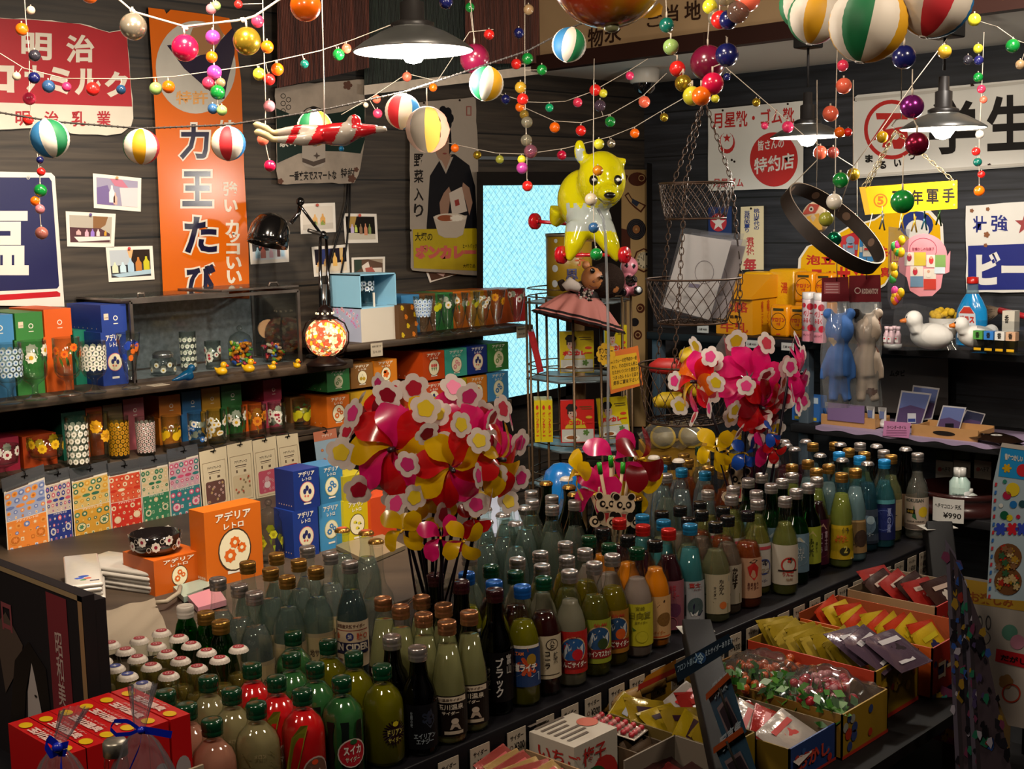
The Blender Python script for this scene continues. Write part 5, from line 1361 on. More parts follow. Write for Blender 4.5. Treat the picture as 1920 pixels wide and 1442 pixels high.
def card(win,dots,seed,kind=0):
 def draw(b,t):
  rr=random.Random(seed); CR=M('c4b698',.5); z=t+.0003
  b.plate([(0,0),(1,0),(1,1),(0,1)],CR,t)
  for q in ((.08,.04,.92,.05),(.08,.78,.92,.79)):b.rect(*q,M('8a7a60',.5),z=z)
  for q in ((.08,.04,.095,.78),(.905,.04,.92,.78)):b.rect(*q,M('8a7a60',.5),z=z)
  b.txt('アデリアレトロ',.25,.66,.75,.71,INK,bold=.02,z=z); b.rect(.28,.61,.72,.625,M('4a3a30',.5),z=z); b.rect(.3,.585,.7,.592,M('4a3a30',.5),z=z)
  b.rect(.3,.50,.36,.55,M('5a4a3a',.5),z=z); b.rect(.6,.5,.7,.54,M('5a4a3a',.5),z=z)
  pts=[]
  for cx_,cy_,a0 in ((.78,.42,0),(.22,.42,90),(.22,.12,180),(.78,.12,270)):
   for k in range(4):a=radians(a0+30*k); pts.append((cx_+.07*cos(a),cy_+.04*sin(a)))
  b.poly(pts,M(win,.4),z=z)
  for i in range(14):x,y=rr.uniform(.2,.8),rr.uniform(.11,.43); c=rr.choice(dots); b.flower(x,y,.05,M(c[0],.4),M(c[1],.4),k=6,ry=.028,z=z+.0003,n=2)
  if kind:
   b.disc(.5,.22,.13,M('c8b8b8',.4),ry=.06,z=z+.001,n=14); b.disc(.5,.31,.1,M('b88a90',.4),ry=.05,z=z+.0011,n=12)
 return draw
CG_='cream cards with phone cases on hooks'
hang([(373,848),(424,836),(432,946),(382,958)],'cream card with brown flowered phone case, leftmost of four','phone_case_card','card',CG_,card('5a3a34',[('b8a8a0','a83a30'),('b8a070','8a5a20')],1),head=False)
hang([(425,835),(472,825),(480,937),(433,946)],'cream card with a pale phone case, second of four','phone_case_card','card',CG_,card('b8a888',[('a83a2a','b85a3a'),('7a6a50','8a7a58')],2),head=False)
hang([(473,827),(517,817),(526,927),(481,938)],'cream card with pink phone case and a snowman-like figure, third of four','phone_case_card','card',CG_,card('a8485a',[('b88a90','a84a50')],3,1),head=False)
hang([(518,818),(558,812),(569,911),(528,925)],'cream card with red phone case, rightmost of four','phone_case_card','card',CG_,card('a02c24',[('b8b0a8','2a2a2a'),('b84a3a','c8a090')],4),head=False)
def bluecard(b,t):
 z=t+.0003; b.plate([(0,0),(1,0),(1,1),(0,1)],M('8aa0b0',.4),t); b.rect(0,.8,1,1,M('b06a50',.4),z=z); b.txt('アデリア',.35,.86,.8,.92,FW,bold=.02,z=z+.0003)
 for i,(x,y) in enumerate(((.3,.6),(.6,.65),(.75,.45),(.35,.4),(.6,.25),(.3,.2),(.8,.2))):b.flower(x,y,.07,M(('b85a3a','c8c0b0','4a6a90')[i % 3],.4),M('c8b040',.4),ry=.035,z=z+.0003,k=6)
hang([(587,811),(630,803),(642,892),(598,901)],'pale blue card with an orange band, half behind the big pinwheels','gift_card','card',None,bluecard,head=False,lift=-.004)
for px,py,lb in ((978,622,'small handwritten price card on the shelf by the frosted door'),(707,655,'small handwritten price card below the white gift box'),(297,722,'price card lying at the front edge of the upper shelf')):
 q=onY(px,py,YF-.004) if px>400 else onZ(px,py,Z1+.001)
 b=B()
 b.at(FR(q,(1,0,0),(0,0,1),(0,-1,0)) if px>400 else FR(q,(1,.0,0),(0,1,0),(0,0,1)))
 b.plate([(-.026,-.022),(.022,-.022),(.022,.02),(-.026,.02)],M('a89c88',.6),.001)
 b.txt('新年の柄です',-.02,.006,.016,.013,INK,bold=.01,z=.0014); b.txt('各 ¥1,100',-.018,-.012,.014,-.003,INK,bold=.01,z=.0014)
 b.obj('price_card',o=q,label=lb,cat='price card')
# ================================================================== bottle table and back counter
ZT=.75
TB_=M('17161a',.35,mott=.3,scale=8)
YR=1.365
b=B(); b.box((.55,YR,ZT-.045),(2.93,1.985,ZT),TB_,bev=.003); tb=b.obj('display_table',o=(1.7,1.65,0),label='long black table crowded with soda bottles',cat='table')
for x,y in ((.62,1.42),(2.86,1.44),(.62,1.9),(2.86,1.9)):
 b=B(); b.box((x-.025,y-.025,0),(x+.025,y+.025,ZT-.045),TB_); b.obj('leg',parent=tb)
b=B(); b.box((.35,2.0,ZT-.03),(2.45,YW-.002,ZT),SHW,bev=.003); b.box((.37,2.05,0),(2.43,2.07,ZT-.03),M('1a1410',.6)); b.obj('back_counter',o=(1.4,2.7,0),label='low dark wooden counter under the left wall shelves',cat='counter')
# ------------------------------------------------------------------ bottles
def profile(kind,h,r):
 nk=.0125
 if kind=='std':return [(r*.86,0),(r,.007),(r,h*.50),(r*.97,h*.56),(r*.82,h*.64),(r*.58,h*.71),(nk*1.1,h*.77),(nk,h*.84),(nk,h*.92)]
 if kind=='taper':return [(r*.88,0),(r,.007),(r,h*.40),(r*.93,h*.52),(nk*1.3,h*.80),(nk,h*.86),(nk,h*.92)]
 if kind=='stout':return [(r*.84,0),(r,.010),(r,h*.56),(r*.97,h*.64),(r*.84,h*.71),(r*.6,h*.765),(.0145,h*.80),(.0135,h*.84),(.0135,h*.9)]
 if kind=='wave':return [(r*.88,0),(r,.008),(r,h*.34),(r*.86,h*.46),(r*.93,h*.54),(r*.8,h*.64),(nk*1.15,h*.80),(nk,h*.86),(nk,h*.92)]
 if kind=='flask':return [(r*.6,0),(r*.7,.004),(r*1.12,h*.2),(r*1.2,h*.33),(r*1.05,h*.47),(r*.6,h*.57),(nk*1.1,h*.64),(nk,h*.7),(nk,h*.93)]
 if kind=='vial':return [(r*.86,0),(r,.006),(r,h*.55),(r*.9,h*.66),(nk*1.1,h*.8),(nk,h*.86),(nk*1.1,h*.94)]
 return [(r*.86,0),(r,.007),(r,h*.5),(r*.9,h*.6),(nk*1.25,h*.74),(nk,h*.84),(nk*1.05,h*.95)]
CAPC=dict(silver=('b0a8a4',.28,.85),gold=('b08440',.28,.85),copper=('b07850',.28,.85),red=('a81c18',.25,.4),blue=('16509a',.25,.4),lblue=('1880c0',.3,.3),black=('0e0f10',.2,0),dgreen=('08301c',.16,0),wine=('2a0c10',.2,0),brown=('2a1a0c',.2,0),white=('cfc4b8',.35,0),teal=('1a6a94',.25,.4),yellow=('c0b040',.35,0))
def capmesh(b,kind,col,h):
 c=M(CAPC[col][0],CAPC[col][1],CAPC[col][2])
 if kind=='crown':
  b.lathe([(.0148,h*0+h-.0075),(.0146,h-.0055),(.0128,h-.0022),(.0105,h-.0004),(0,h)],c,42,rad=lambda a:1,cap=(False,False))
  b.lathe([(.0152,h-.0078),(.0136,h-.003)],c,42,rad=lambda a:1+.045*cos(21*a),cap=(False,False))
 elif kind=='big':
  b.lathe([(.0136,h*.86),(.0142,h*.865),(.0142,h*.90),(.0138,h*.905),(.0144,h*.912),(.0146,h*.97),(.0132,h*.995),(.009,h),(0,h)],c,24,cap=(False,False))
 else:
  b.lathe([(.0140,h-.0205),(.0146,h-.019),(.0140,h-.0165),(.0146,h-.0150),(.0147,h-.0125),(.0139,h-.0110),(.0147,h-.0090),(.0146,h-.0022),(.0132,h-.0004),(.0115,h-.0003),(.0108,h-.0010),(0,h-.0010)],c,24,cap=(False,False))
def curved(b,el,W_,y0,y1,z0=.0006):
 """label elements in -1..1 x 0..1 label coordinates, W_ = half width in metres"""
 X=lambda x:x*W_
 Y=lambda y:y0+(y1-y0)*y
 for i,e in enumerate(el):
  z=z0+i*.00012; k=e[0]; m=M(e[-1],.45)
  if k=='t':b.txt(e[1],X(e[2]),Y(e[3]),X(e[4]),Y(e[5]),m,bold=e[6] if len(e)>7 else .02,z=z+.0003)
  elif k=='d':b.disc(X(e[1]),Y(e[2]),e[3]*W_,m,ry=(e[4] if len(e)>5 else e[3])*W_,z=z,n=18,rings=2)
  elif k=='o':b.ring(X(e[1]),Y(e[2]),e[3]*W_,e[4]*W_,m,z=z)
  elif k=='r':b.rect(X(e[1]),Y(e[2]),X(e[3]),Y(e[4]),m,z=z,n=max(1,int(abs(e[3]-e[1])*5)))
  elif k=='p':b.poly([(X(x),Y(y)) for x,y in e[1]],m,z=z)
  elif k=='f':b.flower(X(e[1]),Y(e[2]),e[3]*W_,m,k=e[4],z=z)
MT=lambda:('p',[(-.5,.45),(-.2,.75),(-.05,.6),(.15,.8),(.5,.5),(.5,.4),(-.5,.4)],'b0b8c0')
def fruit(bg,arch,ball,text):return (bg,.95,[('d',.1,.56,.72,.72,'b89a70'),('d',.1,.56,.65,.65,arch),('p',[(-.5,.45),(-.25,.72),(-.1,.58),(.1,.78),(.35,.6),(.65,.7),(.6,.4),(.1,.28),(-.4,.36)],'a8b0b8'),('d',.3,.45,.3,.3,ball),('r',-.75,.12,.95,.32,'7a1418'),('t',text,-.65,.15,.85,.29,.03,'cfc8bc'),('t','信州',-.2,.84,.5,.93,.02,'9a2a20')])
LB={
 'suika':(None,1,[('d',.25,.34,.55,.55,'b8a8a0'),('d',.25,.34,.5,.5,'981420'),('t','スイカ',-.08,.32,.58,.46,.03,'cfc8c0'),('t','サイダー',-.02,.2,.52,.29,.02,'b8b0a0'),('d',.3,.52,.14,.1,'1c4a24')]),
 'durian':(None,1,[('f',.3,.42,.5,24,'1c0810'),('t','ドリアン',0,.38,.62,.48,.03,'a89c48'),('t','サイダー',.02,.27,.55,.35,.02,'a89c48'),('d',.32,.56,.12,.1,'b0a020')]),
 'mango':(None,1,[('d',.35,.3,.5,.6,'a08c84'),('d',.35,.3,.45,.54,'5a3c30'),('t','マンゴー',.0,.25,.65,.35,.03,'b0a090'),('d',.3,.45,.12,.1,'b83a18'),('p',[(-.9,.2),(-.5,.8),(-.15,.98),(.1,.98),(-.5,.05),(-.9,0)],'77741c')]),
 'melon':(None,1,[('d',.5,.1,.4,.4,'1c1014'),('d',.55,.12,.16,.22,'b0a898'),('t','メロン',-.2,.72,.2,.78,.02,'8a7a58')]),
 'peach':(None,1,[('p',[(-.6,.5),(.2,.52),(-.1,.1),(-.7,.1)],'6a6a1c'),('t','白桃',-.2,.72,.2,.78,.02,'b88a80')]),
 'alien':('0c0c10',.9,[('f',.35,.7,.35,5,'1a2030'),('p',[(.2,.6),(.5,.9),(.7,.6),(.45,.45)],'2a303c'),('t','エイリアン\nエナジー',-.35,.12,.7,.36,.02,'8a949c'),('t','世\n間\nの\n味',-.5,.5,-.38,.85,.02,'7a848c')]),
 'tama':('17100e',1,[('r',-.95,.84,.95,.97,'b8a894'),('t','玉川温泉サイダー',-.6,.87,.7,.94,.02,'3a2a20'),('t','玉川温泉',-.5,.66,.75,.8,.02,'b8ac9c'),('t','サイダー',-.3,.54,.5,.63,.04,'b8ac9c'),('d',.3,.38,.18,.15,'b0a090'),('p',[(.05,.18),(.15,.32),(.45,.32),(.6,.16)],'b0a090'),('r',-.2,.06,.7,.14,'a89a88')]),
 'black':('0a080a',.95,[('t','ブ\nラ\nッ\nク',-.1,.1,.3,.9,.03,'b0aca8'),('t','サ\nイ\nダ\nー',-.5,.25,-.35,.7,.02,'98948e'),('t','富\n山',.45,.55,.75,.95,.02,'98948e')]),
 'salt':('15305c',.95,[('r',-1,.93,1,1,'b8b0a4'),('p',[(-.8,.8),(.3,.95),(.35,.85),(-.75,.7)],'b04a20'),('f',.3,.5,.55,9,'b0401c'),('d',.5,.66,.25,.3,'8a6a18'),('t','塩ライチ',-.4,.38,.75,.58,.04,'cfc8c0'),('p',[(-.95,.3),(-.6,.38),(-.3,.26),(.1,.34),(.5,.24),(.95,.32),(.95,.12),(-.95,.12)],'9aa8b8'),('t','SALTAM',-.6,.77,.1,.86,.02,'d07030')]),
 'yame':('a89c84',.98,[('r',-.7,.08,.95,.1,'2a2018'),('r',-.7,.08,-.68,.68,'2a2018'),('d',.5,.8,.34,.3,'2a2018'),('d',.5,.8,.29,.25,'a89c84'),('t','八\n女',.35,.71,.62,.9,.02,'1a1410'),('t','抹\n茶',.55,.35,.8,.62,.02,'1a1410'),('t','コ\nー\nラ',.1,.25,.36,.65,.03,'1a1410'),('t','本\n場\nの\n味',-.45,.25,-.35,.6,.02,'3a3028'),('r',-.3,.14,-.2,.2,'8a2018')]),
 'ringo':fruit('9a1814','1c4a80','a81420','りんごサイダー'),'muscat':fruit('7c8424','1c4068','2a3a1c','シャインマスカット'),'orange':fruit('8a5a1c','1c3c60','b04a18','りんごサイダー'),
 'hyuga':('a8a020',.98,[('t','宮崎',-.15,.85,.35,.95,.01,'6a6410'),('t','日向夏',-.5,.64,.75,.82,.03,'6a6410'),('t','塩サイダー',-.2,.53,.5,.6,.02,'6a6410'),('d',.2,.22,.36,.34,'8a8414'),('d',.2,.22,.33,.31,'aaa224'),('p',[(-.1,.38),(-.35,.46),(-.3,.36)],'3a5418')]),
 'mikan':('b08a5c',.95,[('r',-1,.03,1,.06,'a8481c'),('d',.5,.45,.45,.4,'6a4a20'),('p',[(-.7,.62),(-.4,.66),(.1,.86),(.5,.92),(.5,.86),(.1,.78),(-.3,.56),(-.7,.54)],'2a1a14'),('t','みかんサイダー',-.6,.1,.5,.2,.02,'b06830')]),
 'imo':('7c4a54',.98,[('t','赤芋\nサイダー',-.1,.62,.7,.92,.02,'98303c'),('d',.35,.4,.5,.42,'5a2c48'),('p',[(-.2,.35),(.2,.55),(.8,.5),(.5,.3)],'7a2858'),('o',.2,.14,.4,.06,'9a5060')]),
 'fuji':('8a8c90',1,[('t','富士',.05,.86,.75,.97,.03,'88201c'),('t','サイダー',.3,.78,.8,.84,.02,'5a2020'),('d',.45,.42,.5,.55,'3a4a4c'),('p',[(.05,.3),(.35,.5),(.6,.46),(.95,.3),(.7,.2),(.3,.22)],'1a1430'),('p',[(.1,.3),(.4,.26),(.6,.33),(.5,.2),(.2,.2)],'b8b8b8'),('r',-.2,.2,-.12,.7,'2a2c30'),('t','本州サイダー',0,.08,.8,.14,.02,'2a3040')]),
 'tan':('9a9078',.98,[('p',[(-1,.95),(1,.95),(1,.8),(.2,.72),(-1,.78)],'3a5a64'),('p',[(-1,.4),(-.5,.5),(0,.3),(.9,.25),(.9,.02),(-1,.02)],'4a5220'),('d',.55,.22,.22,.22,'b05c28'),('t','た\nん\nか\nん',.3,.5,.6,.88,.02,'2a241c'),('t','サ\nイ\nダ\nー',.0,.4,.15,.7,.02,'2a241c')]),
 'kabo':('8c8474',.95,[('p',[(-1,.3),(-.3,.38),(.9,.26),(.9,.02),(-1,.02)],'4a4a20'),('t','か\nぼ\nす',.4,.4,.75,.95,.03,'241c14'),('o',.05,.72,.2,.06,'2a2018'),('o',.05,.5,.22,.06,'2a2018'),('o',.05,.26,.24,.06,'2a2018')]),
 'ichi':('a07a60',.98,[('p',[(.1,.78),(.5,.9),(.8,.76),(.72,.55),(.5,.44),(.22,.58)],'981c18'),('p',[(.2,.9),(.5,.86),(.75,.94),(.5,.97)],'2a2018'),('t','あまおう\nサイダー',.1,.2,.8,.4,.02,'4a1c14'),('t','ご\nこ\nで',-.5,.2,-.3,.62,.02,'3a1c14')]),
 'ncola':('a09a94',.98,[('r',-1,.86,1,.93,'98303c'),('o',.4,.46,.5,.1,'2c3c78'),('d',.4,.46,.38,.38,'a8a49c'),('f',.45,.56,.22,5,'2a2a34'),('t','ニテコ',-.1,.3,.75,.42,.03,'8a7a60'),('t','サイダー',.1,.1,.6,.18,.02,'3a3a5a')]),
 'rred':('a29a8c',.98,[('o',.4,.5,.52,.11,'98241c'),('d',.4,.5,.4,.4,'a8a094'),('f',.45,.62,.2,5,'2a201c'),('d',.4,.6,.1,.1,'a03028'),('r',-.3,.34,.95,.38,'241814'),('t','りんご',.0,.22,.7,.34,.03,'8a2420'),('t','信州',.2,.1,.6,.18,.02,'7a5a40')]),
 'fcid':('5a7484',.98,[('p',[(-.1,.78),(.3,.93),(.7,.8),(.65,.76),(.3,.82),(.0,.74)],'94a0a4'),('p',[(.15,.8),(.4,.92),(.6,.8)],'a8a084'),('t','富士山\nサイダー',.05,.3,.7,.68,.02,'b0b8bc'),('o',.3,.5,.8,.02,'8a9aa8')]),
 'ftea':('848c2c',.98,[('p',[(.1,.76),(.4,.9),(.7,.74)],'b0a468'),('t','ふ\nじ\n茶',.15,.2,.5,.7,.02,'3a4418'),('t','緑\n茶',.6,.3,.75,.6,.02,'3a4418')]),
 'fcola':('3c0c24',.98,[('p',[(.1,.8),(.4,.92),(.7,.78)],'b08a78'),('t','コ\nー\nラ',.15,.25,.35,.7,.02,'a8909c'),('t','富\n士\n山',.5,.3,.75,.75,.02,'a8909c'),('o',.3,.45,.85,.02,'8a3a58')]),
 'iyo':('a88c14',.98,[('t','伊予',.2,.78,.7,.95,.02,'3a3414'),('t','みかん\nサイダー',-.3,.5,.6,.74,.04,'b04c14'),('d',.4,.25,.36,.3,'2a2814'),('t','2',.3,.2,.55,.42,.04,'b0a048'),('p',[(-.9,.2),(0,.02),(.9,.06),(.9,.0),(-.9,0)],'b0a890')]),
 'milk':('8a6c44',.98,[('d',.6,.45,.5,.6,'3c2c24'),('r',-1,.93,1,.98,'a88a5c'),('t','みるくせーき',-.6,.2,.3,.35,.02,'5a4430')]),
 'sea':('3a4454',.98,[('d',.1,.55,.7,.7,'5c7488'),('d',.4,.7,.3,.3,'9ab0bc'),('t','海サイダー',-.4,.2,.6,.35,.02,'a0acb4'),('r',-1,.0,1,.08,'222a38')]),
 'star':('182050',.98,[('d',.1,.5,.8,.9,'1c2868'),('o',.1,.5,.75,.05,'5a6aa8'),('t','夏\nの\n星',.35,.2,.65,.8,.02,'8a94c0'),('r',-1,.9,1,1,'4a8a94')]),
 'hoku':('a8988a',.98,[('t','HOKUSAN',-.75,.86,.6,.97,.03,'2a3430'),('p',[(-.2,.4),(-.1,.75),(.4,.8),(.8,.6),(.8,.35),(.1,.32)],'1c5430'),('d',.6,.56,.36,.4,'b89c14'),('r',-.7,.5,.0,.64,'14120e'),('t','金柑',-.6,.52,-.1,.62,.02,'b08c20'),('t','SODA DRINK',-.6,.24,.7,.29,.02,'2a2420'),('r',-.9,.04,.9,.18,'6a5c54')]),
 'brew':('a07c68',.98,[('p',[(-.2,.3),(.2,.8),(.7,.5),(.3,.15)],'7a2030'),('t','地\nビ\nー\nル',.3,.2,.6,.8,.02,'3a2420')]),
 'jin':('b09c80',1,[('r',-1,.80,1,.82,'7a3028'),('t','純国産天然サイダー',-.8,.86,.8,.95,.02,'5a3a2c'),('t','金',-.85,.6,-.6,.76,.02,'a84a20'),('d',-.05,.68,.2,.22,'2a2c5c'),('t','純',-.15,.63,.05,.73,.02,'b0a8a0'),('t','糖',.3,.6,.6,.76,.02,'a83c20'),('o',.8,.68,.14,.04,'a83c20'),('r',-1,.3,1,.55,'1c1c38'),('t','JIN CIDER',-.95,.32,.95,.53,.04,'c0b4a0'),('t','天然水',-.8,.1,.4,.2,.02,'6a4a38')]),
 'tag':('9a8a6c',.9,[('r',-.9,.1,.9,.9,'a8946c'),('t','地サイダー',-.6,.4,.6,.6,.02,'4a3a2a')]),
}
# kind: profile, height, radius, glass tint (or None), liquid (colour, cloudiness, fill), cap kind, cap colour, label, (label low, high), description
def K(*a):return a
KD={
 'suika':K('stout',.150,.0312,None,('2c5a30',.95,.80),'big','dgreen','suika',(.10,.72),'watermelon-striped stout bottle with dark green cap'),
 'durian':K('stout',.150,.0312,None,('8a8410',.8,.80),'big','dgreen','durian',(.10,.74),'stout yellow-green durian soda bottle with dark green cap'),
 'mango':K('stout',.150,.0312,None,('c01418',.9,.80),'big','dgreen','mango',(.05,.74),'stout bright red soda bottle with dark green cap'),
 'melon':K('stout',.150,.0312,None,('a89a70',.85,.80),'big','dgreen','melon',(.05,.74),'stout bottle with netted melon pattern and dark green cap'),
 'peach':K('stout',.150,.0312,None,('c88a74',.85,.80),'big','dgreen','peach',(.05,.74),'stout pale pink peach soda bottle with dark green cap'),
 'alien':K('std',.164,.0265,'2a1408',('080606',1,.74),'screw','silver','alien',(.08,.5),'black energy cola bottle with silver cap'),
 'tama':K('taper',.190,.0272,None,('b0ac78',.6,.80),'screw','copper','tama',(.08,.42),'tapering cloudy white soda bottle with copper cap'),
 'black':K('std',.205,.0275,'20100c',('080406',1,.72),'screw','wine','black',(.12,.52),'black soda bottle with white brush lettering and dark cap'),
 'salt':K('std',.2,.0275,None,('8a8410',.75,.70),'screw','blue','salt',(.18,.53),'yellow salt soda bottle with blue cap'),
 'yame':K('std',.2,.0275,None,('2a0806',.95,.70),'screw','dgreen','yame',(.16,.53),'dark cola bottle with cream kettle label and green-black cap'),
 'ringo':K('std',.2,.0275,None,('a8a08c',.7,.74),'screw','silver','ringo',(.13,.50),'whitish apple soda bottle with red label and silver cap'),
 'muscat':K('std',.2,.0275,None,('8a8430',.25,.70),'screw','silver','muscat',(.13,.52),'clear muscat soda bottle with green label and silver cap'),
 'orange':K('std',.2,.0275,None,('8a7810',.7,.70),'screw','silver','orange',(.13,.52),'amber yellow soda bottle with orange fruit label and silver cap'),
 'hyuga':K('std',.2,.0275,None,('b8a49c',.8,.72),'screw','dgreen','hyuga',(.12,.51),'milky citrus soda bottle with yellow label and dark green cap'),
 'mikan':K('std',.2,.0275,None,('c87008',.9,.74),'screw','black','mikan',(.1,.5),'bright orange juice bottle with black cap'),
 'imo':K('std',.2,.0285,None,('2c0c14',.95,.74),'screw','red','imo',(.04,.52),'dark purple soda bottle with red cap'),
 'fuji':K('taper',.2,.0275,None,('4c949c',.6,.76),'screw','teal','fuji',(.03,.46),'pale turquoise soda bottle with blue cap and wave label'),
 'tan':K('std',.198,.0285,None,('a8a47c',.35,.72),'screw','black','tan',(.1,.5),'pale citrus soda bottle with landscape label and black cap'),
 'kabo':K('std',.198,.0285,None,('a89484',.35,.72),'screw','black','kabo',(.12,.52),'clear soda bottle with brown ring motif label and black cap'),
 'ichi':K('std',.198,.0285,None,('a04c20',.5,.68),'screw','black','ichi',(.12,.54),'amber strawberry soda bottle with black cap'),
 'ncola':K('std',.2,.0285,None,('a8a050',.25,.72),'screw','silver','ncola',(.1,.56),'pale yellow soda bottle with blue arch label and silver cap'),
 'rred':K('std',.206,.0275,None,('9a9a50',.4,.74),'screw','silver','rred',(.12,.53),'pale yellow soda bottle with red arch label and silver cap'),
 'fcid':K('std',.206,.0285,'1c7a34',('a8c0a8',.1,.7),'screw','silver','fcid',(.14,.55),'green glass mountain cider bottle with grey-blue label'),
 'ftea':K('std',.206,.0285,'0c5c28',('1c5a28',.4,.74),'screw','silver','ftea',(.16,.56),'green glass tea soda bottle with olive label'),
 'fcola':K('std',.206,.0285,None,('1c0608',.95,.74),'screw','silver','fcola',(.06,.56),'dark cola bottle with maroon mountain label and silver cap'),
 'iyo':K('wave',.214,.028,None,('a0a850',.6,.78),'screw','gold','iyo',(.1,.46),'curvy pale green-yellow soda bottle with gold cap and yellow label'),
 'milk':K('wave',.212,.028,None,('8ca8b0',.75,.8),'screw','gold','milk',(.1,.46),'curvy milky blue soda bottle with gold cap'),
 'sea':K('wave',.212,.028,'88b8c0',('5c8c9c',.3,.76),'crown','silver','sea',(.1,.48),'bluish soda bottle with grey-blue label and crown cap'),
 'star':K('std',.21,.028,'90c4cc',('6ca8b0',.25,.76),'screw','lblue','star',(.1,.56),'pale blue soda bottle with navy label and bright blue cap'),
 'dia':K('std',.21,.028,None,('a8a878',.25,.76),'screw','gold','tag',(.14,.5),'clear soda bottle with diamond label and gold cap near the table end'),
 'hoku':K('std',.21,.0275,None,('b0a898',.1,.78),'screw','silver','hoku',(.12,.5),'clear kumquat soda bottle with cream label and silver cap'),
 'brew':K('long',.215,.028,'4a1e08',('1c0a04',.7,.8),'crown','silver','brew',(.1,.48),'brown glass bottle with crown cap at the table end'),
 'jin':K('long',.205,.028,'a8c4b8',('6c7c80',.35,.74),'screw','silver','jin',(.1,.50),'clear soda bottle with large cream and navy label, standing among gold caps'),
 'clgold':K('std',.2,.028,'d8e8e0',('90a8a0',.12,.72),'screw','gold','tag',(.1,.44),'clear soda bottle with gold cap at the left table end'),
 'clsil':K('std',.2,.028,'d8e8e0',('a0aca8',.12,.70),'screw','silver','tag',(.1,.44),'clear soda bottle with silver cap at the left table end'),
 'grbot':K('taper',.16,.028,'1c8a20',('1c7a1c',.6,.74),'screw','gold',None,(.1,.4),'bright green glass bottle with gold cap'),
 'grwhite':K('taper',.16,.028,'1c8a20',('1c7a1c',.6,.74),'screw','white',None,(.1,.4),'bright green glass bottle with white cap'),
 'vred':K('vial',.15,.0215,None,('b09a48',.3,.7),'crown','white',None,(.1,.4),'small bottle with a white crown cap bearing a red disc'),
 'vblue':K('vial',.15,.0215,None,('a8945c',.25,.7),'crown','white',None,(.1,.4),'small bottle with a white crown cap bearing a blue mark'),
 'vyel':K('vial',.15,.0215,None,('a8a018',.6,.74),'crown','yellow',None,(.1,.4),'small yellow drink bottle with a plain yellow crown cap'),
 'crclear':K('long',.205,.0272,'d0e4dc',('8ca49c',.12,.74),'crown','silver',None,(.1,.4),'clear bottle with crown cap in the middle back of the table'),
 'croran':K('long',.205,.0272,'d8e8e0',('98a8a0',.1,.74),'crown','gold',None,(.1,.4),'clear bottle with an orange-topped crown cap behind the gold caps'),
 'flask':K('flask',.2,.027,'e0e8e4',('b8b0a0',.12,.4),'crown','gold',None,(.1,.4),'round-bellied clear flask with gold crown cap left of the pinwheels'),
 'silmid':K('std',.205,.028,'d8e8dc',('8c9880',.15,.72),'screw','silver',None,(.1,.4),'clear silver-capped bottle in the middle of the back rows'),
 'grbeer':K('long',.205,.028,'0c5a14',('0c4a14',.3,.76),'crown','gold',None,(.1,.4),'dark green glass bottle with gold crown cap before the wire rack'),
 'amber':K('std',.195,.0272,'e0d8c8',('a8581c',.35,.76),'screw','gold',None,(.1,.4),'amber drink bottle with gold cap behind the yellow pinwheel'),
 'bluecap':K('taper',.2,.028,'d8e8e8',('88a0a0',.12,.74),'screw','teal',None,(.1,.4),'clear tapering bottle with blue cap behind the black caps'),
 'crback':K('long',.205,.028,'dce8e8',('98a4a8',.1,.74),'crown','white',None,(.1,.4),'clear ribbed bottle with white crown cap in the far back row'),
 'purple':K('long',.205,.0272,'dce4e8',('5c1c34',.5,.66),'crown','silver',None,(.1,.4),'clear-necked bottle of purple drink with crown cap, far right back'),
 'goldback':K('std',.205,.028,'dce8e8',('98a8ac',.12,.74),'screw','gold',None,(.1,.4),'clear bottle with gold cap in the farthest row below the shelf'),
 'greencap':K('std',.205,.028,'dce8e0',('a89c78',.2,.74),'screw','dgreen',None,(.1,.4),'clear bottle with a dark green cap in the far back row'),
 'plastic':K('std',.2,.028,'e4ecec',('b0b8a8',.2,.6),'big','white',None,(.1,.4),'clear bottle with a large translucent cap beside the right pinwheels'),
}
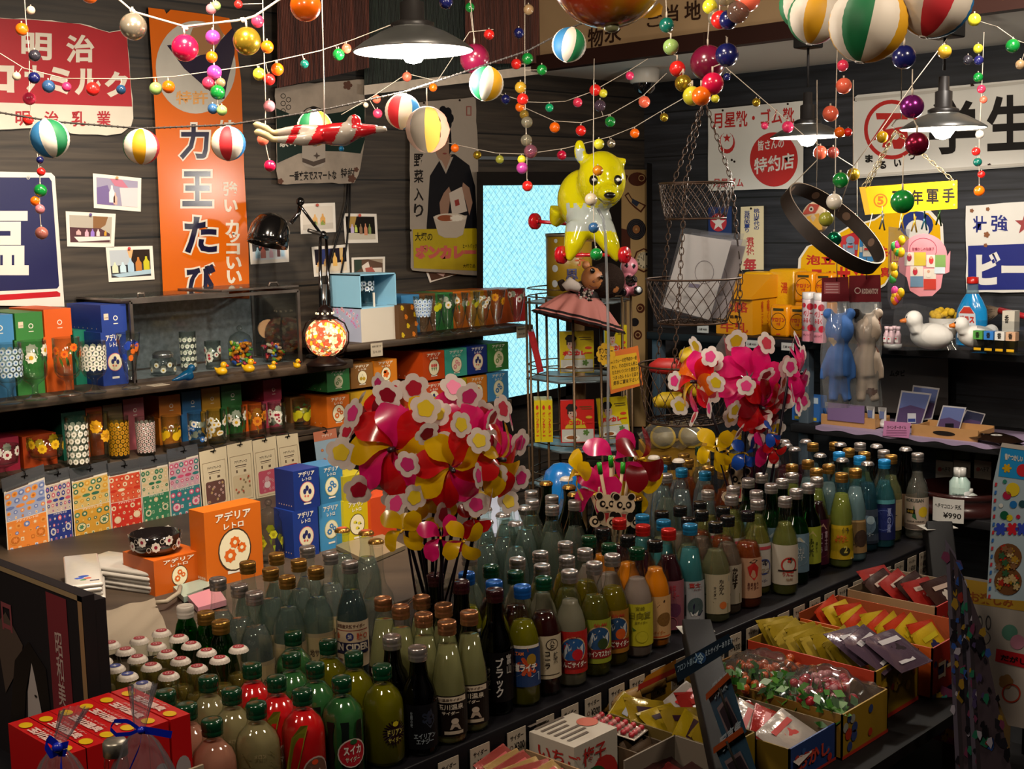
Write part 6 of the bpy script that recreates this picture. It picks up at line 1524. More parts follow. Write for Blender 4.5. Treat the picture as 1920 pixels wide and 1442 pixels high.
LIST={
 'suika':[(640,1269),(590,1243),(546,1224),(549,1184)],'durian':[(716,1246),(663,1222),(615,1200)],'mango':[(566,1292),(518,1268),(472,1244)],'melon':[(480,1317),(434,1291),(389,1267)],'peach':[(397,1348),(350,1319),(308,1294)],
 'alien':[(783,1212),(736,1191)],'tama':[(879,1146),(831,1132),(790,1117),(837,1163),(794,1150),(751,1135),(718,1120)],'black':[(931,1103),(869,1088),(825,1074)],'salt':[(975,1098),(922,1089),(866,1074)],'yame':[(1019,1082),(966,1071),(920,1060)],
 'ringo':[(1068,1069),(1016,1058),(970,1046)],'muscat':[(1114,1054),(1063,1043),(1013,1034)],'orange':[(1148,1039),(1097,1029),(1060,1016)],'hyuga':[(1194,1027),(1142,1019),(1104,1005)],'mikan':[(1228,1013),(1177,1004),(1129,990)],'imo':[(1254,991),(1206,984),(1162,972)],'fuji':[(1298,982),(1249,974),(1208,964)],
 'tan':[(1337,979),(1286,971),(1240,958)],'kabo':[(1364,967),(1315,957),(1273,950)],'ichi':[(1402,958),(1355,950),(1312,940)],'ncola':[(1428,937),(1376,928),(1331,919)],'rred':[(1464,932),(1414,920),(1371,912)],'fcid':[(1493,917),(1446,907),(1403,897)],'ftea':[(1516,907),(1467,898),(1428,888)],'fcola':[(1539,895),(1492,887)],
 'iyo':[(1571,887),(1524,879),(1485,871)],'milk':[(1604,879),(1554,871),(1515,863)],'sea':[(1629,865),(1584,858),(1546,849)],'star':[(1656,862),(1609,855),(1569,847)],'dia':[(1671,853),(1624,847),(1586,839)],'hoku':[(1707,847),(1660,841),(1607,832)],'brew':[(1719,831),(1673,826),(1632,819)],
 'jin':[(656,1052),],'clsil':[(619,1036),(576,1024),(472,1110),(443,1096),(403,1084)],'clgold':[(592,1063),(560,1049),(518,1037),(538,1080),(507,1065),(464,1053)],'grbot':[(418,1163),(391,1146)],'grwhite':[(352,1134)],
 'vred':[(447,1212),(371,1249),(316,1262),(411,1232),(338,1234),(283,1245),(387,1218),(312,1221),(258,1230),(358,1205),(293,1207),(235,1216),(335,1192),(261,1196),(207,1204),(302,1182)],'vblue':[(269,1281),(239,1263),(215,1248),(192,1235),(167,1222)],'vyel':[(186,1280),(162,1266),(139,1250)],
 'croran':[(631,986),(679,994)],'flask':[(704,1010)],'crclear':[(966,977),(986,947),(943,961),(911,974),(951,937),(909,950),(904,932)],'silmid':[(880,1037),(1078,938),(1034,947),(1041,928),(997,937),(996,920),(952,929),(1249,888)],'grbeer':[(1024,902),(1067,909),(1086,922),(1128,935),(1105,920),(1192,930)],
 'amber':[(1253,854),(1283,850),(1293,861),(1330,874),(1369,862),(1352,880)],'bluecap':[(1240,872),(1278,878),(1322,884)],'crback':[(1226,854),(1273,860),(1317,859),(1062,894)],'purple':[(1494,819),(1507,822),(1476,832),(1489,838),(1470,813)],'goldback':[(1549,813),(1508,806),(1467,801),(1546,824)],'greencap':[(1308,839)],'plastic':[(1449,855)],
}
BG_='soda bottles on the black table'
def bottle_proto(k):
 pk,h,r,tint,liq,ck,cc,lk,(lo,hi),desc=KD[k]
 root=thing('bottle',desc,'bottle',(0,0,0),BG_,world=False)
 P=profile(pk,h,r)
 def rad(y):
  for (ra,ya),(rb,yb) in zip(P,P[1:]):
   if ya<=y<=yb:return ra+(rb-ra)*(y-ya)/max(yb-ya,1e-6)
  return P[-1][0]
 g=GL('fcfefc','d0d8d2',.02) if not tint else GL(pale(pale(tint)) if lum(tint)>.35 else tint,pale(tint),.02)
 b=B(); b.lathe(P,g,24,cap=(True,False))
 if pk=='long' or ck=='crown':b.lathe([(.0125,h*.935),(.0145,h*.945),(.0145,h*.958),(.0125,h*.965)],g,20,cap=(False,False))
 b.obj('glass_body',root)
 lc,cl,fl=liq
 yt=h*fl
 L=[(q-.0018,max(y,.003)) for q,y in P if y<yt]+[(rad(yt)-.0018,yt),(0,yt)]
 lm=M(lc,.12,coat=.3) if cl>=.9 else (GL(pale(pale(lc)),pale(lc),.05,.16,pale(lc)) if cl<.2 else GL(pale(lc),pale(lc),.05,max(cl,.35),lc))
 b=B(); b.lathe(L,lm,22,cap=(True,False)); b.obj('drink',root)
 b=B(); capmesh(b,ck,cc,h)
 if k in ('vred','vblue'):b.disc(0,0,.0088,M('98202c' if k=='vred' else '243a80',.4),z=h+.0003,n=20); (b.ring(0,0,.005,.0009,M('c8a8a8',.4),z=h+.0005),b.rect(-.0035,-.0006,.0035,.0006,M('c8a8a8',.4),z=h+.0006)) if k=='vred' else b.star(0,0,.0055,M('b8b8c0',.4),z=h+.0005,k=4)
 if k=='croran':b.disc(0,0,.0095,M('b8502c',.4),z=h+.0003,n=20)
 b.obj('cap',root)
 if lk or k in ('suika','melon'):
  b=B(); b.at(CY(lambda y:rad(min(max(y,.008),h*.6))+.0005,ref=r))
  y0,y1=h*lo,h*hi
  if k=='suika':
   for i in range(9):
    x=2*pi*r*i/9; w=r*.17; rr=random.Random(i)
    ys=[h*.03+(h*.62-h*.03)*j/6 for j in range(7)]
    pr=[(x+w*(1+rr.uniform(-.35,.35)),y) for y in ys]; pl=[(x-w*(1+rr.uniform(-.35,.35)),y) for y in ys]
    for j in range(6):b.add([(*pl[j],.0002),(*pr[j],.0002),(*pr[j+1],.0002),(*pl[j+1],.0002)],[[0,1,2,3]],M('0c1410',.3))
  if k=='melon':
   rr=random.Random(8)
   for i in range(150):
    x,y,a,q=rr.random()*2*pi*r,rr.uniform(h*.04,h*.58),rr.random()*3.14,rr.uniform(.004,.009)
    dx,dy_=q*cos(a),q*sin(a); b.add([(x-dx,y-dy_,.0002),(x-dx+.0006,y-dy_+.0006,.0002),(x+dx+.0008,y+dy_+.0008,.0002),(x+dx,y+dy_,.0002)],[[0,1,2,3]],M('5a5028',.5))
  if lk:
   bg,wf,el=LB[lk]
   Wl=1.25*r
   if bg:b.rect(-1.5*r*wf,y0,1.5*r*wf,y1,M(bg,.45),z=.0003,n=18)
   curved(b,el,Wl*.95 if bg else Wl,y0,y1)
  b.obj('label',root)
 return root
def pale(h):return ''.join('%02x' % int(255-(255-int(h[i:i+2],16))*.55) for i in (0,2,4))
def lum(h):return sum(lin(h))/3
PB=[(k,i,onZ(x,y,ZT+KD[k][1]),KD[k][2]) for k,v in LIST.items() for i,(x,y) in enumerate(v)]
PX_={(k,i):[min(p.x,2.89),min(p.y,1.93)] for k,i,p,r in PB}
for _ in range(60):
 for a in range(len(PB)):
  A=PX_[PB[a][:2]]
  for c in range(a):
   C=PX_[PB[c][:2]]; dx,dy_=A[0]-C[0],A[1]-C[1]; g=PB[a][3]+PB[c][3]+.001
   if abs(dx)<g and abs(dy_)<g:
    d=sqrt(dx*dx+dy_*dy_) or 1e-4
    if d<g:
     q=(g-d)/d*.5; A[0]+=dx*q; A[1]+=dy_*q; C[0]-=dx*q; C[1]-=dy_*q
for k,pts in LIST.items():
 pr=None; h=KD[k][1]; n=len(pts); desc=KD[k][9]
 pos=[onZ(x,y,ZT+h) for x,y in pts]
 order=sorted(range(n),key=lambda i:depth(pos[i]))
 for rank,i in enumerate(order):
  p=Vector((*PX_[(k,i)],ZT))
  if n==1:lb=desc
  elif n<=4:lb=desc+', '+(('nearest','farther')[rank]+' of two' if n==2 else (('nearest','middle','farthest') if n==3 else ('nearest','second nearest','third nearest','farthest'))[rank]+' of '+NUM[n])
  else:
   srt=sorted(range(n),key=lambda j:pts[j][0]); lb=desc+', '+ordinal(srt.index(i),n)
  rz=atan2(-p.y,-p.x)+random.Random(i*7+len(k)).uniform(-.25,.25)
  if pr is None:
   pr=bottle_proto(k); pr.location=p; pr.rotation_euler=(0,0,rz); pr['label']=lb
  else:
   dup(pr,p,rz,lb)
# price tags along the table edge
tags=[(820,1402),(880,1376),(950,1352),(1005,1336),(1052,1317),(1096,1298),(1141,1276),(1180,1256),(1220,1238),(1258,1222),(1333,1190),(1366,1172),(1399,1157),(1430,1144),(1458,1132),(1488,1120),(1518,1107),(1546,1095),(1571,1085),(1600,1073),(1629,1061),(1653,1050),(1678,1038),(1702,1029),(1724,1020)]
tp=None
for i,(x,y) in enumerate(tags):
 q=onY(x,y,YR-.003); q.z=ZT-.012
 lb='white price tag clipped to the table edge, '+('leftmost' if i==0 else 'rightmost' if i==len(tags)-1 else (ORD[i]+' from the left' if i<13 else ORD[len(tags)-1-i]+' from the right'))
 if tp is None:
  b=B().at(FR((0,0,0),(1,0,0),(0,0,1),(0,-1,0)))
  b.plate([(0,-.055),(.042,-.055),(.042,0),(0,0)],M('a89c8c',.5),.0012)
  b.txt('サイダー',.006,-.016,.036,-.007,INK,bold=.02,z=.0016); b.txt('¥300',.015,-.034,.038,-.021,INK,bold=.02,z=.0016); b.txt('¥278',.015,-.051,.038,-.038,INK,bold=.02,z=.0016)
  for v in (-.027,-.044):b.ring(.008,v,.004,.0012,M('6a4a40',.5),z=.0016,n=12)
  tp=b.obj('price_tag',loc=q,label=lb,cat='price tag',group='price tags on the table edge')
 else:
  dup(tp,q,label=lb)
# tall jar holding the big pinwheels
q=onZ(812,1082,ZT+.17); JAR=Vector((q.x,q.y,ZT))
root=thing('glass_jar','round glass jar holding the big bunch of pinwheels','jar',JAR,world=False)
b=B(); b.lathe([(.045,0),(.052,.01),(.055,.05),(.054,.1),(.046,.125),(.032,.138),(.031,.146),(.034,.150),(.034,.155),(.031,.158),(.031,.164),(.034,.168),(.033,.172)],GLS,32,cap=(True,False)); b.obj('jar_body',root)
# ================================================================== goods on the right wall shelves
UY,UZ=Vector((0,-1,0)),Vector((0,0,1))
NX=Vector((-1,0,0))
def fx(x,px,z):
 """frame on a face looking into the room at X = x, origin at pixel column px and height z; x runs to the right"""
 y=onX(px,640,x).y
 return FR((x,y,z),UY,UZ,NX),y
def wbox(p0,p1,pt,z0,x,d,m,bev=0):
 y0,y1=onX(p0,640,x).y,onX(p1,640,x).y; z1=onX((p0+p1)/2,pt,x).z
 b=B(); b.box((x,y1,z0),(x+d,y0,z1),m,bev=bev)
 b.at(FR((x,y0,z0),UY,UZ,NX)); return b,y0-y1,z1-z0,Vector((x+d/2,(y0+y1)/2,z0))
YB=M('c8860a',.35)
# milk box
X0=4.08; b,w,h,o=wbox(1343,1411,560,ZR1,X0,.17,YB)
root=thing('milk_box','yellow wooden milk delivery box with red characters and sloping lid','box',o)
R_=M('a82c18',.4); b.txt('全酪',w*.12,h*.62,w*.88,h*.92,R_,bold=.02); b.txt('牛乳',w*.12,h*.05,w*.88,h*.34,R_,bold=.02)
b.ring(w*.5,h*.49,w*.17,w*.02,INK,n=20); b.txt('酪農',w*.39,h*.44,w*.61,h*.54,INK,bold=.02)
b.at(FR((X0,o.y-w/2-.0005,ZR1),(1,0,0),UZ,UY)); b.txt('全\n酪\nプ\nリ\nン',.095,h*.25,.115,h*.95,R_,bold=.02); b.txt('全\n酪\nヨ\nー\nグ\nル\nト',.055,h*.2,.072,h*.92,R_,bold=.02)
b.obj('box_body',root)
b=B(); y0,y1=o.y+w/2+.008,o.y-w/2-.008; z1=ZR1+h
b.add([(X0-.02,y0,z1),(X0-.02,y1,z1),(X0+.18,y1,z1),(X0+.18,y0,z1),(X0-.02,y0,z1+.008),(X0-.02,y1,z1+.008),(X0+.12,y1,z1+.085),(X0+.12,y0,z1+.085),(X0+.18,y1,z1+.085),(X0+.18,y0,z1+.085)],[[0,1,5,4],[4,5,6,7],[7,6,8,9],[2,3,9,8],[1,2,8,6,5],[3,0,4,7,9],[0,3,2,1]],YB); b.obj('lid',root)
# yellow soap packs, kerorin bottles, strawberry tubes
def pillow(b,w,h,t,m,n=8,edge=.12,T=None,crumple=0,seed=1):
 rr=random.Random(seed)
 for s in (1,-1):
  vs=[]
  for j in range(n+1):
   for i in range(n+1):
    u,v=i/n,j/n
    k=(min(u,1-u,.5)*min(v,1-v,.5))**.5*2
    z=s*t*min(1,k*1.6)*.5+(rr.uniform(-1,1)*crumple*t if 0<i<n and 0<j<n else 0)
    p=Vector(((u-.5)*w,(v-.5)*h,z)); vs.append(T @ p if T is not None else p)
  b.add(vs,[[j*(n+1)+i,j*(n+1)+i+1,(j+1)*(n+1)+i+1,(j+1)*(n+1)+i] for j in range(n) for i in range(n)],m,True)
for i,(p0,p1,pt,x,lb) in enumerate(((1392,1441,510,4.22,'left'),(1439,1489,505,4.24,'right'))):
 b,w,h,o=wbox(p0,p1,pt,ZR1,x,.1,M('c89410',.25,bump=.6,scale=60),.012)
 b.poly([(w*.1,h*.3),(w*.3,h*.6),(w*.25,h*.3)],M('5a7a1c',.4)); b.flower(w*.6,h*.35,w*.2,M('6a7a1c',.4),k=7); b.txt('湯',w*.5,h*.62,w*.75,h*.8,R_,bold=.02)
 b.obj('bath_salt_pack',o=o,label='yellow bath powder pack with green leaf print, '+lb+' of two behind the soaps',cat='packet',group='yellow bath packs')
for i,(p0,p1,pb,pt,x,lb) in enumerate(((1442,1477,636,572,4.06,'front left'),(1478,1512,638,574,4.07,'front right'),(1487,1524,566,510,4.16,'rear upper left'),(1525,1560,566,512,4.17,'rear upper right'))):
 z=ZR1 if pb>600 else onX(p0,pb,x).z
 b,w,h,o=wbox(p0,p1,pt,z,x,.05,M('d08208',.2,coat=.4),.012)
 root=thing('soap_bottle','orange-yellow square soap bottle, '+lb+' of four','bottle',o,'orange soap bottles')
 b.ring(w/2,h*.5,w*.4,w*.025,INK,n=20,z=.001); b.txt('ケロリン',w*.14,h*.48,w*.86,h*.62,R_,bold=.05,z=.0014); b.txt('の湯',w*.4,h*.37,w*.6,h*.46,R_,bold=.02,z=.0014); b.rect(w*.22,h*.82,w*.78,h*.9,M('3a3414',.4),z=.001); b.rect(w*.4,h*.08,w*.6,h*.12,R_,z=.001)
 b.obj('bottle_body',root)
 if z>ZR1+.05:
  b=B(); b.box((x+.004,o.y-w/2+.003,ZR1),(x+.046,o.y+w/2-.003,z-.001),M('b87408',.3),bev=.006); b.obj('lower_bottle',root)
for i,(px,pb) in enumerate(((1516,640),(1537,643))):
 q=onZ(px,pb,ZR1); r=.0235; h=.175; root=thing('soap_tube','tall pink and white strawberry soap bottle, '+('left' if i==0 else 'right')+' of two','bottle',q,'strawberry soap bottles',world=False)
 b=B(); b.lathe([(r,0),(r,h*.84),(r*.96,h*.86)],M('c8b4b8',.3),24); b.lathe([(r*1.005,.002),(r*1.005,h*.22)],M('c07a88',.3),24,cap=(False,False))
 b.at(CY(r+.0004,atan2(-q.y,-q.x)-.3))
 for x,y,s in ((-.012,.13,.009),(.012,.125,.012),(.014,.05,.012),(-.016,.05,.008)):b.disc(x,y,s,M('a81c30',.3),n=12,rings=2)
 b.txt('ベリー',-.014,.09,.02,.112,M('a82030',.4),bold=.03); b.txt('みるく',-.012,.068,.014,.086,M('a82030',.4),bold=.03); b.txt('ボディソープ',-.014,.02,.014,.03,M('5a2030',.4),bold=.02)
 b.obj('bottle_body',root)
 b=B(); b.lathe([(r*.98,h*.86),(r,h*.87),(r,h*.99),(r*.9,h)],M('cfc8c4',.3),24); b.obj('cap',root)
# ducks in clear wrap
def film(b,fn,nu=10,nv=10,m=None):b.grid(fn,nu,nv,m or GL('fafafa','dcdfe2',.05,.04,'c8ccd0'))
q=onZ(1752,658,ZR1); k=depth(q)/F; WD=M('c8c4bc',.6)
for i,(dx,lb,sc) in enumerate(((0,'white soft duck in clear wrap, front of two on the upper right shelf',1),(72,'white soft duck, second, behind and right of the first',.85))):
 o=onZ(1742+dx,656+i*4,ZR1); o.x+=.05*i
 root=thing('soft_duck',lb,'toy',o,'white soft ducks'); b=B()
 V_=lambda x,z,d=0:o+r_*(x*k)+UZ*(z*k)+Vector((d,0,0))
 b.ball(V_(4,26),38*k*sc,WD,18,12,sc=(.75,1.1,.66)); b.ball(V_(-30*sc,58*sc),17*k*sc,WD,14,10); b.tube([V_(-22*sc,34),V_(-28*sc,52*sc)],14*k*sc,WD,10); b.ball(V_(36*sc,36),16*k*sc,WD,12,8)
 blob(b,.004,'body',root,smooth=6)
 b=B(); b.tube([V_(-42*sc,56*sc),V_(-56*sc,54*sc)],1,M('c86a18',.4),8,rr=[6*k,3*k]); b.obj('beak',root)
 b=B(); b.ball(V_(-40*sc,62*sc,-.01),2.2*k,INK,8,6); b.obj('eye',root)
 if i==0:
  rr=random.Random(2); b=B()
  film(b,lambda u,v:V_(-62+130*u,2+86*v*(.75+.25*sin(3*u+1)),-.055+.05*v+.008*sin(17*u+5*v)),18,12); b.obj('clear_wrap',root)
# small pink bottles in a tray
root=thing('mini_bottle_stand','round stand of small pink strawberry bottles left of the soft ducks','display',onZ(1674,652,ZR1)); o=onZ(1674,652,ZR1)
b=B(); b.lathe([(.03,0),(.03,.014)],M('8a8884',.35),24,c=o); b.obj('stand',root)
for i,(dx,dy) in enumerate(((-.018,0),(0,-.014),(.018,-.01),(.004,.016))):
 b=B(); c=o+Vector((dy,dx,.014)); b.lathe([(.010,0),(.0105,.03),(.006,.04),(.006,.046)],M('b89aa0',.35),16,c=c); b.lathe([(.0075,.046),(.0075,.058)],M('c4a8ac',.35),14,c=c); b.at(FR(c+Vector((-.0108,0,.006)),UY,UZ,NX)); b.rect(-.006,0,.006,.018,M('c4c0bc',.4)); b.disc(-.002,.012,.003,M('a82038',.4),z=.001,n=8); b.obj('mini_bottle',root)
# glass cleaner
o=onZ(1822,600,ZR1); o.x+=.09; o=Vector((4.16,onX(1822,600,4.16).y,ZR1)); k=depth(o)/F
root=thing('cleaner_bottle','blue glass cleaner bottle with a red cap','bottle',o); BL=M('1478b0',.15,coat=.5)
b=B(); yc=o.y
def sec(w,d,z):return [(o.x+d*k*sin(a)*.55,yc+w*k*cos(a),ZR1+z*k) for a in [2*pi*i/24 for i in range(24)]]
S_=[(29,24,0),(30,25,4),(30,25,55),(28,24,68),(20,20,84),(12,14,96),(10,12,116)]
vs=[p for s in S_ for p in sec(*s)]; b.add(vs,[[j*24+i,j*24+(i+1) % 24,(j+1)*24+(i+1) % 24,(j+1)*24+i] for j in range(5) for i in range(24)]+[list(range(24))],BL,True)
b.add([p for s in S_[5:] for p in sec(*s)],[[i,(i+1) % 24,24+(i+1) % 24,24+i] for i in range(24)],GL('c8dce4','8aa0b0',.05,.3,'a8c0c8'),True); b.obj('bottle_body',root)
b=B(); b.lathe([(10.5*k,115*k),(11*k,116*k),(10.5*k,127*k),(0,128*k)],M('a81810',.3),24,c=o); b.obj('cap',root)
b=B().at(FR((o.x-14.2*k,yc+23*k,ZR1+14*k),UY*k,UZ*k,NX))
b.poly([(2,0),(40,2),(36,46),(24,60),(14,60),(4,46)],M('b4b8bc',.4),z=.001); b.poly([(5,46),(14,58),(26,58),(34,46)],M('a82c1c',.4),z=.0014); b.txt('ガラス',4,28,35,42,M('a8281c',.4),bold=.06,z=.0018); b.txt('ワイパー',10,20,30,26,M('26407a',.4),bold=.03,z=.0018); b.poly([(22,19),(38,3),(28,2)],M('b888a0',.4),z=.0016); b.poly([(23,19),(40,12),(40,4)],M('2a6ab0',.4),z=.0017); b.rect(5,10,22,13,M('b0901c',.4),z=.0016)
b.obj('label',root)
# brush, perfume display, sponge basket, white board
P_=[onX(1848,588,4.28),onX(1874,582,4.28),onX(1960,602,4.26)]
root=thing('paint_brush','brush with grey bristles and red handle lying at the right','brush',P_[1])
b=B(); b.tube([P_[1],P_[2]],1,M('98141c',.3,coat=.4),10,rr=[.012,.009]); b.obj('handle',root)
b=B(); rr=random.Random(1)
for i in range(60):
 e=P_[0]+Vector((0,rr.uniform(-.01,.01),rr.uniform(-.03,.03))); b.tube([P_[1]+Vector((0,0,rr.uniform(-.01,.01))),e],.0012,M('6a5a48',.8),3)
b.obj('bristles',root)
root=thing('perfume_display','clear rack of four small perfume vials with coloured caps','display',onZ(1866,660,ZR1)); o=onZ(1866,664,ZR1); k=depth(o)/F
b=B(); b.box(o+Vector((0,-48*k,0)),o+Vector((.05,48*k,6*k)),GL('e8ecee','b0b8bc',.03)); b.box(o+Vector((.045,-48*k,0)),o+Vector((.05,48*k,60*k)),GL('f0f2f4','c0c8cc',.03)); b.obj('rack',root)
for i,c in enumerate(('4a8a3c','2c6cb0','c0bcb4','b89070')):
 y=(36-21*i)*k; b=B(); b.box(o+Vector((.005,y-8*k,2*k)),o+Vector((.03,y+8*k,26*k)),GL('dcdcd8','a0a0a0',.03)); b.box(o+Vector((.004,y-9*k,26*k)),o+Vector((.031,y+9*k,42*k)),M(c,.35)); b.box(o+Vector((.004,y-7*k,5*k)),o+Vector((.0045,y+7*k,10*k)),M('c8960c',.4))
 b.at(FR(o+Vector((.0035,y+7*k,28*k)),UY,UZ,NX)); b.txt('香',3*k,1*k,11*k,12*k,INK,bold=.02); b.obj('vial',root)
b,w,h,o=wbox(1878,1901,583,onX(1890,622,4.06).z,4.06,.04,M('b8b0a0',.4)); b.txt('香',w*.2,h*.4,w*.55,h*.8,INK,bold=.02); b.obj('perfume_box',o=o,label='small white perfume box standing on the vial rack',cat='box')
o=Vector((4.2,onX(1770,590,4.2).y,ZR1)); k=depth(o)/F
root=thing('sponge_basket','white dotted basket holding a yellow sponge behind the ducks','basket',o)
b=B(); b.lathe([(22*k,0),(27*k,46*k),(26*k,46*k),(21*k,2*k),(0,2*k)],M('b4b0a8',.5),28,c=o,cap=(True,False)); b.obj('basket_body',root)
b=B()
for j in range(4):
 for i in range(22):a=i*.2856+j*.14; b.ball(o+Vector(((22.6+j*1.2)*k*cos(a),(22.6+j*1.2)*k*sin(a),(8+j*9)*k)),1.6*k,M('8a8478',.5),6,4)
b.obj('dots',root)
b=B(); rr=random.Random(3)
for i in range(26):b.ball(o+Vector((rr.uniform(-16,16)*k,rr.uniform(-18,18)*k,(50+rr.uniform(-2,8))*k)),7*k,M('c09a10',.8),8,6)
b.obj('sponge',root)
# price strips on the shelf fronts
for i,(x,y) in enumerate(((1410,645),(1477,650),(1318,617))):
 q=onX(x,y,XF-.002); b=B().at(FR(q,UY,UZ,NX)); b.plate([(-.026,-.014),(.026,-.014),(.026,.014),(-.026,.014)],M('b4b4b0',.4),.001); b.txt('石鹸 ¥880',-.02,-.006,.02,.004,INK,bold=.01,z=.0014)
 b.obj('price_card',o=q,label='small white price strip on the upper right shelf, '+('below the milk box','below the soap bottles','left of the milk box')[i],cat='price card')
# ------------------------------------------------------------------ hanging hoop, glove sign, toy card, clips
t=2.95; c=dep(1562,427,t)
Mv=(dep(1652,497,t)-dep(1474,362,t))/2; n2=(dep(1597,380,t)-dep(1527,474,t))/2; n2-=Mv*(n2.dot(Mv)/Mv.length_squared)
Nv=n2+f_*sqrt(max(Mv.length_squared-n2.length_squared,0)); ax_=Mv.cross(Nv).normalized()
IR=M('2c211a',.6,.4,mott=.4,scale=30)
root=thing('iron_hoop','rusty iron hoop with round marks, hanging tilted at right','hoop',c-UZ*.1)
b=B()
for s,nm in ((1,.0),(.975,.0)):b.grid(lambda u,v:c+(Mv*cos(2*pi*u)+Nv*sin(2*pi*u))*s+ax_*((v-.5)*.034),56,1,IR)
for v in (0,1):b.grid(lambda u,w:c+(Mv*cos(2*pi*u)+Nv*sin(2*pi*u))*(1-.025*w)+ax_*((v-.5)*.034),56,1,M('6a5a48',.5,.4))
for i in range(9):
 a=.7*i; p=c+(Mv*cos(a)+Nv*sin(a))*.973; tg=(-Mv*sin(a)+Nv*cos(a)).normalized()
 b.at(FR(p,tg,ax_,(c-p).normalized())); b.disc(0,0,.010,M('5a4434',.6),z=.0006); b.at(None)
b.obj('hoop_band',root)
b=B(); b.tube([c-Mv,dep(1532,300,t),dep(1532,150,t)],.0012,THR,5); b.tube([c+Nv*.9,dep(1600,312,t),dep(1600,150,t)],.0012,THR,5); b.obj('cord',root)
S3=3.3; pl=PP(dep(1700,370,S3),NX)
b=B().at(pl); P_=[(1611,351),(1795,338),(1795,391),(1622,403)]
root=thing('glove_sign','yellow metal work-glove sign hanging on chains','sign',pl(1700,400,0)); GY=M('c8a40c',.3)
b.plate(P_,GY,.003); z=.0034
b.plate([(1611,351),(1622,350),(1632,402),(1622,403)],M('b89020',.4),.006); b.ring(1651,376,13,2.4,M('b85a10',.4),z=z); b.txt('5',1645,384,1657,368,M('b85a10',.4),bold=.04,z=z)
for ch,x in (('万',1672),('年',1708),('軍',1737),('手',1767)):b.txt(ch,x,386-(x-1672)*.06,x+23,358-(x-1672)*.06,INK,bold=.03,z=z)
for x,y in ((1788,346),(1789,384),(1626,396)):b.disc(x,y,2,M('8a8478',.3,.6),z=.004,n=8)
b.obj('plate',root)
def chain(b,p,q,r,m,step=.014):
 p,q=Vector(p),Vector(q); n=max(1,int((q-p).length/step)); d=(q-p)/n; u=d.normalized(); s=u.orthogonal().normalized(); w=u.cross(s)
 for i in range(n):
  cc=p+d*(i+.5); a,bb=(s,w) if i % 2 else (w,s)
  b.tube([cc+u*d.length*.68*cos(f)+a*d.length*.34*sin(f) for f in [2*pi*k/8 for k in range(8)]],r,m,4,closed=True)
for e in ((1618,352),(1626,351),(1790,341)):
 b=B(); chain(b,dep(1680,246,S3),pl(*e,.002),.0011,M('8a7a5a',.35,.8)); b.obj('chain',root)
b=B(); b.tube([dep(1680,246,S3),dep(1672,236,S3),dep(1680,225,S3),dep(1690,222,S3),dep(1690,120,S3)],.0016,M('3a3228',.4,.7),6); b.obj('hook',root)
# clothes-pegs and toy strip hanging below the sign
PG=[(1654,418,'4a4a44'),(1690,420,'a8842c'),(1714,422,'a8842c'),(1733,418,'2c5a68'),(1760,410,'3c5a2c'),(1607,425,'3a5a58')]
for i,(x,y,cc) in enumerate(PG):
 t=3.3; p=dep(x,y,t); k=t/F; m_=M(cc,.3,.6)
 root=thing('clothes_peg',('dark','left golden','right golden','blue-green','green','grey-green')[i]+' metal clothes peg hanging below the yellow glove sign','peg',p,'clothes pegs'); b=B()
 b.tube([p+UZ*22*k,p+UZ*12*k,p+r_*5*k-UZ*14*k],.0022,m_,6); b.tube([p+UZ*16*k+r_*3*k,p-r_*5*k-UZ*12*k],.0022,m_,6); b.obj('peg_arms',root)
 b=B(); b.tube([p+UZ*22*k,dep(x,y-32-(x<1620)*90,t)],.0007,THR,4); b.obj('thread',root)
pl=PP(dep(1730,500,3.24),NX)
b=B().at(pl); PK=M('c07c84',.4)
root=thing('toy_card','pink cut-out card with four small pictures, hanging from a peg','card',pl(1730,550,0))
pts=[(1732+44*cos(a),480+42*sin(a)) for a in [pi*i/14 for i in range(14,29)]]+[(1782,470),(1780,510),(1768,515),(1764,540),(1748,555),(1724,556),(1706,545),(1700,520),(1686,510),(1684,490)]
b.plate(pts,PK,.002)
b.ring(1731,468,26,1.2,M('8a3a50',.4),z=.0024,ry=22)
b.txt('昔懐かしの駄菓子',1710,470,1752,464,M('7a2a40',.4),bold=.01,z=.0026)
for (x0,y0,x1,y1),c1,c2 in (((1696,473,1736,498),'b8a438','8a2030'),((1737,478,1773,501),'6a8a4c','b03030'),((1707,499,1731,538),'5a7890','a82838'),((1732,504,1755,543),'a83024','c8c0b4')):
 b.rect(x0,y1,x1,y0,M('c4bcb0',.4),z=.0025); b.rect(x0+(x1-x0)*.45 if x1-x0>30 else x0,y1,x1,y0 if x1-x0>30 else y0+19,M(c1,.4),z=.0028); b.disc(x0+9,y0+10,4.5,M(c2,.4),ry=7,z=.003,n=10); b.disc(x0+9,y0+5,3,M('b88a70',.4),z=.0032,n=8)
b.rect(1752,513,1772,501,M('b4c0c8',.4),z=.003); b.obj('card_face',root)
b=B().at(pl); b.plate([(1666,425),(1706,430),(1692,575),(1672,580),(1664,560)],GL('e8eaec','c0c4c8',.06,.1,'a8a0a8'),.004); b.at(None); b.tube([dep(1686,427,3.24),dep(1690,398,3.3)],.001,THR,4); root=thing('toy_packet','narrow clear packet of bright plastic toys beside the pink card','packet',pl(1680,575,0)); b.obj('clear_bag',root)
b=B().at(PP(dep(1680,500,3.22),NX)); rr=random.Random(4)
w_,b.w=b.w,None
for i in range(16):b.ball(w_(rr.uniform(1672,1694),rr.uniform(450,570),0),.010,M(rr.choice(['c03878','2a6ab0','c8a010','3a9a48','c86018']),.3),10,7,sc=(.6,1,1.3))
ob=b.obj('plastic_toys',root); ob['kind']='stuff'
b=B().at(PP(dep(1610,470,3.3),NX))
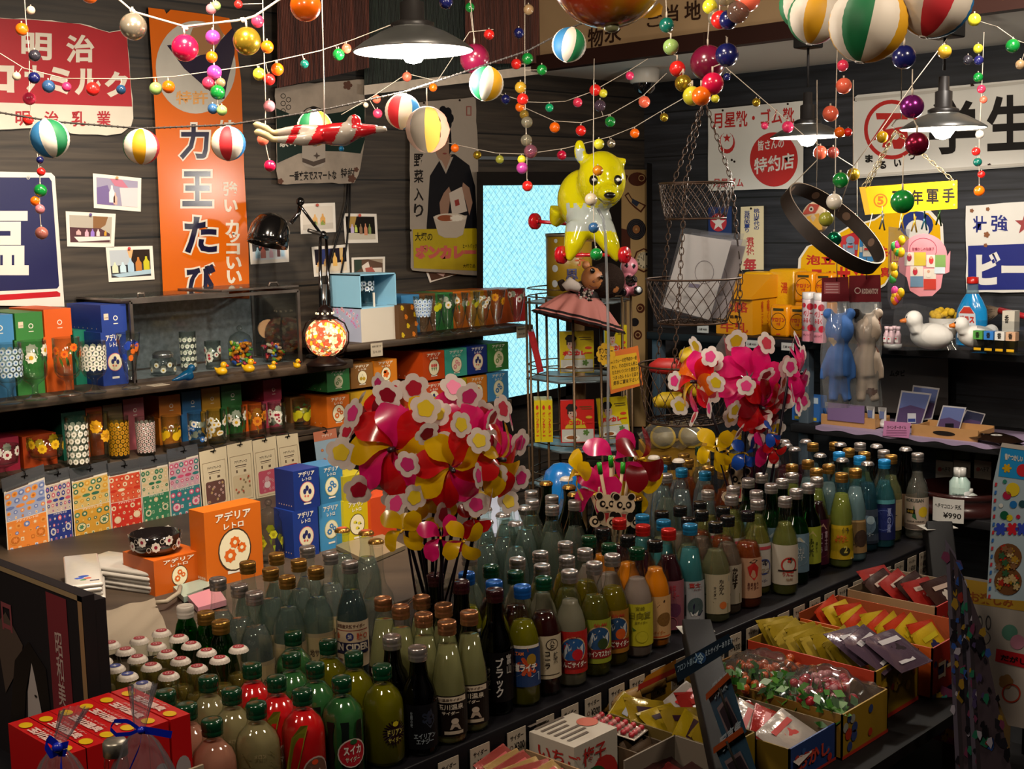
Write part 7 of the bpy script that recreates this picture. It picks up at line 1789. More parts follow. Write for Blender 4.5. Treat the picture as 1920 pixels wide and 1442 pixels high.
for lb,q,c1,c2 in (('red card with a robot-like toy print behind the hoop',[(1574,445),(1600,436),(1612,440),(1606,490),(1580,492)],'98222a','6a7a90'),('blue card with a robot-like toy print behind the hoop',[(1612,440),(1640,436),(1641,490),(1610,494)],'2c6a9c','a8a49c')):
 b=B().at(PP(dep(1610,470,3.3),NX)); b.plate(q,M(c1,.35),.002); x,y=cen(q); b.rect(x-8,y+16,x+8,y-4,M(c2,.35),z=.0024); b.disc(x,y-10,8,M(c2,.35),z=.0024); b.rect(x-5,y+4,x+5,y,M('a82828',.35),z=.003); b.rect(x-14,y+8,x-9,y-2,M(c2,.35),z=.0024); b.rect(x+9,y+8,x+14,y-2,M(c2,.35),z=.0024)
 b.at(None); b.tube([dep(x,y-24,3.3),dep(x+10,400,3.3)],.001,THR,4); b.obj('toy_card',o=dep(x,y,3.3),label=lb,cat='card')
o=dep(1530,408,3.2); k=3.2/F; rr=random.Random(6); root=thing('fish_charm','round colourful paper fish seen through the iron hoop','ornament',o-UZ*.04)
b=B(); b.ball(o,30*k,M('b8a488',.5,bump=1,scale=40),18,12,sc=(.35,1,1)); b.obj('body',root)
b=B().at(FR(o+NX*.013,UY,UZ,NX)); b.poly([(-24*k,6*k),(-8*k,26*k),(14*k,24*k),(4*k,8*k)],M('a83a28',.4)); b.disc(-4*k,16*k,5*k,M('c4bcb0',.4),z=.001); b.disc(-4*k,16*k,2.2*k,INK,z=.0015); b.poly([(-14*k,2*k),(12*k,8*k),(20*k,-22*k),(-6*k,-26*k)],M('c89a30',.4)); b.obj('painted_scales',root)
b=B(); b.tube([o+UZ*30*k,dep(1532,302,2.96)],.0008,THR,4); b.obj('thread',root)
# ------------------------------------------------------------------ soft toys in hanging clear bags
def doll_bag(lb,x0,x1,hy0,hy1,y1,t,col,bear):
 pl=PP(dep((x0+x1)/2,640,t),-f_+UZ*f_.z); k=t/F
 root=thing('bagged_toy',lb,'toy',pl((x0+x1)/2,y1,0),'soft toys in hanging bags')
 b=B().at(pl); b.plate([(x0,hy0),(x1,hy0-2),(x1+1,hy1),(x0-1,hy1+1)],M('5c0e18',.4),.002)
 if bear:b.rect(x0+4,hy0+30,x0+34,hy0+8,M('8a4448',.4),z=.0024); [b.rect(x0+7,hy0+13+5*i,x0+31,hy0+11+5*i,M('b0888a',.4),z=.0028) for i in range(4)]
 else:b.ring(x0+16,hy0+28,6,1.5,M('b8a8a0',.4),z=.0024); b.txt('KODANTOY',x0+24,hy0+34,x1-4,hy0+24,M('b8a8a0',.4),bold=.03,z=.0024)
 b.obj('header_card',root)
 b=B(); c=pl((x0+x1)/2+3,hy0+6,.003); b.tube([c,c+UZ*.012-f_*.004,c+UZ*.024,c+UZ*.05],.0011,M('2a2624',.4,.6),5); b.obj('hook',root)
 xc=(x0+x1)/2+(8 if bear else 4); P=lambda x,y,d=0:pl(xc+x,y,0)+f_*d
 F1=M(col,.85); b=B()
 b.ball(P(0,618),27*k,F1,16,12,sc=(1,1,1.15)); b.ball(P(-21,588),11*k,F1,12,8); b.ball(P(20,588),11*k,F1,12,8)
 b.tube([P(0,640),P(0,670),P(0,705)],1,F1,14,rr=[14*k,22*k,20*k]); b.tube([P(-14,655),P(-28,690),P(-32,712)],1,F1,10,rr=[8*k,8*k,6*k]); b.tube([P(14,655),P(24,690),P(26,710)],1,F1,10,rr=[8*k,8*k,6*k])
 b.tube([P(-9,705),P(-11,735),P(-14,752,-.01)],1,F1,10,rr=[11*k,10*k,9*k]); b.tube([P(9,705),P(11,735),P(14,752,-.01)],1,F1,10,rr=[11*k,10*k,9*k])
 sp=[(P(-21,588),13,'1c1614'),(P(24,608),12,'5a2c18'),(P(20,650),9,'6a3418'),(P(-4,690),7,'2a1a14'),(P(8,735),9,'4a2414'),(P(-12,668),6,'1c1614')]
 def colr(p):
  if not bear:
   for q,r,cc in sp:
    if (p-q).length<r*1.35*k:return M(cc,.85)
  elif (p-P(-16,640,-.012)).length<9*k:return M('b4a078',.85)
  return F1
 blob(b,.004,'soft_toy',root,colour=colr,smooth=6)
 b=B(); w=(x1-x0)/2
 for s in (-1,1):
  b.grid(lambda u,v:pl(x0+(x1-x0)*u+3*sin(7*v+s),hy1+(y1-hy1)*v,0)-f_*(s*sin(pi*min(max(u,.02),.98))*.035*min(1,4*v)+.003*sin(23*u+9*v)),14,16,GL('f8f8f8','d0d6da',.12,.16,'c8cccc'))
 b.obj('clear_bag',root)
doll_bag('blue bear soft toy seen from behind in a hanging clear bag',1541,1591,521,565,765,3.0,'2c5a9c',True)
doll_bag('white spotted dog soft toy in a hanging clear bag, right one',1592,1651,517,566,762,3.02,'a89888',False)
# ------------------------------------------------------------------ middle shelf of the right wall
WDN=M('a87c4c',.5,mott=.15,scale=20)
def tray(lb,p0,p1,pb,pt,x,d,hole=False):
 b,w,h,o=wbox(p0,p1,pt,ZR2,x,.008,WDN); root=thing('wooden_tray',lb,'tray',o)
 if hole:b.disc(w*.5,h*.5,w*.17,M('1c1612',.6),ry=h*.2,z=.001)
 b.obj('front_panel',root); y0,y1=o.y+w/2,o.y-w/2; b=B(); b.box((x+.008,y1,ZR2),(x+d,y0,ZR2+.006),WDN)
 for y in (y0,y1+.007):b.box((x+.008,y-.007,ZR2),(x+d,y,ZR2+h*.85),WDN)
 b.box((x+d,y1,ZR2),(x+d+.007,y0,ZR2+h),WDN); b.obj('tray_body',root)
 return root
tray('long light wooden tray with white tubes, left on the middle right shelf',1541,1643,805,781,4.03,.1)
tray('light wooden tray with oval handle and postcards',1712,1838,830,802,4.0,.12,True)
for i,px in enumerate((1556,1577,1598,1634,1656)):
 x=4.07; y=onX(px,780,x).y; o=Vector((x,y,ZR2+.007)); b=B()
 root=thing('cream_tube','white cream tube standing in the long wooden tray, '+ordinal(i,5),'tube',o,'white cream tubes')
 b.add([(o.x-.008,y+.016,o.z+.07),(o.x-.008,y-.016,o.z+.07)]+[(o.x+.010*sin(a),y+.012*cos(a),o.z+.014) for a in [2*pi*j/16 for j in range(16)]],[[0,1,2+8,2+9,2+10,2+11,2+12,2+13,2+14,2+15,2],[1,0,2,3,4,5,6,7,8,9,10]],M('b8b4b0',.35)); b.at(FR((o.x-.0105,y,o.z+.03),UY,UZ,NX)); b.rect(-.009,0,.009,.026,M('5a6488',.4)); b.obj('tube_body',root)
 b=B(); b.lathe([(.011,0),(.011,.014)],M('b8b4b0',.35),16,c=o); b.obj('cap',root)
b,w,h,o=wbox(1553,1622,758,ZR2+.02,4.026,.004,M('6a5478',.45)); b.obj('tube_carton',o=o,label='lilac display card in front of the cream tubes',cat='card')
PCS=[((1676,800),(1728,797),(1747,738),(1690,732),0),((1700,792),(1748,786),(1762,728),(1712,722),1),((1752,812),(1795,820),(1812,764),(1768,760),0),((1790,812),(1836,806),(1848,776),(1812,768),2)]
for i,(a,b_,c_,d_2,kd) in enumerate(PCS):
 X_=4.10+(.02,.06,.0,.04)[i]; pl=PP((X_,0,0),NX); b=B().at(pl)
 b.plate([a,b_,c_,d_2],M('a4a0a0',.4),.002); cx_,cy_=cen((a,b_,c_,d_2)); sc=lambda p,s:(cx_+(p[0]-cx_)*s,cy_+(p[1]-cy_)*s)
 Q=[sc(p,.9) for p in (a,b_,c_,d_2)]; b.poly(Q,M('55608c' if kd<2 else '2c3048',.35),z=.0025)
 mid=lambda p,q,t:(p[0]+(q[0]-p[0])*t,p[1]+(q[1]-p[1])*t)
 b.poly([Q[0],Q[1],mid(Q[1],Q[2],.5),mid(mid(Q[0],Q[3],.62),mid(Q[1],Q[2],.62),.4),mid(Q[0],Q[3],.5)],M('4a3a5c',.35),z=.003)
 if i in (0,2):x,y=mid(Q[0],Q[1],.6); b.rect(x-6,y-2,x+10,y-20,M('b4b4b8' if i==0 else '15151c',.35),z=.0035); b.rect(x-5,y-4,x+9,y-10,M('2c3c78' if i==0 else 'a8a8a8',.35),z=.004)
 b.obj('postcard',o=pl(a[0],a[1],0),label=('front lavender field postcard with a white box, left','postcard leaning behind the left lavender one','lavender postcard with a dark bottle in the wooden tray','dark night-sky postcard at the right of the tray')[i],cat='postcard',group='lavender postcards')
b=B().at(PP((XF-.025,0,0),NX)); b.plate([(1655,817),(1704,822),(1708,793),(1658,789)],M('a86c90',.4),.002); b.txt('ラベンダーオイル',1663,805,1699,798,INK,bold=.02,z=.0024); [b.rect(1662,808+3*i,1700,807+3*i,M('6a3a58',.4),z=.0024) for i in range(4)]
b.obj('price_sign',o=onX(1680,818,XF-.025),label='mauve price sign clipped to the middle right shelf',cat='sign')
b=B(); b.grid(lambda u,v:Vector((XF-.022+.0,onX(1535+385*u,800,XF).y,ZR2+.002-(.012+.004*sin(40*u))*v)),60,2,M('8a7890',.6)); b.grid(lambda u,v:Vector((XF-.022+.3*v,onX(1535+385*u,800,XF).y,ZR2+.002)),20,2,M('8a7890',.6)); b.obj('shelf_cloth',o=(XF,1.9,ZR2),label='pale lilac gingham cloth edge along the middle right shelf',cat='cloth')
b=B().at(PP((XW-.06,0,0),NX)); b.plate([(1600,770),(1778,780),(1778,672),(1600,670)],M('4a4440',.5),.003); b.txt('ムタビ',1668,706,1697,694,INK,bold=.06,z=.0034); b.obj('grey_poster',o=onX(1690,770,XW-.06),label='dark grey poster leaning behind the postcards',cat='poster')
o=onZ(1868,832,ZR2); T=MTR(o+UZ*.015) @ MRO(1.2,4,'Z'); b=B(); pillow(b,.16,.1,.03,M('1c110c',.15,coat=.6),T=T,crumple=.15); b.disc(0,0,0,INK) if 0 else None
b.xf(T); b.disc(-.01,.01,.018,M('b4b0a8',.4),z=.016); b.disc(-.01,.01,.005,M('3a2a20',.4),z=.0165); b.obj('dark_packet',o=o,label='shiny dark brown packet with a white round sticker, right end',cat='packet')
# toy box and yellow tag left of the trays
b,w,h,o=wbox(1486,1538,742,ZR2+.0,4.06,.05,M('2a5a98',.35)); b.rect(w*.25,h*.25,w*.75,h*.62,M('7a8490',.35),z=.001); b.disc(w*.5,h*.43,w*.15,M('b8b8bc',.35),z=.0014); b.disc(w*.5,h*.43,w*.10,M('2c6ab0',.35),z=.0018); b.rect(w*.1,h*.05,w*.9,h*.17,M('b09c2c',.35),z=.001); b.rect(w*.05,h*.72,w*.95,h*.95,M('a0b0bc',.35),z=.001); b.rect(w*.1,h*.8,w*.4,h*.9,M('b03030',.35),z=.0014)
b.obj('toy_box',o=o,label='small blue and white printed toy box beside the clear bags',cat='box')
# ------------------------------------------------------------------ lowest right shelf: tub with lotions, hang-tag packs
ZR3=.53; tc=Vector((4.12,onX(1805,990,4.12).y,.53)); LQ=M('2c1210',.25,coat=.4); r0=.155
root=thing('lacquer_tub','dark red-brown round tub holding lotion bottles','tub',tc-UZ*.06)
b=B(); b.lathe([(r0,-.03),(r0*1.02,-.02),(r0*1.02,.0),(r0,.003),(r0,.03),(r0*1.03,.033),(r0*1.03,.048),(r0,.05),(r0*.96,.05),(r0*.95,.01),(0,.008)],LQ,48,c=tc+UZ*.03); b.obj('tub_body',root)
b=B().at(CY(r0*1.04+.001,pi+.12,tc)); b.rect(-.052,-.012,.052,.068,M('a8a49c',.5),n=8); b.txt('ヘチマコロン 天然',-.044,.034,.044,.05,INK,bold=.02,z=.001); b.txt('¥990',-.014,.002,.044,.022,INK,bold=.02,z=.001); b.obj('price_label',root)
for i,(px,py,h,r,cc,ck) in enumerate(((1757,975,.13,.024,'a4b8ac',0),(1768,978,.125,.026,'a0b4a8',0),(1794,975,.13,.026,'a0b8ac',0),(1782,985,.075,.022,'b4b4b0',1),(1795,982,.078,.022,'b4b4b0',1),(1808,980,.08,.022,'b4b4b0',1),(1830,984,.055,.026,'b0b4ac',2),(1846,982,.06,.026,'b0b4ac',2))):
 p=onZ(px,py+8,tc.z+.04); d=Vector((p.x-tc.x,p.y-tc.y));
 if d.length>r0-r-.012:d=d.normalized()*(r0-r-.012)
 p=Vector((tc.x+d.x,tc.y+d.y,tc.z+.0385)); m_=M(cc,.3)
 root=thing('lotion_bottle',('pale green cologne bottle','small white lotion bottle','little white cream bottle')[ck]+' in the round tub, '+('leftmost','second','third','first of three','middle of three','third of three','left of two','right of two')[i],'bottle',p,'lotion bottles',world=False)
 b=B(); b.lathe([(r*.92,0),(r,.004),(r,h*.62),(r*.5,h*.74),(r*.42,h*.78)],m_,20); b.at(CY(r+.0005,pi+.3)); b.rect(-.012,h*.12,.012,h*.5,M(('a8bcb0','b8b8b4','b0a430')[ck],.4),n=3); b.txt('Cologne',-.01,h*.3,.01,h*.36,M('3a4a44',.4),bold=.02,z=.001); b.obj('bottle_body',root)
 b=B(); b.lathe([(r*.5,h*.76),(r*.46,h*.98),(0,h)],M('b8b4ac',.3),18); b.obj('cap',root)
for i,px in enumerate((1770,1803,1842)):
 X_=4.3; b=B().at(PP((X_,0,0),NX)); b.plate([(px-16,900+i),(px+16,900+i),(px+17,866),(px-15,862)],M('948c80',.5),.004); b.txt('ヘチマ',px-4,885,px+12,876,INK,bold=.02,z=.0046); b.disc(px-8,880,4,M('8a3a30',.5),z=.0046); b.rect(px-14,862,px+15,846,M('2a3416',.6),z=.003); b.obj('loofah_pack',o=onX(px,900,X_),label='loofah packet with cream label under the shelf, '+('left','middle','right')[i]+' of three',cat='packet',group='loofah packets')
# ================================================================== wire rack with curry boxes, doll, inflatable, baskets
RH=Vector((r_.x,r_.y,0)).normalized(); FH=Vector((-f_.x,-f_.y,0)).normalized()
WIR=M('5a4630',.4,.6); WGR=M('6a7478',.35,.5)
TR=4.2; rc=dep(1088,828,TR); RC=Vector((rc.x,rc.y,0))
def rz(py,t=TR,px=1088):return dep(px,py,t).z
root=thing('wire_rack','tall rusty wire display rack with trays before the frosted door','rack',RC)
b=B(); b.tube([RC+UZ*.02,RC+UZ*rz(585)],.019,M('8a6c44',.6),14); b.obj('pole',root)
HX=[Vector((.165*cos(a),.165*sin(a),0)) for a in [radians(20+60*i) for i in range(6)]]
for i,h in enumerate(HX):
 for s in (-.12,.12):
  b=B(); a=radians(20+60*i)+s*2.2; p=RC+Vector((.17*cos(a),.17*sin(a),0)); b.tube([p+UZ*.05,p+UZ*rz(552)],.0045,WIR,6); b.obj('upright',root)
for z in (rz(562),rz(704),rz(832),rz(905),.2):
 b=B(); b.tube([RC+h*1.04+UZ*z for h in HX],.0035,WGR,6,closed=True)
 b.add([tuple(RC+h+UZ*z) for h in HX]+[tuple(RC+h+UZ*(z+.002)) for h in HX],[[0,1,2,3,4,5],[6,7,8,9,10,11]],M('8a9498',.4)) if .3<z else 0
 for i in range(6):
  p,q=RC+HX[i],RC+HX[(i+1) % 6]; o=(p+q)/2-RC; o=o.normalized()*.05
  for dz in (.02,.045):b.tube([p+UZ*(z+dz),p*.75+q*.25+o*.3+UZ*(z+dz),p*.25+q*.75+o*.3+UZ*(z+dz),q+UZ*(z+dz)],.0022,WIR,5)
 b.obj('tray',root)
def curry(lb,p0,p1,pb,pt,t,col,spine=False,lean=0):
 o=dep((p0+p1)/2,pb,t); k=t/F; w,h=(p1-p0)*k,(pb-pt)*k; d=.022 if not spine else .09
 u=(RH+UZ*lean).normalized(); v=(UZ-RH*lean).normalized(); fr=FR(o-u*w/2,u,v,FH)
 b=B(); m=M(col,.35)
 b.at(lambda x,y,z:fr(x,y,-z)); b.box((0,0,0),(w,h,d),m); b.at(fr)
 tx=M('a81c14',.4)
 if spine:b.txt('ボ\nン\nカ\nレ\nー',w*.25,h*.14,w*.75,h*.72,tx,bold=.05); b.disc(w/2,h*.83,w*.22,tx,ry=w*.4)
 else:
  b.rect(.03*w,.02*h,.97*w,.32*h,M('a8a8a0',.4)); b.disc(w*.33,h*.12,w*.24,M('c4c4bc',.4),ry=h*.07,z=.0008); b.disc(w*.32,h*.125,w*.16,M('7a4418',.4),ry=h*.045,z=.0011); b.flower(w*.75,h*.24,w*.1,M('4a6a2c',.4),k=5,z=.001)
  b.poly([(w*.12,h*.34),(w*.2,h*.5),(w*.36,h*.58),(w*.5,h*.58),(w*.68,h*.5),(w*.76,h*.34)],M('a8a090' if col !='a81c14' else 'b09a20',.4),z=.0008)
  b.disc(w*.35,h*.68,w*.13,M('a88878',.4),ry=h*.13,z=.0012); b.flower(w*.33,h*.83,w*.17,INK,k=6,deep=.12,z=.0014,ry=h*.1); b.rect(w*.2,h*.68,w*.24,h*.82,INK,z=.0013)
  b.disc(w*.30,h*.7,w*.02,INK,z=.0016,n=6); b.disc(w*.4,h*.7,w*.02,INK,z=.0016,n=6); b.disc(w*.36,h*.62,w*.04,tx,ry=h*.012,z=.0016,n=8)
  b.txt('ボンカレー',w*.08,h*.42,w*.94,h*.54,M('b01810' if col !='a81c14' else 'b8201a',.4),bold=.08,z=.0018); b.disc(w*.84,h*.6,w*.1,M('b08a18' if col=='a81c14' else 'a82c18',.4),ry=h*.035,z=.0012); b.rect(w*.56,h*.84,w*.92,h*.86,M('4a3a10',.4),z=.0012); b.rect(w*.6,h*.79,w*.94,h*.81,M('4a3a10',.4),z=.0012)
 b.obj('curry_box',o=o,label=lb,cat='box',group='curry boxes on the wire rack')
CYL='b09c08'
curry('leaning slim curry box with red spine on the upper rack tray',1008,1020,698,620,TR-.13,'98141c',True,.22)
curry('yellow curry box with portrait on the upper rack tray',1050,1114,699,621,TR-.17,CYL)
curry('yellow curry box turned away, upper tray at right behind the note',1134,1176,690,610,TR-.08,CYL)
for i,x in enumerate((1003,1015,1026)):curry('yellow curry box seen by its spine on the lower tray, '+ordinal(i,3)+' of three',x,x+11,829,750,TR-.16,CYL,True)
curry('red curry box with portrait on the lower rack tray',1052,1115,830,750,TR-.17,'a81c14')
curry('yellow curry box with portrait on the lower rack tray, rightmost',1125,1182,822,745,TR-.12,CYL,lean=.08)
pl=PP(dep(1170,690,TR-.22),FH)
b=B().at(pl); b.plate([(1137,662),(1196,648),(1206,722),(1145,739)],M('b85c18',.5),.001); b.poly([(1141,670),(1193,661),(1202,718),(1147,731)],M('c0940c',.5),z=.0014)
for i,s in enumerate(('ボンカレーの世界初の一般','かい。その巨大な人気と','たたかいつづけた歴史が','つまったレトルト食品を','是非ご賞味下さい！')):b.txt(s,1146+i,683+i*10,1194+i,675+i*10,INK,bold=.01,sl=-.18,z=.0018)
b.obj('paper_note',o=pl(1175,739,0),label='orange and yellow handwritten note fixed to the wire rack',cat='note')
b=B().at(pl); b.flower(1136,664,18,M('c0920c',.5),k=10,deep=.15,ry=22,z=.004); b.txt('ボンカレー\nたべた？',1123,675,1149,652,INK,bold=.02,z=.0046); b.obj('paper_note',o=pl(1136,685,0),label='small yellow scalloped bubble note beside the orange one',cat='note')
# tin, pink panda, doll on the rack top
o=dep(1068,552,4.28); k=4.28/F; o.z=rz(562)+.003; root=thing('round_tin','yellow round tin with white dots behind the inflatable','tin',o); YT=M('8a6c10',.35)
h=120*k; r=43*k; b=B(); b.lathe([(r,0),(r,h)],YT,32,c=o); b.lathe([(r*1.03,h-.01),(r*1.03,h)],M('8a8474',.3,.7),32,c=o); b.lathe([(r*1.03,0),(r*1.03,.008)],M('8a8474',.3,.7),32,c=o); b.obj('tin_body',root)
b=B().at(CY(r+.0008,atan2(-o.y,-o.x),o)); b.txt('思\n絵',-.012,h*.12,.03,h*.46,M('1c1c4a',.4),bold=.03); b.txt('芋',.02,h*.5,.055,h*.72,M('a84a10',.4),bold=.03)
for x,y,q in ((-.05,.1,.012),(-.04,.16,.01),(-.02,.05,.008),(-.052,.05,.012),(-.045,.19,.007)):b.disc(x,y,q,M('a8acb0',.4),rings=2,n=14)
b.obj('tin_print',root)
t=4.1; k=t/F; D=lambda x,y,d=0:dep(x,y,t+d)
root=thing('toy_panda','pink and black toy panda sitting on the right of the rack top','toy',D(1186,556)); PKM=M('b06a78',.3,coat=.3); KK=M('0e0c0e',.25,coat=.4); b=B()
b.ball(D(1180,500),17*k,PKM,14,10,sc=(1,1,1.1)); b.ball(D(1180,535),15*k,PKM,14,10,sc=(1,1,1.3)); b.tube([D(1172,518),D(1184,526,-.03),D(1192,522,-.04)],8*k,PKM,10); b.tube([D(1174,548),D(1164,548,-.05)],9*k,PKM,10); b.tube([D(1188,548),D(1198,544,-.05)],9*k,PKM,10); b.ball(D(1178,481),6*k,PKM,10,8)
def pc(p):
 for x,y,d,q in ((1184,526,-.03,12),(1192,522,-.04,10),(1164,548,-.05,13),(1200,544,-.05,13),(1178,480,0,8),(1176,498,-.02,5),(1187,499,-.02,5)):
  if (p-D(x,y,d)).length<q*k:return KK
 return PKM
blob(b,.0035,'body',root,colour=pc,smooth=5)
t=3.95; k=t/F; root=thing('monkey_doll','brown monkey doll in a dusty pink frilled dress on the rack','doll',D(1090,608)); FUR=M('1e120c',.9,bump=1,scale=160); TN=M('9a6034',.5); b=B()
b.ball(D(1136,526),36*k,FUR,18,12,sc=(1,1,.95)); b.ball(D(1112,522,-.035),23*k,FUR,14,10); b.ball(D(1099,497,-.01),9*k,FUR,10,8); b.ball(D(1152,540,-.02),9*k,FUR,10,8); b.ball(D(1113,530,-.05),11*k,FUR,10,8); b.tube([D(1108,545),D(1075,565)],22*k,FUR,12); b.tube([D(1060,545,-.03),D(1050,525,-.03)],8*k,FUR,8)
def dc(p):
 for x,y,d,q in ((1110,522,-.045,21),(1113,532,-.06,13),(1098,497,-.02,9),(1152,540,-.03,9)):
  if (p-D(x,y,d)).length<q*k:return TN
 return FUR
blob(b,.005,'body',root,colour=dc,smooth=5)
b=B()
for x,y,s in ((1111,508,5),(1128,520,4)):b.ball(D(x,y,-.073),s*k,M('0a0806',.08),10,8); b.ball(D(x-1.5,y-2,-.08),1.2*k,M('d8d8d8',.2),6,4)
b.ball(D(1113,528,-.08),2.4*k,M('5a2c1c',.4),8,6); b.tube([D(1105,535,-.075),D(1112,539,-.078),D(1119,538,-.075)],.0012,M('4a1c14',.5),5); b.obj('face',root)
c0,c1=D(1096,546),D(1082,604); axd=(c1-c0).normalized(); s1=RH; s2=axd.cross(s1).normalized(); s1=s2.cross(axd)
DM=M('9a5c54',.8)
def skirt(u,v,r0,r1,v0=0):
 a=2*pi*u; v=v0+(1-v0)*v; rr=r0+(r1-r0)*v**.8; rr*=1+.13*sin(13*a)*v+.04*sin(5*a+1)*v
 return c0+axd*((c1-c0).length*(.1+.9*v))+(s1*cos(a)*1.25+s2*sin(a)*.8)*rr
b=B(); b.grid(lambda u,v:skirt(u,v,22*k,64*k),90,8,DM); b.obj('skirt',root)
b=B(); [b.grid(lambda u,v,q=q:skirt(u,v*.08+q,22.6*k,64.8*k),90,1,M('140c0c',.8)) for q in (.8,.93)]; b.obj('lace_trim',root)
b=B(); b.tube([D(1112,540),D(1100,548),D(1085,560)],1,M('2a2422',.8,mott=.0),14,rr=[22*k,25*k,24*k]); rr=random.Random(2)
for i in range(70):p=D(1112-26*rr.random(),536+28*rr.random(),-.043); b.ball(p,rr.uniform(1.5,3.2)*k,M(rr.choice(['8a7c70','a89890','7a3c40','141010']),.8),6,4)
b.tube([D(1086,540,-.04),D(1068,532,-.05),D(1058,540,-.05)],1,M('a0948c',.8),8,rr=[9*k,13*k,8*k]); b.obj('bodice',root)
# yellow inflatable animal on red wheels
t=3.3; k=t/F; YI=M('d0c60c',.12,coat=.6,tl=.25); WI=M('b4bcb8',.12,coat=.6,tl=.3); RW=M('a8101c',.2,coat=.4)
root=thing('inflatable_animal','yellow inflatable animal on red wheels hanging from a string','toy',D(1110,492)); b=B()
b.ball(D(1128,338),46*k,YI,22,16,sc=(1,1,1.2)); b.ball(D(1095,375,.08),52*k,YI,22,16,sc=(1,1,1.15)); b.ball(D(1105,415,.05),44*k,YI,18,12,sc=(1,1,.9)); b.ball(D(1140,362,-.06),22*k,YI,14,10,sc=(1,1,.8))
b.tube([D(1052,395,.14),D(1038,422,.16)],1,YI,14,rr=[26*k,10*k]); b.tube([D(1085,425,.02),D(1074,462,0),D(1066,490,0)],1,YI,14,rr=[26*k,18*k,6*k]); b.tube([D(1126,425,.02),D(1146,462,0),D(1160,490,0)],1,YI,14,rr=[26*k,18*k,6*k])
b.ball(D(1087,283),15*k,YI,12,10,sc=(.8,.8,1.55)); b.tube([D(1096,300),D(1108,315)],9*k,YI,8); b.ball(D(1167,302),9*k,YI,10,8); b.tube([D(1160,308),D(1152,318)],7*k,YI,8)
def ic(p):
 c=m.inverted() @ p; x=960+F*c.x/-c.z; y=721-F*c.y/-c.z
 if 1062<x<1160 and 385+6*sin(x*.4)<y<434:return WI
 if 1080<x<1094 and 278<y<302:return WI
 return YI
blob(b,.006,'body',root,colour=ic,smooth=10)
for x in (1113,1158):
 b=B(); b.ball(D(x,338,-.056 if x<1130 else-.05),8.5*k,M('0c0a08',.3),12,8,sc=(1,1,1.15)); b.ball(D(x+1,337,-.066 if x<1130 else-.060),3.6*k,M('c8c8c4',.3),8,6); b.obj('eye',root)
b=B(); b.ball(D(1143,366,-.088),11*k,M('0c0a08',.3),12,8,sc=(1,1,.55)); b.obj('nose',root)
b=B(); b.tube([D(1122,372,-.075),D(1134,382,-.085),D(1152,381,-.085),D(1162,374,-.075)],.0014,M('3a3408',.4),5); b.obj('mouth',root)
b=B(); W2=lambda x0,y0,x1,y1,d:b.tube([D(x0,y0,d),D(x1,y1,d)],.005,RW,8)
W2(1003,415,1066,420,.16); W2(1053,478,1172,478,0); b.obj('axles',root)
for x,y,d,rx in ((1003,415,.16,16),(1053,478,0,17),(1171,478,0,16)):
 b=B(); a=(RH+FH*.8).normalized(); q=D(x,y,d); b.lathe([(rx*k*.9,-.008),(rx*k,-.005),(rx*k,.005),(rx*k*.9,.008)],RW,24,ax=MTR(q) @ a.to_track_quat('Z','Y').to_matrix().to_4x4()); b.lathe([(.006,.008),(.006,.012)],RW,10,ax=MTR(q) @ a.to_track_quat('Z','Y').to_matrix().to_4x4()); b.obj('wheel',root)
b=B(); b.tube([D(1112,288),D(1114,110)],.0011,THR,5); b.obj('string',root)
b=B(); pts=[(1121,392),(1131,410),(1135,440),(1138,520),(1141,640),(1140,760),(1140,832)]; b.tube([dep(x,y,3.08) for x,y in pts],.0035,GL('e4e6e8','b0b4b8',.1,.4,'b8bcc0'),8); b.obj('clear_tail',root)
# three-tier wire baskets
RST=M('3e2c20',.5,.6); TB3=3.3; kb=TB3/F
root=thing('hanging_baskets','three rusty wire baskets hanging one below another on chains','basket',dep(1290,795,TB3))
BK_=[(1304,343,68,1304,410,56),(1300,522,88,1298,604,64),(1290,682,92,1286,788,72)]
for xt,yt,rt,xb,yb_,rb in BK_:
 ct,cb=dep(xt,yt,TB3),dep(xb,yb_,TB3); b=B(); N=22
 RG=lambda c,r,a:c+Vector((r*kb*cos(a),r*kb*sin(a),0))
 for c,r in ((ct,rt),(cb,rb)):b.tube([RG(c,r,2*pi*i/32) for i in range(32)],.0028,RST,6,closed=True)
 for s in (1,-1):
  for i in range(N):
   b.tube([RG(ct.lerp(cb,j/5),rt+(rb-rt)*(j/5)**1.6 if 1 else 0,2*pi*(i+s*j*.5)/N) for j in range(6)],.0011,RST,3)
 for i in range(-3,4):
  y=i/3.6; e=sqrt(1-y*y)*rb*kb; b.tube([cb+Vector((-e,y*rb*kb,0)),cb+Vector((e,y*rb*kb,0))],.0011,RST,3); b.tube([cb+Vector((y*rb*kb,-e,0)),cb+Vector((y*rb*kb,e,0))],.0011,RST,3)
 b.obj('wire_basket',root)
top=dep(1320,185,TB3)
for i in range(3):
 a=radians((200,310,75)[i]); b=B(); pts=[top]+[dep(x,y,TB3)+Vector((r*kb*cos(a),r*kb*sin(a),0)) for x,y,r,*_ in BK_]
 for p,q in zip(pts,pts[1:]):chain(b,p,q,.0013,RST,.016)
 b.obj('chain',root)
b=B(); b.tube([top,dep(1320,60,TB3)],.0013,RST,5); b.obj('hanging_wire',root)
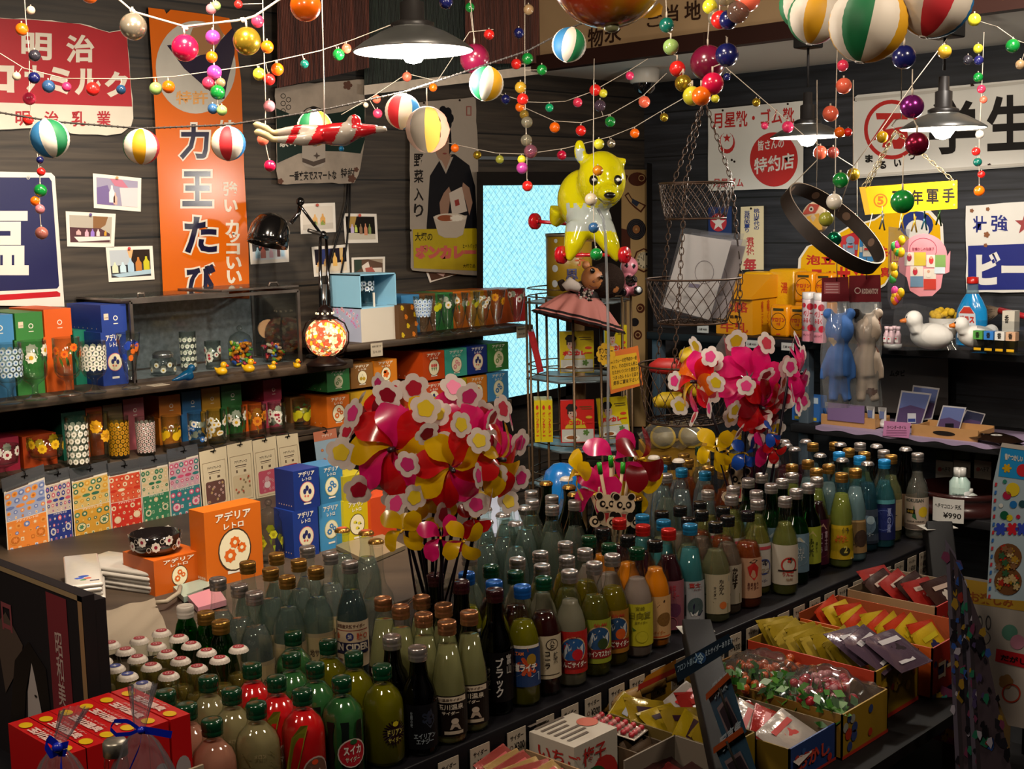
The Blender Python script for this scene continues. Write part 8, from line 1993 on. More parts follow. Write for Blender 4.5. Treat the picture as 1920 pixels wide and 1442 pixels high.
for i,(q,c,lb) in enumerate((([(1242,575),(1330,600),(1372,452),(1282,438)],'c4c0bc','clear packet of grey paper in the middle wire basket, left one'),([(1268,592),(1360,598),(1398,462),(1300,448)],'b0a8a8','clear packet of mauve-grey paper in the middle wire basket, centre one'),([(1300,590),(1352,588),(1392,450),(1318,446)],'c0b8b4','clear packet of pale paper in the middle wire basket, right one'))):
 pl=PP(dep(1300,590,TB3-.035+.03*i),(FH+UZ*.12).normalized()); b=B().at(pl); b.plate(q,M(c,.5,tl=.3),.003); x,y=cen(q); (x0,y0),(x1,y1),(x2,y2),(x3,y3)=q
 root=thing('paper_packet',lb,'packet',pl(x0,y0,0),'packets in the wire basket'); b.poly([(x-16,y+22),(x+4,y+24),(x+6,y+17),(x-14,y+15)],M('5c5468',.5),z=.004); b.ring(x+14,y-6,18,1,M('6a6264',.5),z=.004,ry=22); b.obj('folded_paper',root)
 b=B().at(pl); b.plate([(x0-4,y0+3),(x1+4,y1+3),(x2+4,y2-12),(x3-4,y3-12)],GL('f4f4f6','d0d2d6',.05,.06,'c0c0c4'),.006); b.obj('clear_sleeve',root)
rr=random.Random(9); cb=dep(1288,775,TB3)
for i in range(9):
 a=i*2.4; q=cb+Vector((.045*sqrt(i % 4+.3)*cos(a)*.8,.045*sqrt(i % 4+.3)*sin(a)*.8,.03+.028*(i//2))); T=MTR(q) @ MRO(a,4,'Z')
 b=B(); c1,c2=(M('b89a14',.5),M('a01c18',.5)) if i % 3 else (M('a01c18',.5),M('b8a050',.5))
 b.xf(T); b.tube([(-.045,0,0),(-.02,0,.006),(.02,0,.006),(.045,0,0)],1,c1,10,rr=[.012,.022,.022,.012]); b.ball((0,0,.016),.012,c2,10,8); b.ball((.03,0,.012),.009,c2,8,6); b.xf(None)
 b.obj('plush_toy',o=q,label=('yellow' if i % 3 else 'red')+' spotted stuffed toy in the lowest wire basket, '+('bottom layer' if i<3 else 'middle layer' if i<6 else 'top layer')+(', back',', side',', front')[i % 3],cat='toy',group='stuffed toys in the lowest basket')
pl=PP(dep(1370,690,3.15),FH); b=B().at(pl); b.poly([(1296,722),(1358,626),(1440,710),(1400,735)],GL('eceeee','b8bcc0',.05,.15,'a0a4a0'),z=.01); b.poly([(1296,722),(1358,626),(1440,710),(1400,735)],GL('eceeee','b8bcc0',.05,.12,'a0a4a0'),z=-.01); b.plate([(1357,632),(1400,680),(1362,668)],M('98303c',.4),.003); b.obj('pointed_bag',o=pl(1350,735,0),label='pointed clear bag with a red paper tip above the pinwheels',cat='bag')
# yellow carton with a packet of lemon slices, blue bin
t=3.62; k=t/F; o=D(1270,905); o.z=0; zz=D(1270,838).z; root=thing('yellow_carton','tall yellow carton behind the bottles under the baskets','box',o)
b=B(); fr=FR(o-RH*62*k,RH,UZ,FH); b.at(lambda x,y,z:fr(x,y,-z)); b.box((0,0,0),(124*k,zz,.15),M('8a6410',.5)); b.rect(34*k,zz-42*k,90*k,zz-26*k,M('140c06',.7),z=-.001); b.obj('carton',root)
b=B(); q=D(1262,822); b.xf(MTR(Vector((q.x,q.y,zz+.035))) @ MRO(atan2(RH.y,RH.x),4,'Z')); pillow(b,130*k,.10,.06,GL('f4f4f4','c8ccd0',.05,.1,'a8a8a8'),crumple=.3); root=thing('lemon_packet','clear packet of dried lemon slices on the yellow carton','packet',Vector((q.x,q.y,zz))); b.obj('clear_bag',root)
for i,x in enumerate((1243,1296)):
 b=B(); c=D(x,824); T=MTR(Vector((c.x,c.y,zz+.028))) @ RH.to_track_quat('X','Z').to_matrix().to_4x4() @ MRO(1.0,4,'X'); b.lathe([(24*k,-.004),(24*k,.004)],M('b8962c',.5),24,ax=T); b.lathe([(20*k,-.005),(20*k,.005)],M('8a7c5c',.5),24,ax=T); b.obj('lemon_slice',root)
t=3.3; k=t/F; o=D(1053,915); h=D(1053,866).z; b=B(); b.lathe([(36*k,0),(38*k,h-60*k),(37*k,h-40*k),(30*k,h-16*k),(15*k,h-3*k),(0,h)],M('1468b0',.25,coat=.5),32,c=(o.x,o.y,0)); b.obj('round_bin',o=(o.x,o.y,0),label='bright blue round-topped bin beside the wire rack',cat='bin')
# ================================================================== pinwheels
PC_=dict(p='d01868',r='c01418',y='d0a808',d='7a0c18',b='1c4cb0',o='d06008')
def blade_fn(R,a,curl,w):
 def fn(u,v):
  s=u; ang=a+curl*s*(1-.25*s)+(v-.5)*w*sin(pi*min(s*.85+.06,1))
  return Vector((R*s*cos(ang),R*s*sin(ang),R*(.10*sin(pi*s)+.30*(v-.35)*sin(pi*s*.9))))
 return fn
def pinwheel(lb,px,py,R,t,nrm,cols,base,kind='flower',stick='17101a',turn=0,group='flower-tipped pinwheels',tips='yrp',sr=.0032):
 """head at pixel (px, py), R in pixels at depth t, facing along nrm (camera right, up, towards viewer), stick down to base"""
 c=dep(px,py,t); k=t/F; R*=k
 n=(RH*nrm[0]+UZ*nrm[1]+FH*nrm[2]).normalized(); T=MTR(c) @ n.to_track_quat('Z','Y').to_matrix().to_4x4() @ MRO(turn,4,'Z')
 root=thing('pinwheel',lb,'pinwheel',base,group); N=8 if kind=='flower' else 4
 for i in range(N):
  a=2*pi*i/N; cc=cols[i % len(cols)]; m_=M(PC_[cc],.22,tl=.45,coat=.3); b=B().xf(T)
  fn=blade_fn(R*.8,a,.9,1.25) if N==8 else blade_fn(R,a,.75,1.15)
  b.grid(fn,8,4,m_); bl=b.obj('blade',root)
  if N==8:
   e=fn(.98,.5); e=Vector((e.x*1.16,e.y*1.16,e.z+R*.07)); b=B().xf(T @ MTR(e) @ MRO(.5*sin(i*2.1),4,'X') @ MRO(.5*cos(i*1.7),4,'Y')); q=R*.27
   W6=M('c8bcb4',.5,tl=.4); tc_={'y':'c0a418','r':'98102a','p':'b82868'}[tips[i % len(tips)]]
   b.flower(0,0,q,W6,k=5,deep=.2,n=6,z=0); b.flower(0,0,q*.55,M(tc_,.4),k=5,deep=.28,n=5,z=.0007); b.flower(0,0,q*.55,M(tc_,.4),k=5,deep=.28,n=5,z=-.0007); b.obj('flower_tip',parent=bl)
 b=B().xf(T); b.lathe([(R*.05,-.004),(R*.05,R*.2),(0,R*.23)],M('1c141c' if N==8 else 'b8901c',.3),10); b.obj('hub',root)
 b=B(); p=c-n*.012; b.tube([p+(p-Vector(base)).normalized()*.01,base],sr,M(stick,.35),8); b.obj('stick',root)
 return root
jb=JAR+UZ*.015
off=lambda i:jb+Vector((.018*cos(i*1.3),.018*sin(i*1.3),0))
for i,(lb,x,y,R,t,n,cols,tu) in enumerate((
 ('big flower-tipped pinwheel facing the viewer, left side of the bunch',738,842,112,2.02,(-.25,.1,1),'rpryprpy',.2),('big flower-tipped pinwheel at the top middle of the bunch',815,818,108,2.08,(.05,.35,1),'pyprpypr',.5),
 ('big flower-tipped pinwheel at the upper right of the bunch',885,838,104,2.05,(.45,.25,1),'pprypyrp',.1),('big red and yellow pinwheel at the lower middle of the bunch',845,878,96,1.96,(.35,-.1,1),'ryryrpry',.7),
 ('big red and yellow pinwheel turned sideways, right end of the bunch',932,862,92,2.0,(1.2,.1,.7),'yryryryr',.3),('dark red pinwheel turned away, upper left back of the bunch',700,800,90,2.12,(-.9,.5,.6),'drdrdrdp',.4),('flower-tipped pinwheel low in the middle of the bunch',790,880,90,2.05,(-.1,-.35,1),'rpryrrpy',.9))):
 pinwheel(lb,x,y,R,t,n,cols,off(i),turn=tu,tips=('yrp','pry','rpy')[i % 3])
for i,(lb,x,y,R,t,n,c,tu) in enumerate((('small yellow four-blade pinwheel below the big bunch at left',755,995,50,1.95,(-.3,-.1,1),'y',.3),('small yellow pinwheel overlapping the leftmost yellow one',785,980,42,1.99,(.1,.1,1),'y',.9),('small pink four-blade pinwheel below the big bunch',826,1008,48,1.93,(.1,0,1),'p',.5),('small yellow four-blade pinwheel below the big bunch at right',868,1014,46,1.93,(.3,0,1),'y',.1),('small red four-blade pinwheel behind the right yellow one',888,972,42,2.05,(.6,.1,.8),'r',.4),('small yellow pinwheel half hidden among the dark sticks',826,970,40,2.06,(.1,.2,1),'y',.2))):
 pinwheel(lb,x,y,R,t,n,c,off(i+7),'plain',turn=tu,group='small four-blade pinwheels',sr=.002)
# right bunch, standing in a jar behind the bottles
jr=onZ(1408,935,ZT+.14); JR=Vector((jr.x,jr.y,ZT)); root=thing('glass_jar','glass jar holding the right bunch of pinwheels behind the bottles','jar',JR,world=False)
b=B(); b.lathe([(.04,0),(.045,.01),(.045,.1),(.036,.13),(.036,.15)],GLS,28,cap=(True,False)); b.obj('jar_body',root)
of2=lambda i:JR+UZ*.012+Vector((.02*cos(i*1.9),.02*sin(i*1.9),0)); td=depth(JR)
for i,(lb,x,y,R,n,cols,kd,tu) in enumerate((
 ('red and orange flower-tipped pinwheel, left of the right bunch',1308,716,74,(-1,.1,.5),'rporypro','flower',.2),('hot pink flower-tipped pinwheel facing the viewer, right bunch',1402,712,84,(.1,.15,1),'p','flower',.4),('dark red flower-tipped pinwheel below the pink one',1424,762,70,(.5,-.2,.9),'rdrdrrdr','flower',.1),('hot pink pinwheel turned edgewise at the right of the right bunch',1490,700,70,(1,.1,.45),'p','flower',.6),
 ('small yellow pinwheel on the left of the right bunch',1340,838,42,(-.4,0,1),'y','plain',.2),('second small yellow pinwheel, overlapping the first, right bunch',1364,846,42,(.1,0,1),'y','plain',.6),('small blue pinwheel beside the yellow ones',1396,850,36,(.4,0,1),'b','plain',.3),('small pink pinwheel below the dark red one',1428,835,42,(.9,0,.6),'p','plain',.5),('small red pinwheel at the right of the right bunch',1452,842,28,(.5,0,1),'r','plain',.9),('small blue pinwheel at the upper right of the small ones',1446,812,32,(.8,.2,.6),'b','plain',.2))):
 pinwheel(lb,x,y,R,td-.06-.012*(i % 5),n,cols,of2(i),kd,turn=tu,tips=('pyr','r','yrp','p')[i % 4] if i !=1 else 'ryr',group='flower-tipped pinwheels' if kd=='flower' else 'small four-blade pinwheels',sr=.0032 if kd=='flower' else .002)
# middle bunch with panda cut-outs
jm=onZ(1155,1000,ZT+.13); JM=Vector((jm.x,jm.y,ZT)); root=thing('glass_jar','small jar holding the panda pinwheels in the middle of the bottles','jar',JM,world=False)
b=B(); b.lathe([(.034,0),(.038,.01),(.038,.11),(.03,.13)],GLS,24,cap=(True,False)); b.obj('jar_body',root)
tm=depth(JM)
for i,(lb,x,y,R,n,c) in enumerate((('pink pinwheel with a green hub, front left of the middle bunch',1120,925,58,(-.6,-.1,.9),'p'),('pink pinwheel at the top of the middle bunch',1150,862,62,(-.1,.3,1),'p'),('yellow pinwheel facing right, middle bunch',1193,905,62,(.5,0,.8),'y'),('yellow pinwheel at the left edge of the middle bunch',1087,890,50,(-1,.1,.4),'y'),('dark red pinwheel at the right back of the middle bunch',1198,862,66,(.7,.3,.7),'d'))):
 pinwheel(lb,x,y,R,tm-.05+.03*(i % 3),n,c,JM+UZ*.012+Vector((.016*cos(i*2),.016*sin(i*2),0)),'plain','b09a78',turn=i*.5,group='panda pinwheels',sr=.0035)
for i,(x,y) in enumerate(((1124,873),(1145,860),(1168,872),(1184,848),(1133,888))):
 p=dep(x,y,tm-.1+.02*i); b=B(); d=(p-(JM+UZ*.02)).normalized(); q=JM+UZ*.02+Vector((.015*cos(i*1.1),.015*sin(i*1.1),0)); root=thing('pinwheel_stick','cream stick with green end cap, '+ordinal(sorted((1124,1145,1168,1184,1133)).index(x),5)+' of five in the middle bunch','stick',q,'sticks with green caps'); b.tube([p,q],.0035,M('b49c7c',.5),8); b.obj('shaft',root)
 b=B(); b.tube([p+d*.006,p-d*.018],.0052,M('1c8a1c',.3),10); b.obj('end_cap',root)
def panda(lb,x,y,t,tilt=0):
 pl=PP(dep(x,y,t),FH); k=1.0; b=B().at(pl); CRW=M('b8a488',.5)
 E=lambda dx,dy,rx,ry,m_,z:b.disc(x+dx,y+dy,rx,m_,ry=ry,z=z,n=18)
 for s in (0,.003):
  E(0,0,21,19,CRW,s); E(0,26,17,15,CRW,s); E(-22,32,11,11,CRW,s); E(22,32,11,11,CRW,s); E(-14,-16,8,8,CRW,s); E(14,-16,8,8,CRW,s)
 for q in ((-14,-16,6,6),(14,-16,6,6),(-8,-1,5.5,6.5),(9,-1,5.5,6.5),(-12,22,7,9),(12,22,7,9),(-22,32,6,6),(22,32,6,6)):E(*q,M('17120e',.5),.0036)
 for q in ((-7,-1,2.6,3),(8,-1,2.6,3),(-22,32,3,3),(22,32,3,3)):E(*q,CRW,.004)
 E(0,6,3,2,M('17120e',.5),.004); b.poly([(x-4,y+16),(x+4,y+16),(x+2,y+34),(x-2,y+34)],M('981c20',.5),z=.004)
 b.obj('panda_cutout',o=pl(x,y+40,0),label=lb,cat='figure',group='panda cut-outs')
panda('wooden panda cut-out in the middle bunch, front right one',1170,948,tm-.12); panda('wooden panda cut-out in the middle bunch, left one behind the stick',1138,946,tm-.09)
panda('small panda cut-out behind the sticks of the right bunch',1386,900,td-.02)
# ================================================================== candy boxes on the low stand before the table
ZB=.735
KR=M('6a5030',.7)
STD=M('0e0d0e',.6)
b=B(); b.box((1.05,.98,.615),(2.62,1.352,.635),STD); st=b.obj('candy_stand',o=(1.8,1.15,0),label='black low stand carrying the candy boxes before the bottle table',cat='stand')
b=B(); b.box((1.05,.98,.39),(2.62,1.34,.41),STD,bev=.003); b.obj('lower_board',parent=st)
for x,y in ((1.08,1.0),(2.59,1.0),(1.08,1.31),(2.59,1.31)):
 b=B(); b.box((x-.02,y-.02,0),(x+.02,y+.02,.615),STD); b.obj('leg',parent=st)
def carton(lb,x0,x1,y0,y1,zr,inside,front,side,deco=None,zb=.636,back=None,yaw=0):
 """open display carton; front faces the viewer's right (-Y), side faces left (-X)"""
 b=B(); t=.003; I,Fr,S=M(inside,.7),M(front,.5),M(side,.5)
 root=thing('candy_carton',lb,'box',((x0+x1)/2,(y0+y1)/2,zb),'open candy cartons')
 b.box((x0,y0,zb),(x1,y1,zb+t),I); bh=back or .0
 b.box((x0,y0,zb),(x0+t,y1,zr),S); b.box((x1-t,y0,zb),(x1,y1,zr+bh),I); b.box((x0,y0,zb),(x1,y0+t,zr),Fr); b.box((x0,y1-t,zb),(x1,y1,zr+bh),I)
 b.at(FR((x0,y0-.0005,zb),(1,0,0),UZ,UY)); w,h=x1-x0,zr-zb
 if deco:deco(b,w,h)
 b.obj('carton',root); return root
def deco1(cs,text=None,tcol='c8b8a0'):
 def f(b,w,h):
  rr=random.Random(len(cs)*7)
  for i in range(9):b.disc(w*rr.random()*.9+w*.05,h*rr.uniform(.12,.85),h*rr.uniform(.06,.14),M(rr.choice(cs),.5),n=10)
  b.rect(0,0,w,h*.08,M(cs[0],.5),z=.0004)
  if text:b.txt(text,w*.15,h*.3,w*.85,h*.68,M(tcol,.5),bold=.04,z=.001)
 return f
def packs(lb,n,x0,x1,y0,y1,z,w,h,cols,tilt,ax='Y',t=.012,cat='packet',group=None,jit=.2,mark=None,seed=1,r=.22):
 """n packets leaning one on the next"""
 rr=random.Random(seed); pr={}
 for i in range(n):
  f=(i+.5)/n; c=cols[i % len(cols)]
  q=Vector((x0+(x1-x0)*(f if ax=='X' else .5+rr.uniform(-.12,.12)),y1+(y0-y1)*(f if ax=='Y' else .5+rr.uniform(-.15,.15)),z+rr.uniform(0,.006)))
  rot=(MRO(tilt+rr.uniform(-jit,jit)*.4,4,'X') if ax=='Y' else MRO(-tilt+rr.uniform(-jit,jit)*.4,4,'Y')) @ MRO(rr.uniform(-jit,jit),4,'Z')
  l=lb+', '+('farthest' if i==0 else 'nearest' if i==n-1 else ORD[i]+' from the back' if i<n/2 else ORD[n-1-i]+' from the front')
  if c not in pr:
   b=B(); pillow(b,w,h,t,M(c,r,.25 if r<.3 else 0,bump=.5,scale=40),8,crumple=.08,seed=i)
   k=t*.52
   for s in (-1,1):b.rect(-w/2,s*h*.46-h*.03,w/2,s*h*.46+h*.03,M(c,r+.1),z=.0006)
   if mark:
    b.flower(0,-.05*h,h*.2,M(mark[0],.3),k=5,z=k,deep=.3); b.rect(-w*.3,h*.16,w*.3,h*.28,M(mark[1],.3),z=k+.0005); b.rect(-w*.35,-h*.36,w*.1,-h*.28,M(mark[1],.3),z=k*.9)
   o=b.obj('candy_packet',loc=q,label=l,cat=cat,group=group or lb); o.rotation_euler=rot.to_euler(); pr[c]=o
  else:
   o=dup(pr[c],q,rot.to_euler(),l)
carton('yellow candy carton holding gold packets, middle of the stand',2.01,2.175,1.06,1.33,ZB,'8a6a10','8a6c08','a03018',deco1(['a02818','b08a20','8a5010']),back=.0)
packs('gold fruit candy packet in the yellow carton',12,2.02,2.165,1.13,1.32,.712,.10,.09,['8a7418','9a8430'],.9,mark=('a03a18','b0a070'),seed=2)
packs('silver-edged plum packet at the front of the yellow carton',3,2.02,2.165,1.05,1.15,.748,.105,.095,['4a3a48'],.45,mark=('1c1018','a8a4a8'),seed=4,r=.15)
carton('orange candy carton with white dots, behind the yellow one',2.19,2.345,1.04,1.325,ZB,'8a3a0c','98200c','b04a10',deco1(['1c1c4a','a04a10','98380c'],'コーラ'),back=.012)
packs('red and yellow cola packet in the orange carton',12,2.2,2.335,1.06,1.30,.715,.095,.08,['98280c','a08410'],.9,mark=('1c2048','b0a020'),seed=5,r=.3)
carton('red and white punch cola carton at the far end of the stand',2.37,2.57,1.12,1.32,.755,'6a5844','981c14','8a6a4a',deco1(['8a7050','7a6a50'],'Punch Cola','b89020'),zb=.66)
b=B(); b.box((2.36,1.1,.636),(2.58,1.33,.659),M('5a4a38',.7)); b.obj('flat_carton',o=(2.47,1.2,.636),label='flat brown carton beneath the punch cola box',cat='box')
packs('red striped cola packet in the far carton',6,2.38,2.56,1.14,1.31,.742,.11,.085,['7a1814','2a1410'],.7,mark=('a8a098','a89488'),seed=6,r=.3)
carton('yellow printed carton with green-leaved candy bags',1.842,2.0,1.03,1.335,.715,'6a4a1c','8a6c14','7a5a18',deco1(['a02c18','2a3a6a','8a8a80','a85a18']))
for i,(x,y,z,cs) in enumerate(((1.92,1.24,.70,('a04a18','984018')),(1.92,1.11,.70,('98202c','a86a70')))):
 root=thing('candy_bag',('far clear bag of orange sweets with green leaf wrapping' if i==0 else 'near clear bag of pink sweets with green leaf wrapping'),'bag',(x,y,z-.05),'leafy candy bags'); rr=random.Random(i+3)
 b=B()
 for j in range(70):b.ball((x+rr.gauss(0,.035),y+rr.gauss(0,.028),z+rr.uniform(0,.03)),.009,M(rr.choice(cs),.3),7,5)
 o=b.obj('sweets',root); o['kind']='stuff'; b=B()
 for j in range(150):
  q=Vector((x-.055+rr.gauss(0,.02),y+rr.uniform(-.075,.075),z+rr.uniform(-.01,.04))); u=Vector((rr.uniform(-1,1),rr.uniform(-1,1),rr.uniform(-1,1))).normalized()*.013; v=u.orthogonal()*.7
  b.add([q-u,q+v*.6,q+u,q-v*.6],[[0,1,2,3]],M(rr.choice(['1c4a10','2a5c14','3a6a1c','123808']),.35))
 o=b.obj('leaf_wrap',root); o['kind']='stuff'; b=B(); b.xf(MTR((x,y,z+.014))); pillow(b,.155,.15,.06,GL('f6f6f6','d0d4d8',.06,.05,'b8b8b8'),12,crumple=.12); b.obj('clear_bag',root)
carton('blue and yellow carton with red-striped candy packets',1.695,1.838,1.04,1.30,.70,'7a6a50','1c3468','6a5410',deco1(['9a2418','2a4a80'],'おかし','b03a28'))
packs('clear packet with red stripes in the blue carton',7,1.705,1.83,1.06,1.29,.69,.11,.085,['98908a','8a2420'],.5,mark=('981c18','981c18'),seed=8,r=.15,jit=.5)
carton('yellow carton with gold grape packets behind the black post',1.595,1.69,1.10,1.335,.715,'5a4418','7a6410','5a4a20',deco1(['5a3a10','8a2a18']))
packs('gold grape candy packet behind the black post',6,1.60,1.685,1.12,1.32,.70,.085,.09,['8a7410','7a6414'],.6,mark=('3a1428','2a1420'),seed=9,r=.16,jit=.5)
# strawberry box, blister tray, kraft cartons
x0,x1,y0,y1=1.415,1.52,1.25,1.345
b=B(); b.box((x0,y0,.636),(x1,y1,.735),M('a8a094',.5)); b.at(FR((x0,y0-.0006,.636),(1,0,0),UZ,UY)); b.txt('梅子',.02,.06,.075,.09,M('981c18',.5),bold=.02); b.disc(.07,.03,.034,M('98201c',.5),n=18); b.ring(.045,.02,.034,.014,M('1c4a24',.5),z=.001); b.at(FR((x0,y0,.7355),(1,0,0),(0,1,0),UZ)); [b.rect(.012,.02+.014*i,.06+.01*(i % 3),.026+.014*i,M('5a5048',.5)) for i in range(7)]; b.disc(.09,.05,.018,M('a85a4a',.5))
b.at(FR((x0-.0006,y1,.636),(0,-1,0),UZ,NX)); b.disc(.07,.04,.03,M('98201c',.5),n=16); b.txt('いちご',.02,.065,.11,.088,M('98201c',.5),bold=.02)
b.obj('sweets_box',o=(x0,y0,.636),label='white sweets box with a big strawberry print',cat='box')
carton('striped brown carton under the tray of pink balls',1.525,1.59,1.19,1.345,.70,'3a2c1c','6a5a44','4a3a28')
packs('brown paper sleeve in the striped carton',7,1.53,1.585,1.2,1.335,.682,.058,.04,['3a2814'],1.2,t=.008,seed=3,r=.6)
root=thing('sweet_tray','foil tray with rows of pink and red candy balls','tray',(1.558,1.28,.706)); b=B(); T=MTR((1.56,1.285,.712)) @ MRO(.2,4,'Z') @ MRO(.1,4,'X') @ Matrix.Scale(.62,4); b.xf(T); b.box((-.04,-.075,0),(.04,.075,.004),M('a09488',.3,.5),bev=.002); b.obj('foil',root)
for i in range(24):
 b=B().xf(T); b.ball((-.029+.019*(i % 4),-.06+.024*(i//4),.009),.0085,M(('98202c','a86a68','a84048')[(i*5+i//4) % 3],.3,coat=.3),12,8); b.obj('candy_ball',root)
carton('plain grey-brown carton with raised flap, bottom centre',1.455,1.585,1.04,1.185,.70,'6a6054','6a6050','5a5044',back=.02)
packs('dark glossy sweets packet in the plain carton',4,1.465,1.575,1.06,1.17,.675,.10,.08,['2a1010','5a1818'],.3,seed=12,r=.15)
carton('open box of yellow and pink sweets, bottom edge left of centre',1.29,1.405,1.2,1.345,.71,'8a6c4c','7a4430','8a5a40',deco1(['8a2a28','a08060']))
packs('small pink sweets packet at the bottom edge',7,1.30,1.395,1.21,1.335,.70,.08,.07,['8a3a34','9a7a4a'],.5,mark=('b08a40','a84848'),seed=14,r=.2)
for i in range(4):
 p,q=onZ(1090+40*i,1340-22*i,.69),onZ(1200+45*i,1300-24*i,.72); b=B(); b.tube([p,p.lerp(q,.5),q],.013,M('7a5a24',.5,bump=.4,scale=80),10)
 b.obj('wafer_roll',o=p,label='long brown wafer stick under the table edge, '+ordinal(i,4)+' of four',cat='snack',group='long wafer sticks')
pl=PP(onZ(1225,1290,.72),UY); b=B().at(pl); b.plate([(1195,1296),(1265,1262),(1268,1236),(1212,1268)],M('a86a10',.4),.002); b.poly([(1196,1295),(1266,1262),(1267,1252),(1197,1284)],M('981c0c',.4),z=.003); b.obj('yellow_label',o=pl(1230,1270,0),label='red and yellow label sheet under the table edge',cat='label')
# lower level: brown packets and red chew carton
carton('red chew carton under the candy stand at bottom right',1.75,2.05,.80,.98,.47,'3a1a14','6a1414','5a1010',deco1(['5a0c0c'],'ロックチュー','8a6a20'),zb=.35)
packs('brown paper candy packet in the heap at bottom right',16,1.98,2.22,.74,.95,.50,.11,.08,['4a3018','6a4a2c','5a2414'],.5,mark=('8a3010','a08868'),seed=21,r=.45,jit=.9)
carton('kraft carton holding the heap of brown packets',1.96,2.24,.72,.96,.49,'4a3a24','8a2c10','6a4a28',zb=.38)
b=B(); b.box((2.24,1.0,.42),(2.46,1.04,.61),M('7a6038',.6)); b.obj('kraft_panel',o=(2.35,1.02,.42),label='blank kraft cardboard panel below the orange carton',cat='panel')
# black easel post with the blue banner and hanging photo packs
p0,p1=onZ(1306,1182,.80),dep(1376,1470,1.72)
d=(p1-p0); T=MTR(p0) @ d.to_track_quat('Z','Y').to_matrix().to_4x4(); b=B().xf(T); b.box((-.026,-.022,0),(.026,.022,d.length),STD,bev=.003); root=thing('black_post','slanting black post with a white card on top, bottom centre','post',p1); b.obj('post',root)
c=onZ(1304,1180,.803); b=B().at(FR(c-UZ*.0,AX and Vector((.8,-.6,0)),Vector((.6,.8,0)),UZ)); b.plate([(-.03,-.022),(.03,-.022),(.03,.022),(-.03,.022)],M('a8a49c',.5),.001); b.txt('各 ¥300',-.024,-.012,.022,.012,INK,bold=.02,z=.0014); b.obj('top_card',root)
t=1.74; pl=PP(dep(1320,1240,t),FH); b=B().at(pl); b.plate([(1271,1280),(1377,1214),(1366,1188),(1264,1246)],M('14202c',.45),.002); b.txt('フロント前に',1270,1262,1304,1248,M('7a90a0',.5),bold=.02,sl=-.55,z=.0026); b.disc(1313,1234,11,M('1c3c64',.5),z=.0024); b.txt('冷',1303,1245,1320,1224,M('8aa4b4',.5),bold=.02,z=.003); b.txt('えたサイダーあります',1322,1232,1374,1220,M('8a98a4',.5),bold=.02,sl=-.5,z=.0026); b.obj('banner',o=pl(1320,1240,0),label='dark blue banner about chilled cider fixed to the black post',cat='banner')
for i,(q,lb) in enumerate((([(1328,1308),(1368,1268),(1400,1372),(1362,1404)],'upper blue postcard pack with an orange rail on the black post'),([(1342,1408),(1394,1370),(1430,1480),(1384,1510)],'lower blue postcard pack with an orange rail on the black post'))):
 pl=PP(dep(1370,1360,1.62-.06*i),FH); b=B().at(pl); b.plate(q,M('2c4456',.35),.01); (x0,y0),(x1,y1),(x2,y2),(x3,y3)=q
 root=thing('postcard_pack',lb,'packet',pl(x3,y3,0),'blue postcard packs'); b.poly([(x0+16,y0+20),(x1-6,y1+38),(x2-14,y2-14),(x3+2,y3-26)],M('6a5a5c',.35),z=.011); b.poly([(x0+21,y0+26),(x1-6,y1+46),(x2-18,y2-20),(x3+4,y3-32)],M('2a2228',.35),z=.0115); b.txt('写真集',x0+8,y0+8,x1-4,y1+12,M('8a98a0',.4),bold=.02,sl=-.9,z=.012); b.obj('pack',root)
 b=B().at(pl); b.plate([(x0-4,y0+6),(x1+1,y1+3),(x1-3,y1-7),(x0-5,y0-6)],M('8a3a14',.5),.014); b.obj('rail',root); b=B(); b.tube([pl(x0+20,y0-18,.014),pl(x3+18,y3-22,.014)],.0016,BLACK,5); b.obj('elastic',root)
# big black upright and hanging goods at the right edge
p0,p1=onZ(1757,988,.79),dep(1812,1480,2.75); d=p1-p0; T=MTR(p0) @ d.to_track_quat('Z','Y').to_matrix().to_4x4(); b=B().xf(T); b.box((-.03,-.035,0),(.03,.035,d.length),STD,bev=.003); root=thing('black_post','thick black post with white card on top at the table end','post',p1); b.obj('post',root)
c=onZ(1757,988,.793); b=B().at(FR(c,Vector((.8,-.6,0)),Vector((.6,.8,0)),UZ)); b.plate([(-.04,-.026),(.04,-.026),(.04,.026),(-.04,.026)],M('a8a49c',.5),.001); b.txt('¥300',-.03,-.01,.03,.012,INK,bold=.02,z=.0014); b.obj('top_card',root)
def strip(lb,nm,t,q,c,draw,cat='packet',th=.004):
 pl=PP(dep(*cen(q),t),FH); b=B().at(pl); b.plate(q,M(c,.4),th); b.at(PP(dep(*cen(q),t),FH,th)); draw(b); b.obj(nm,o=pl(*cen(q),0),label=lb,cat=cat)
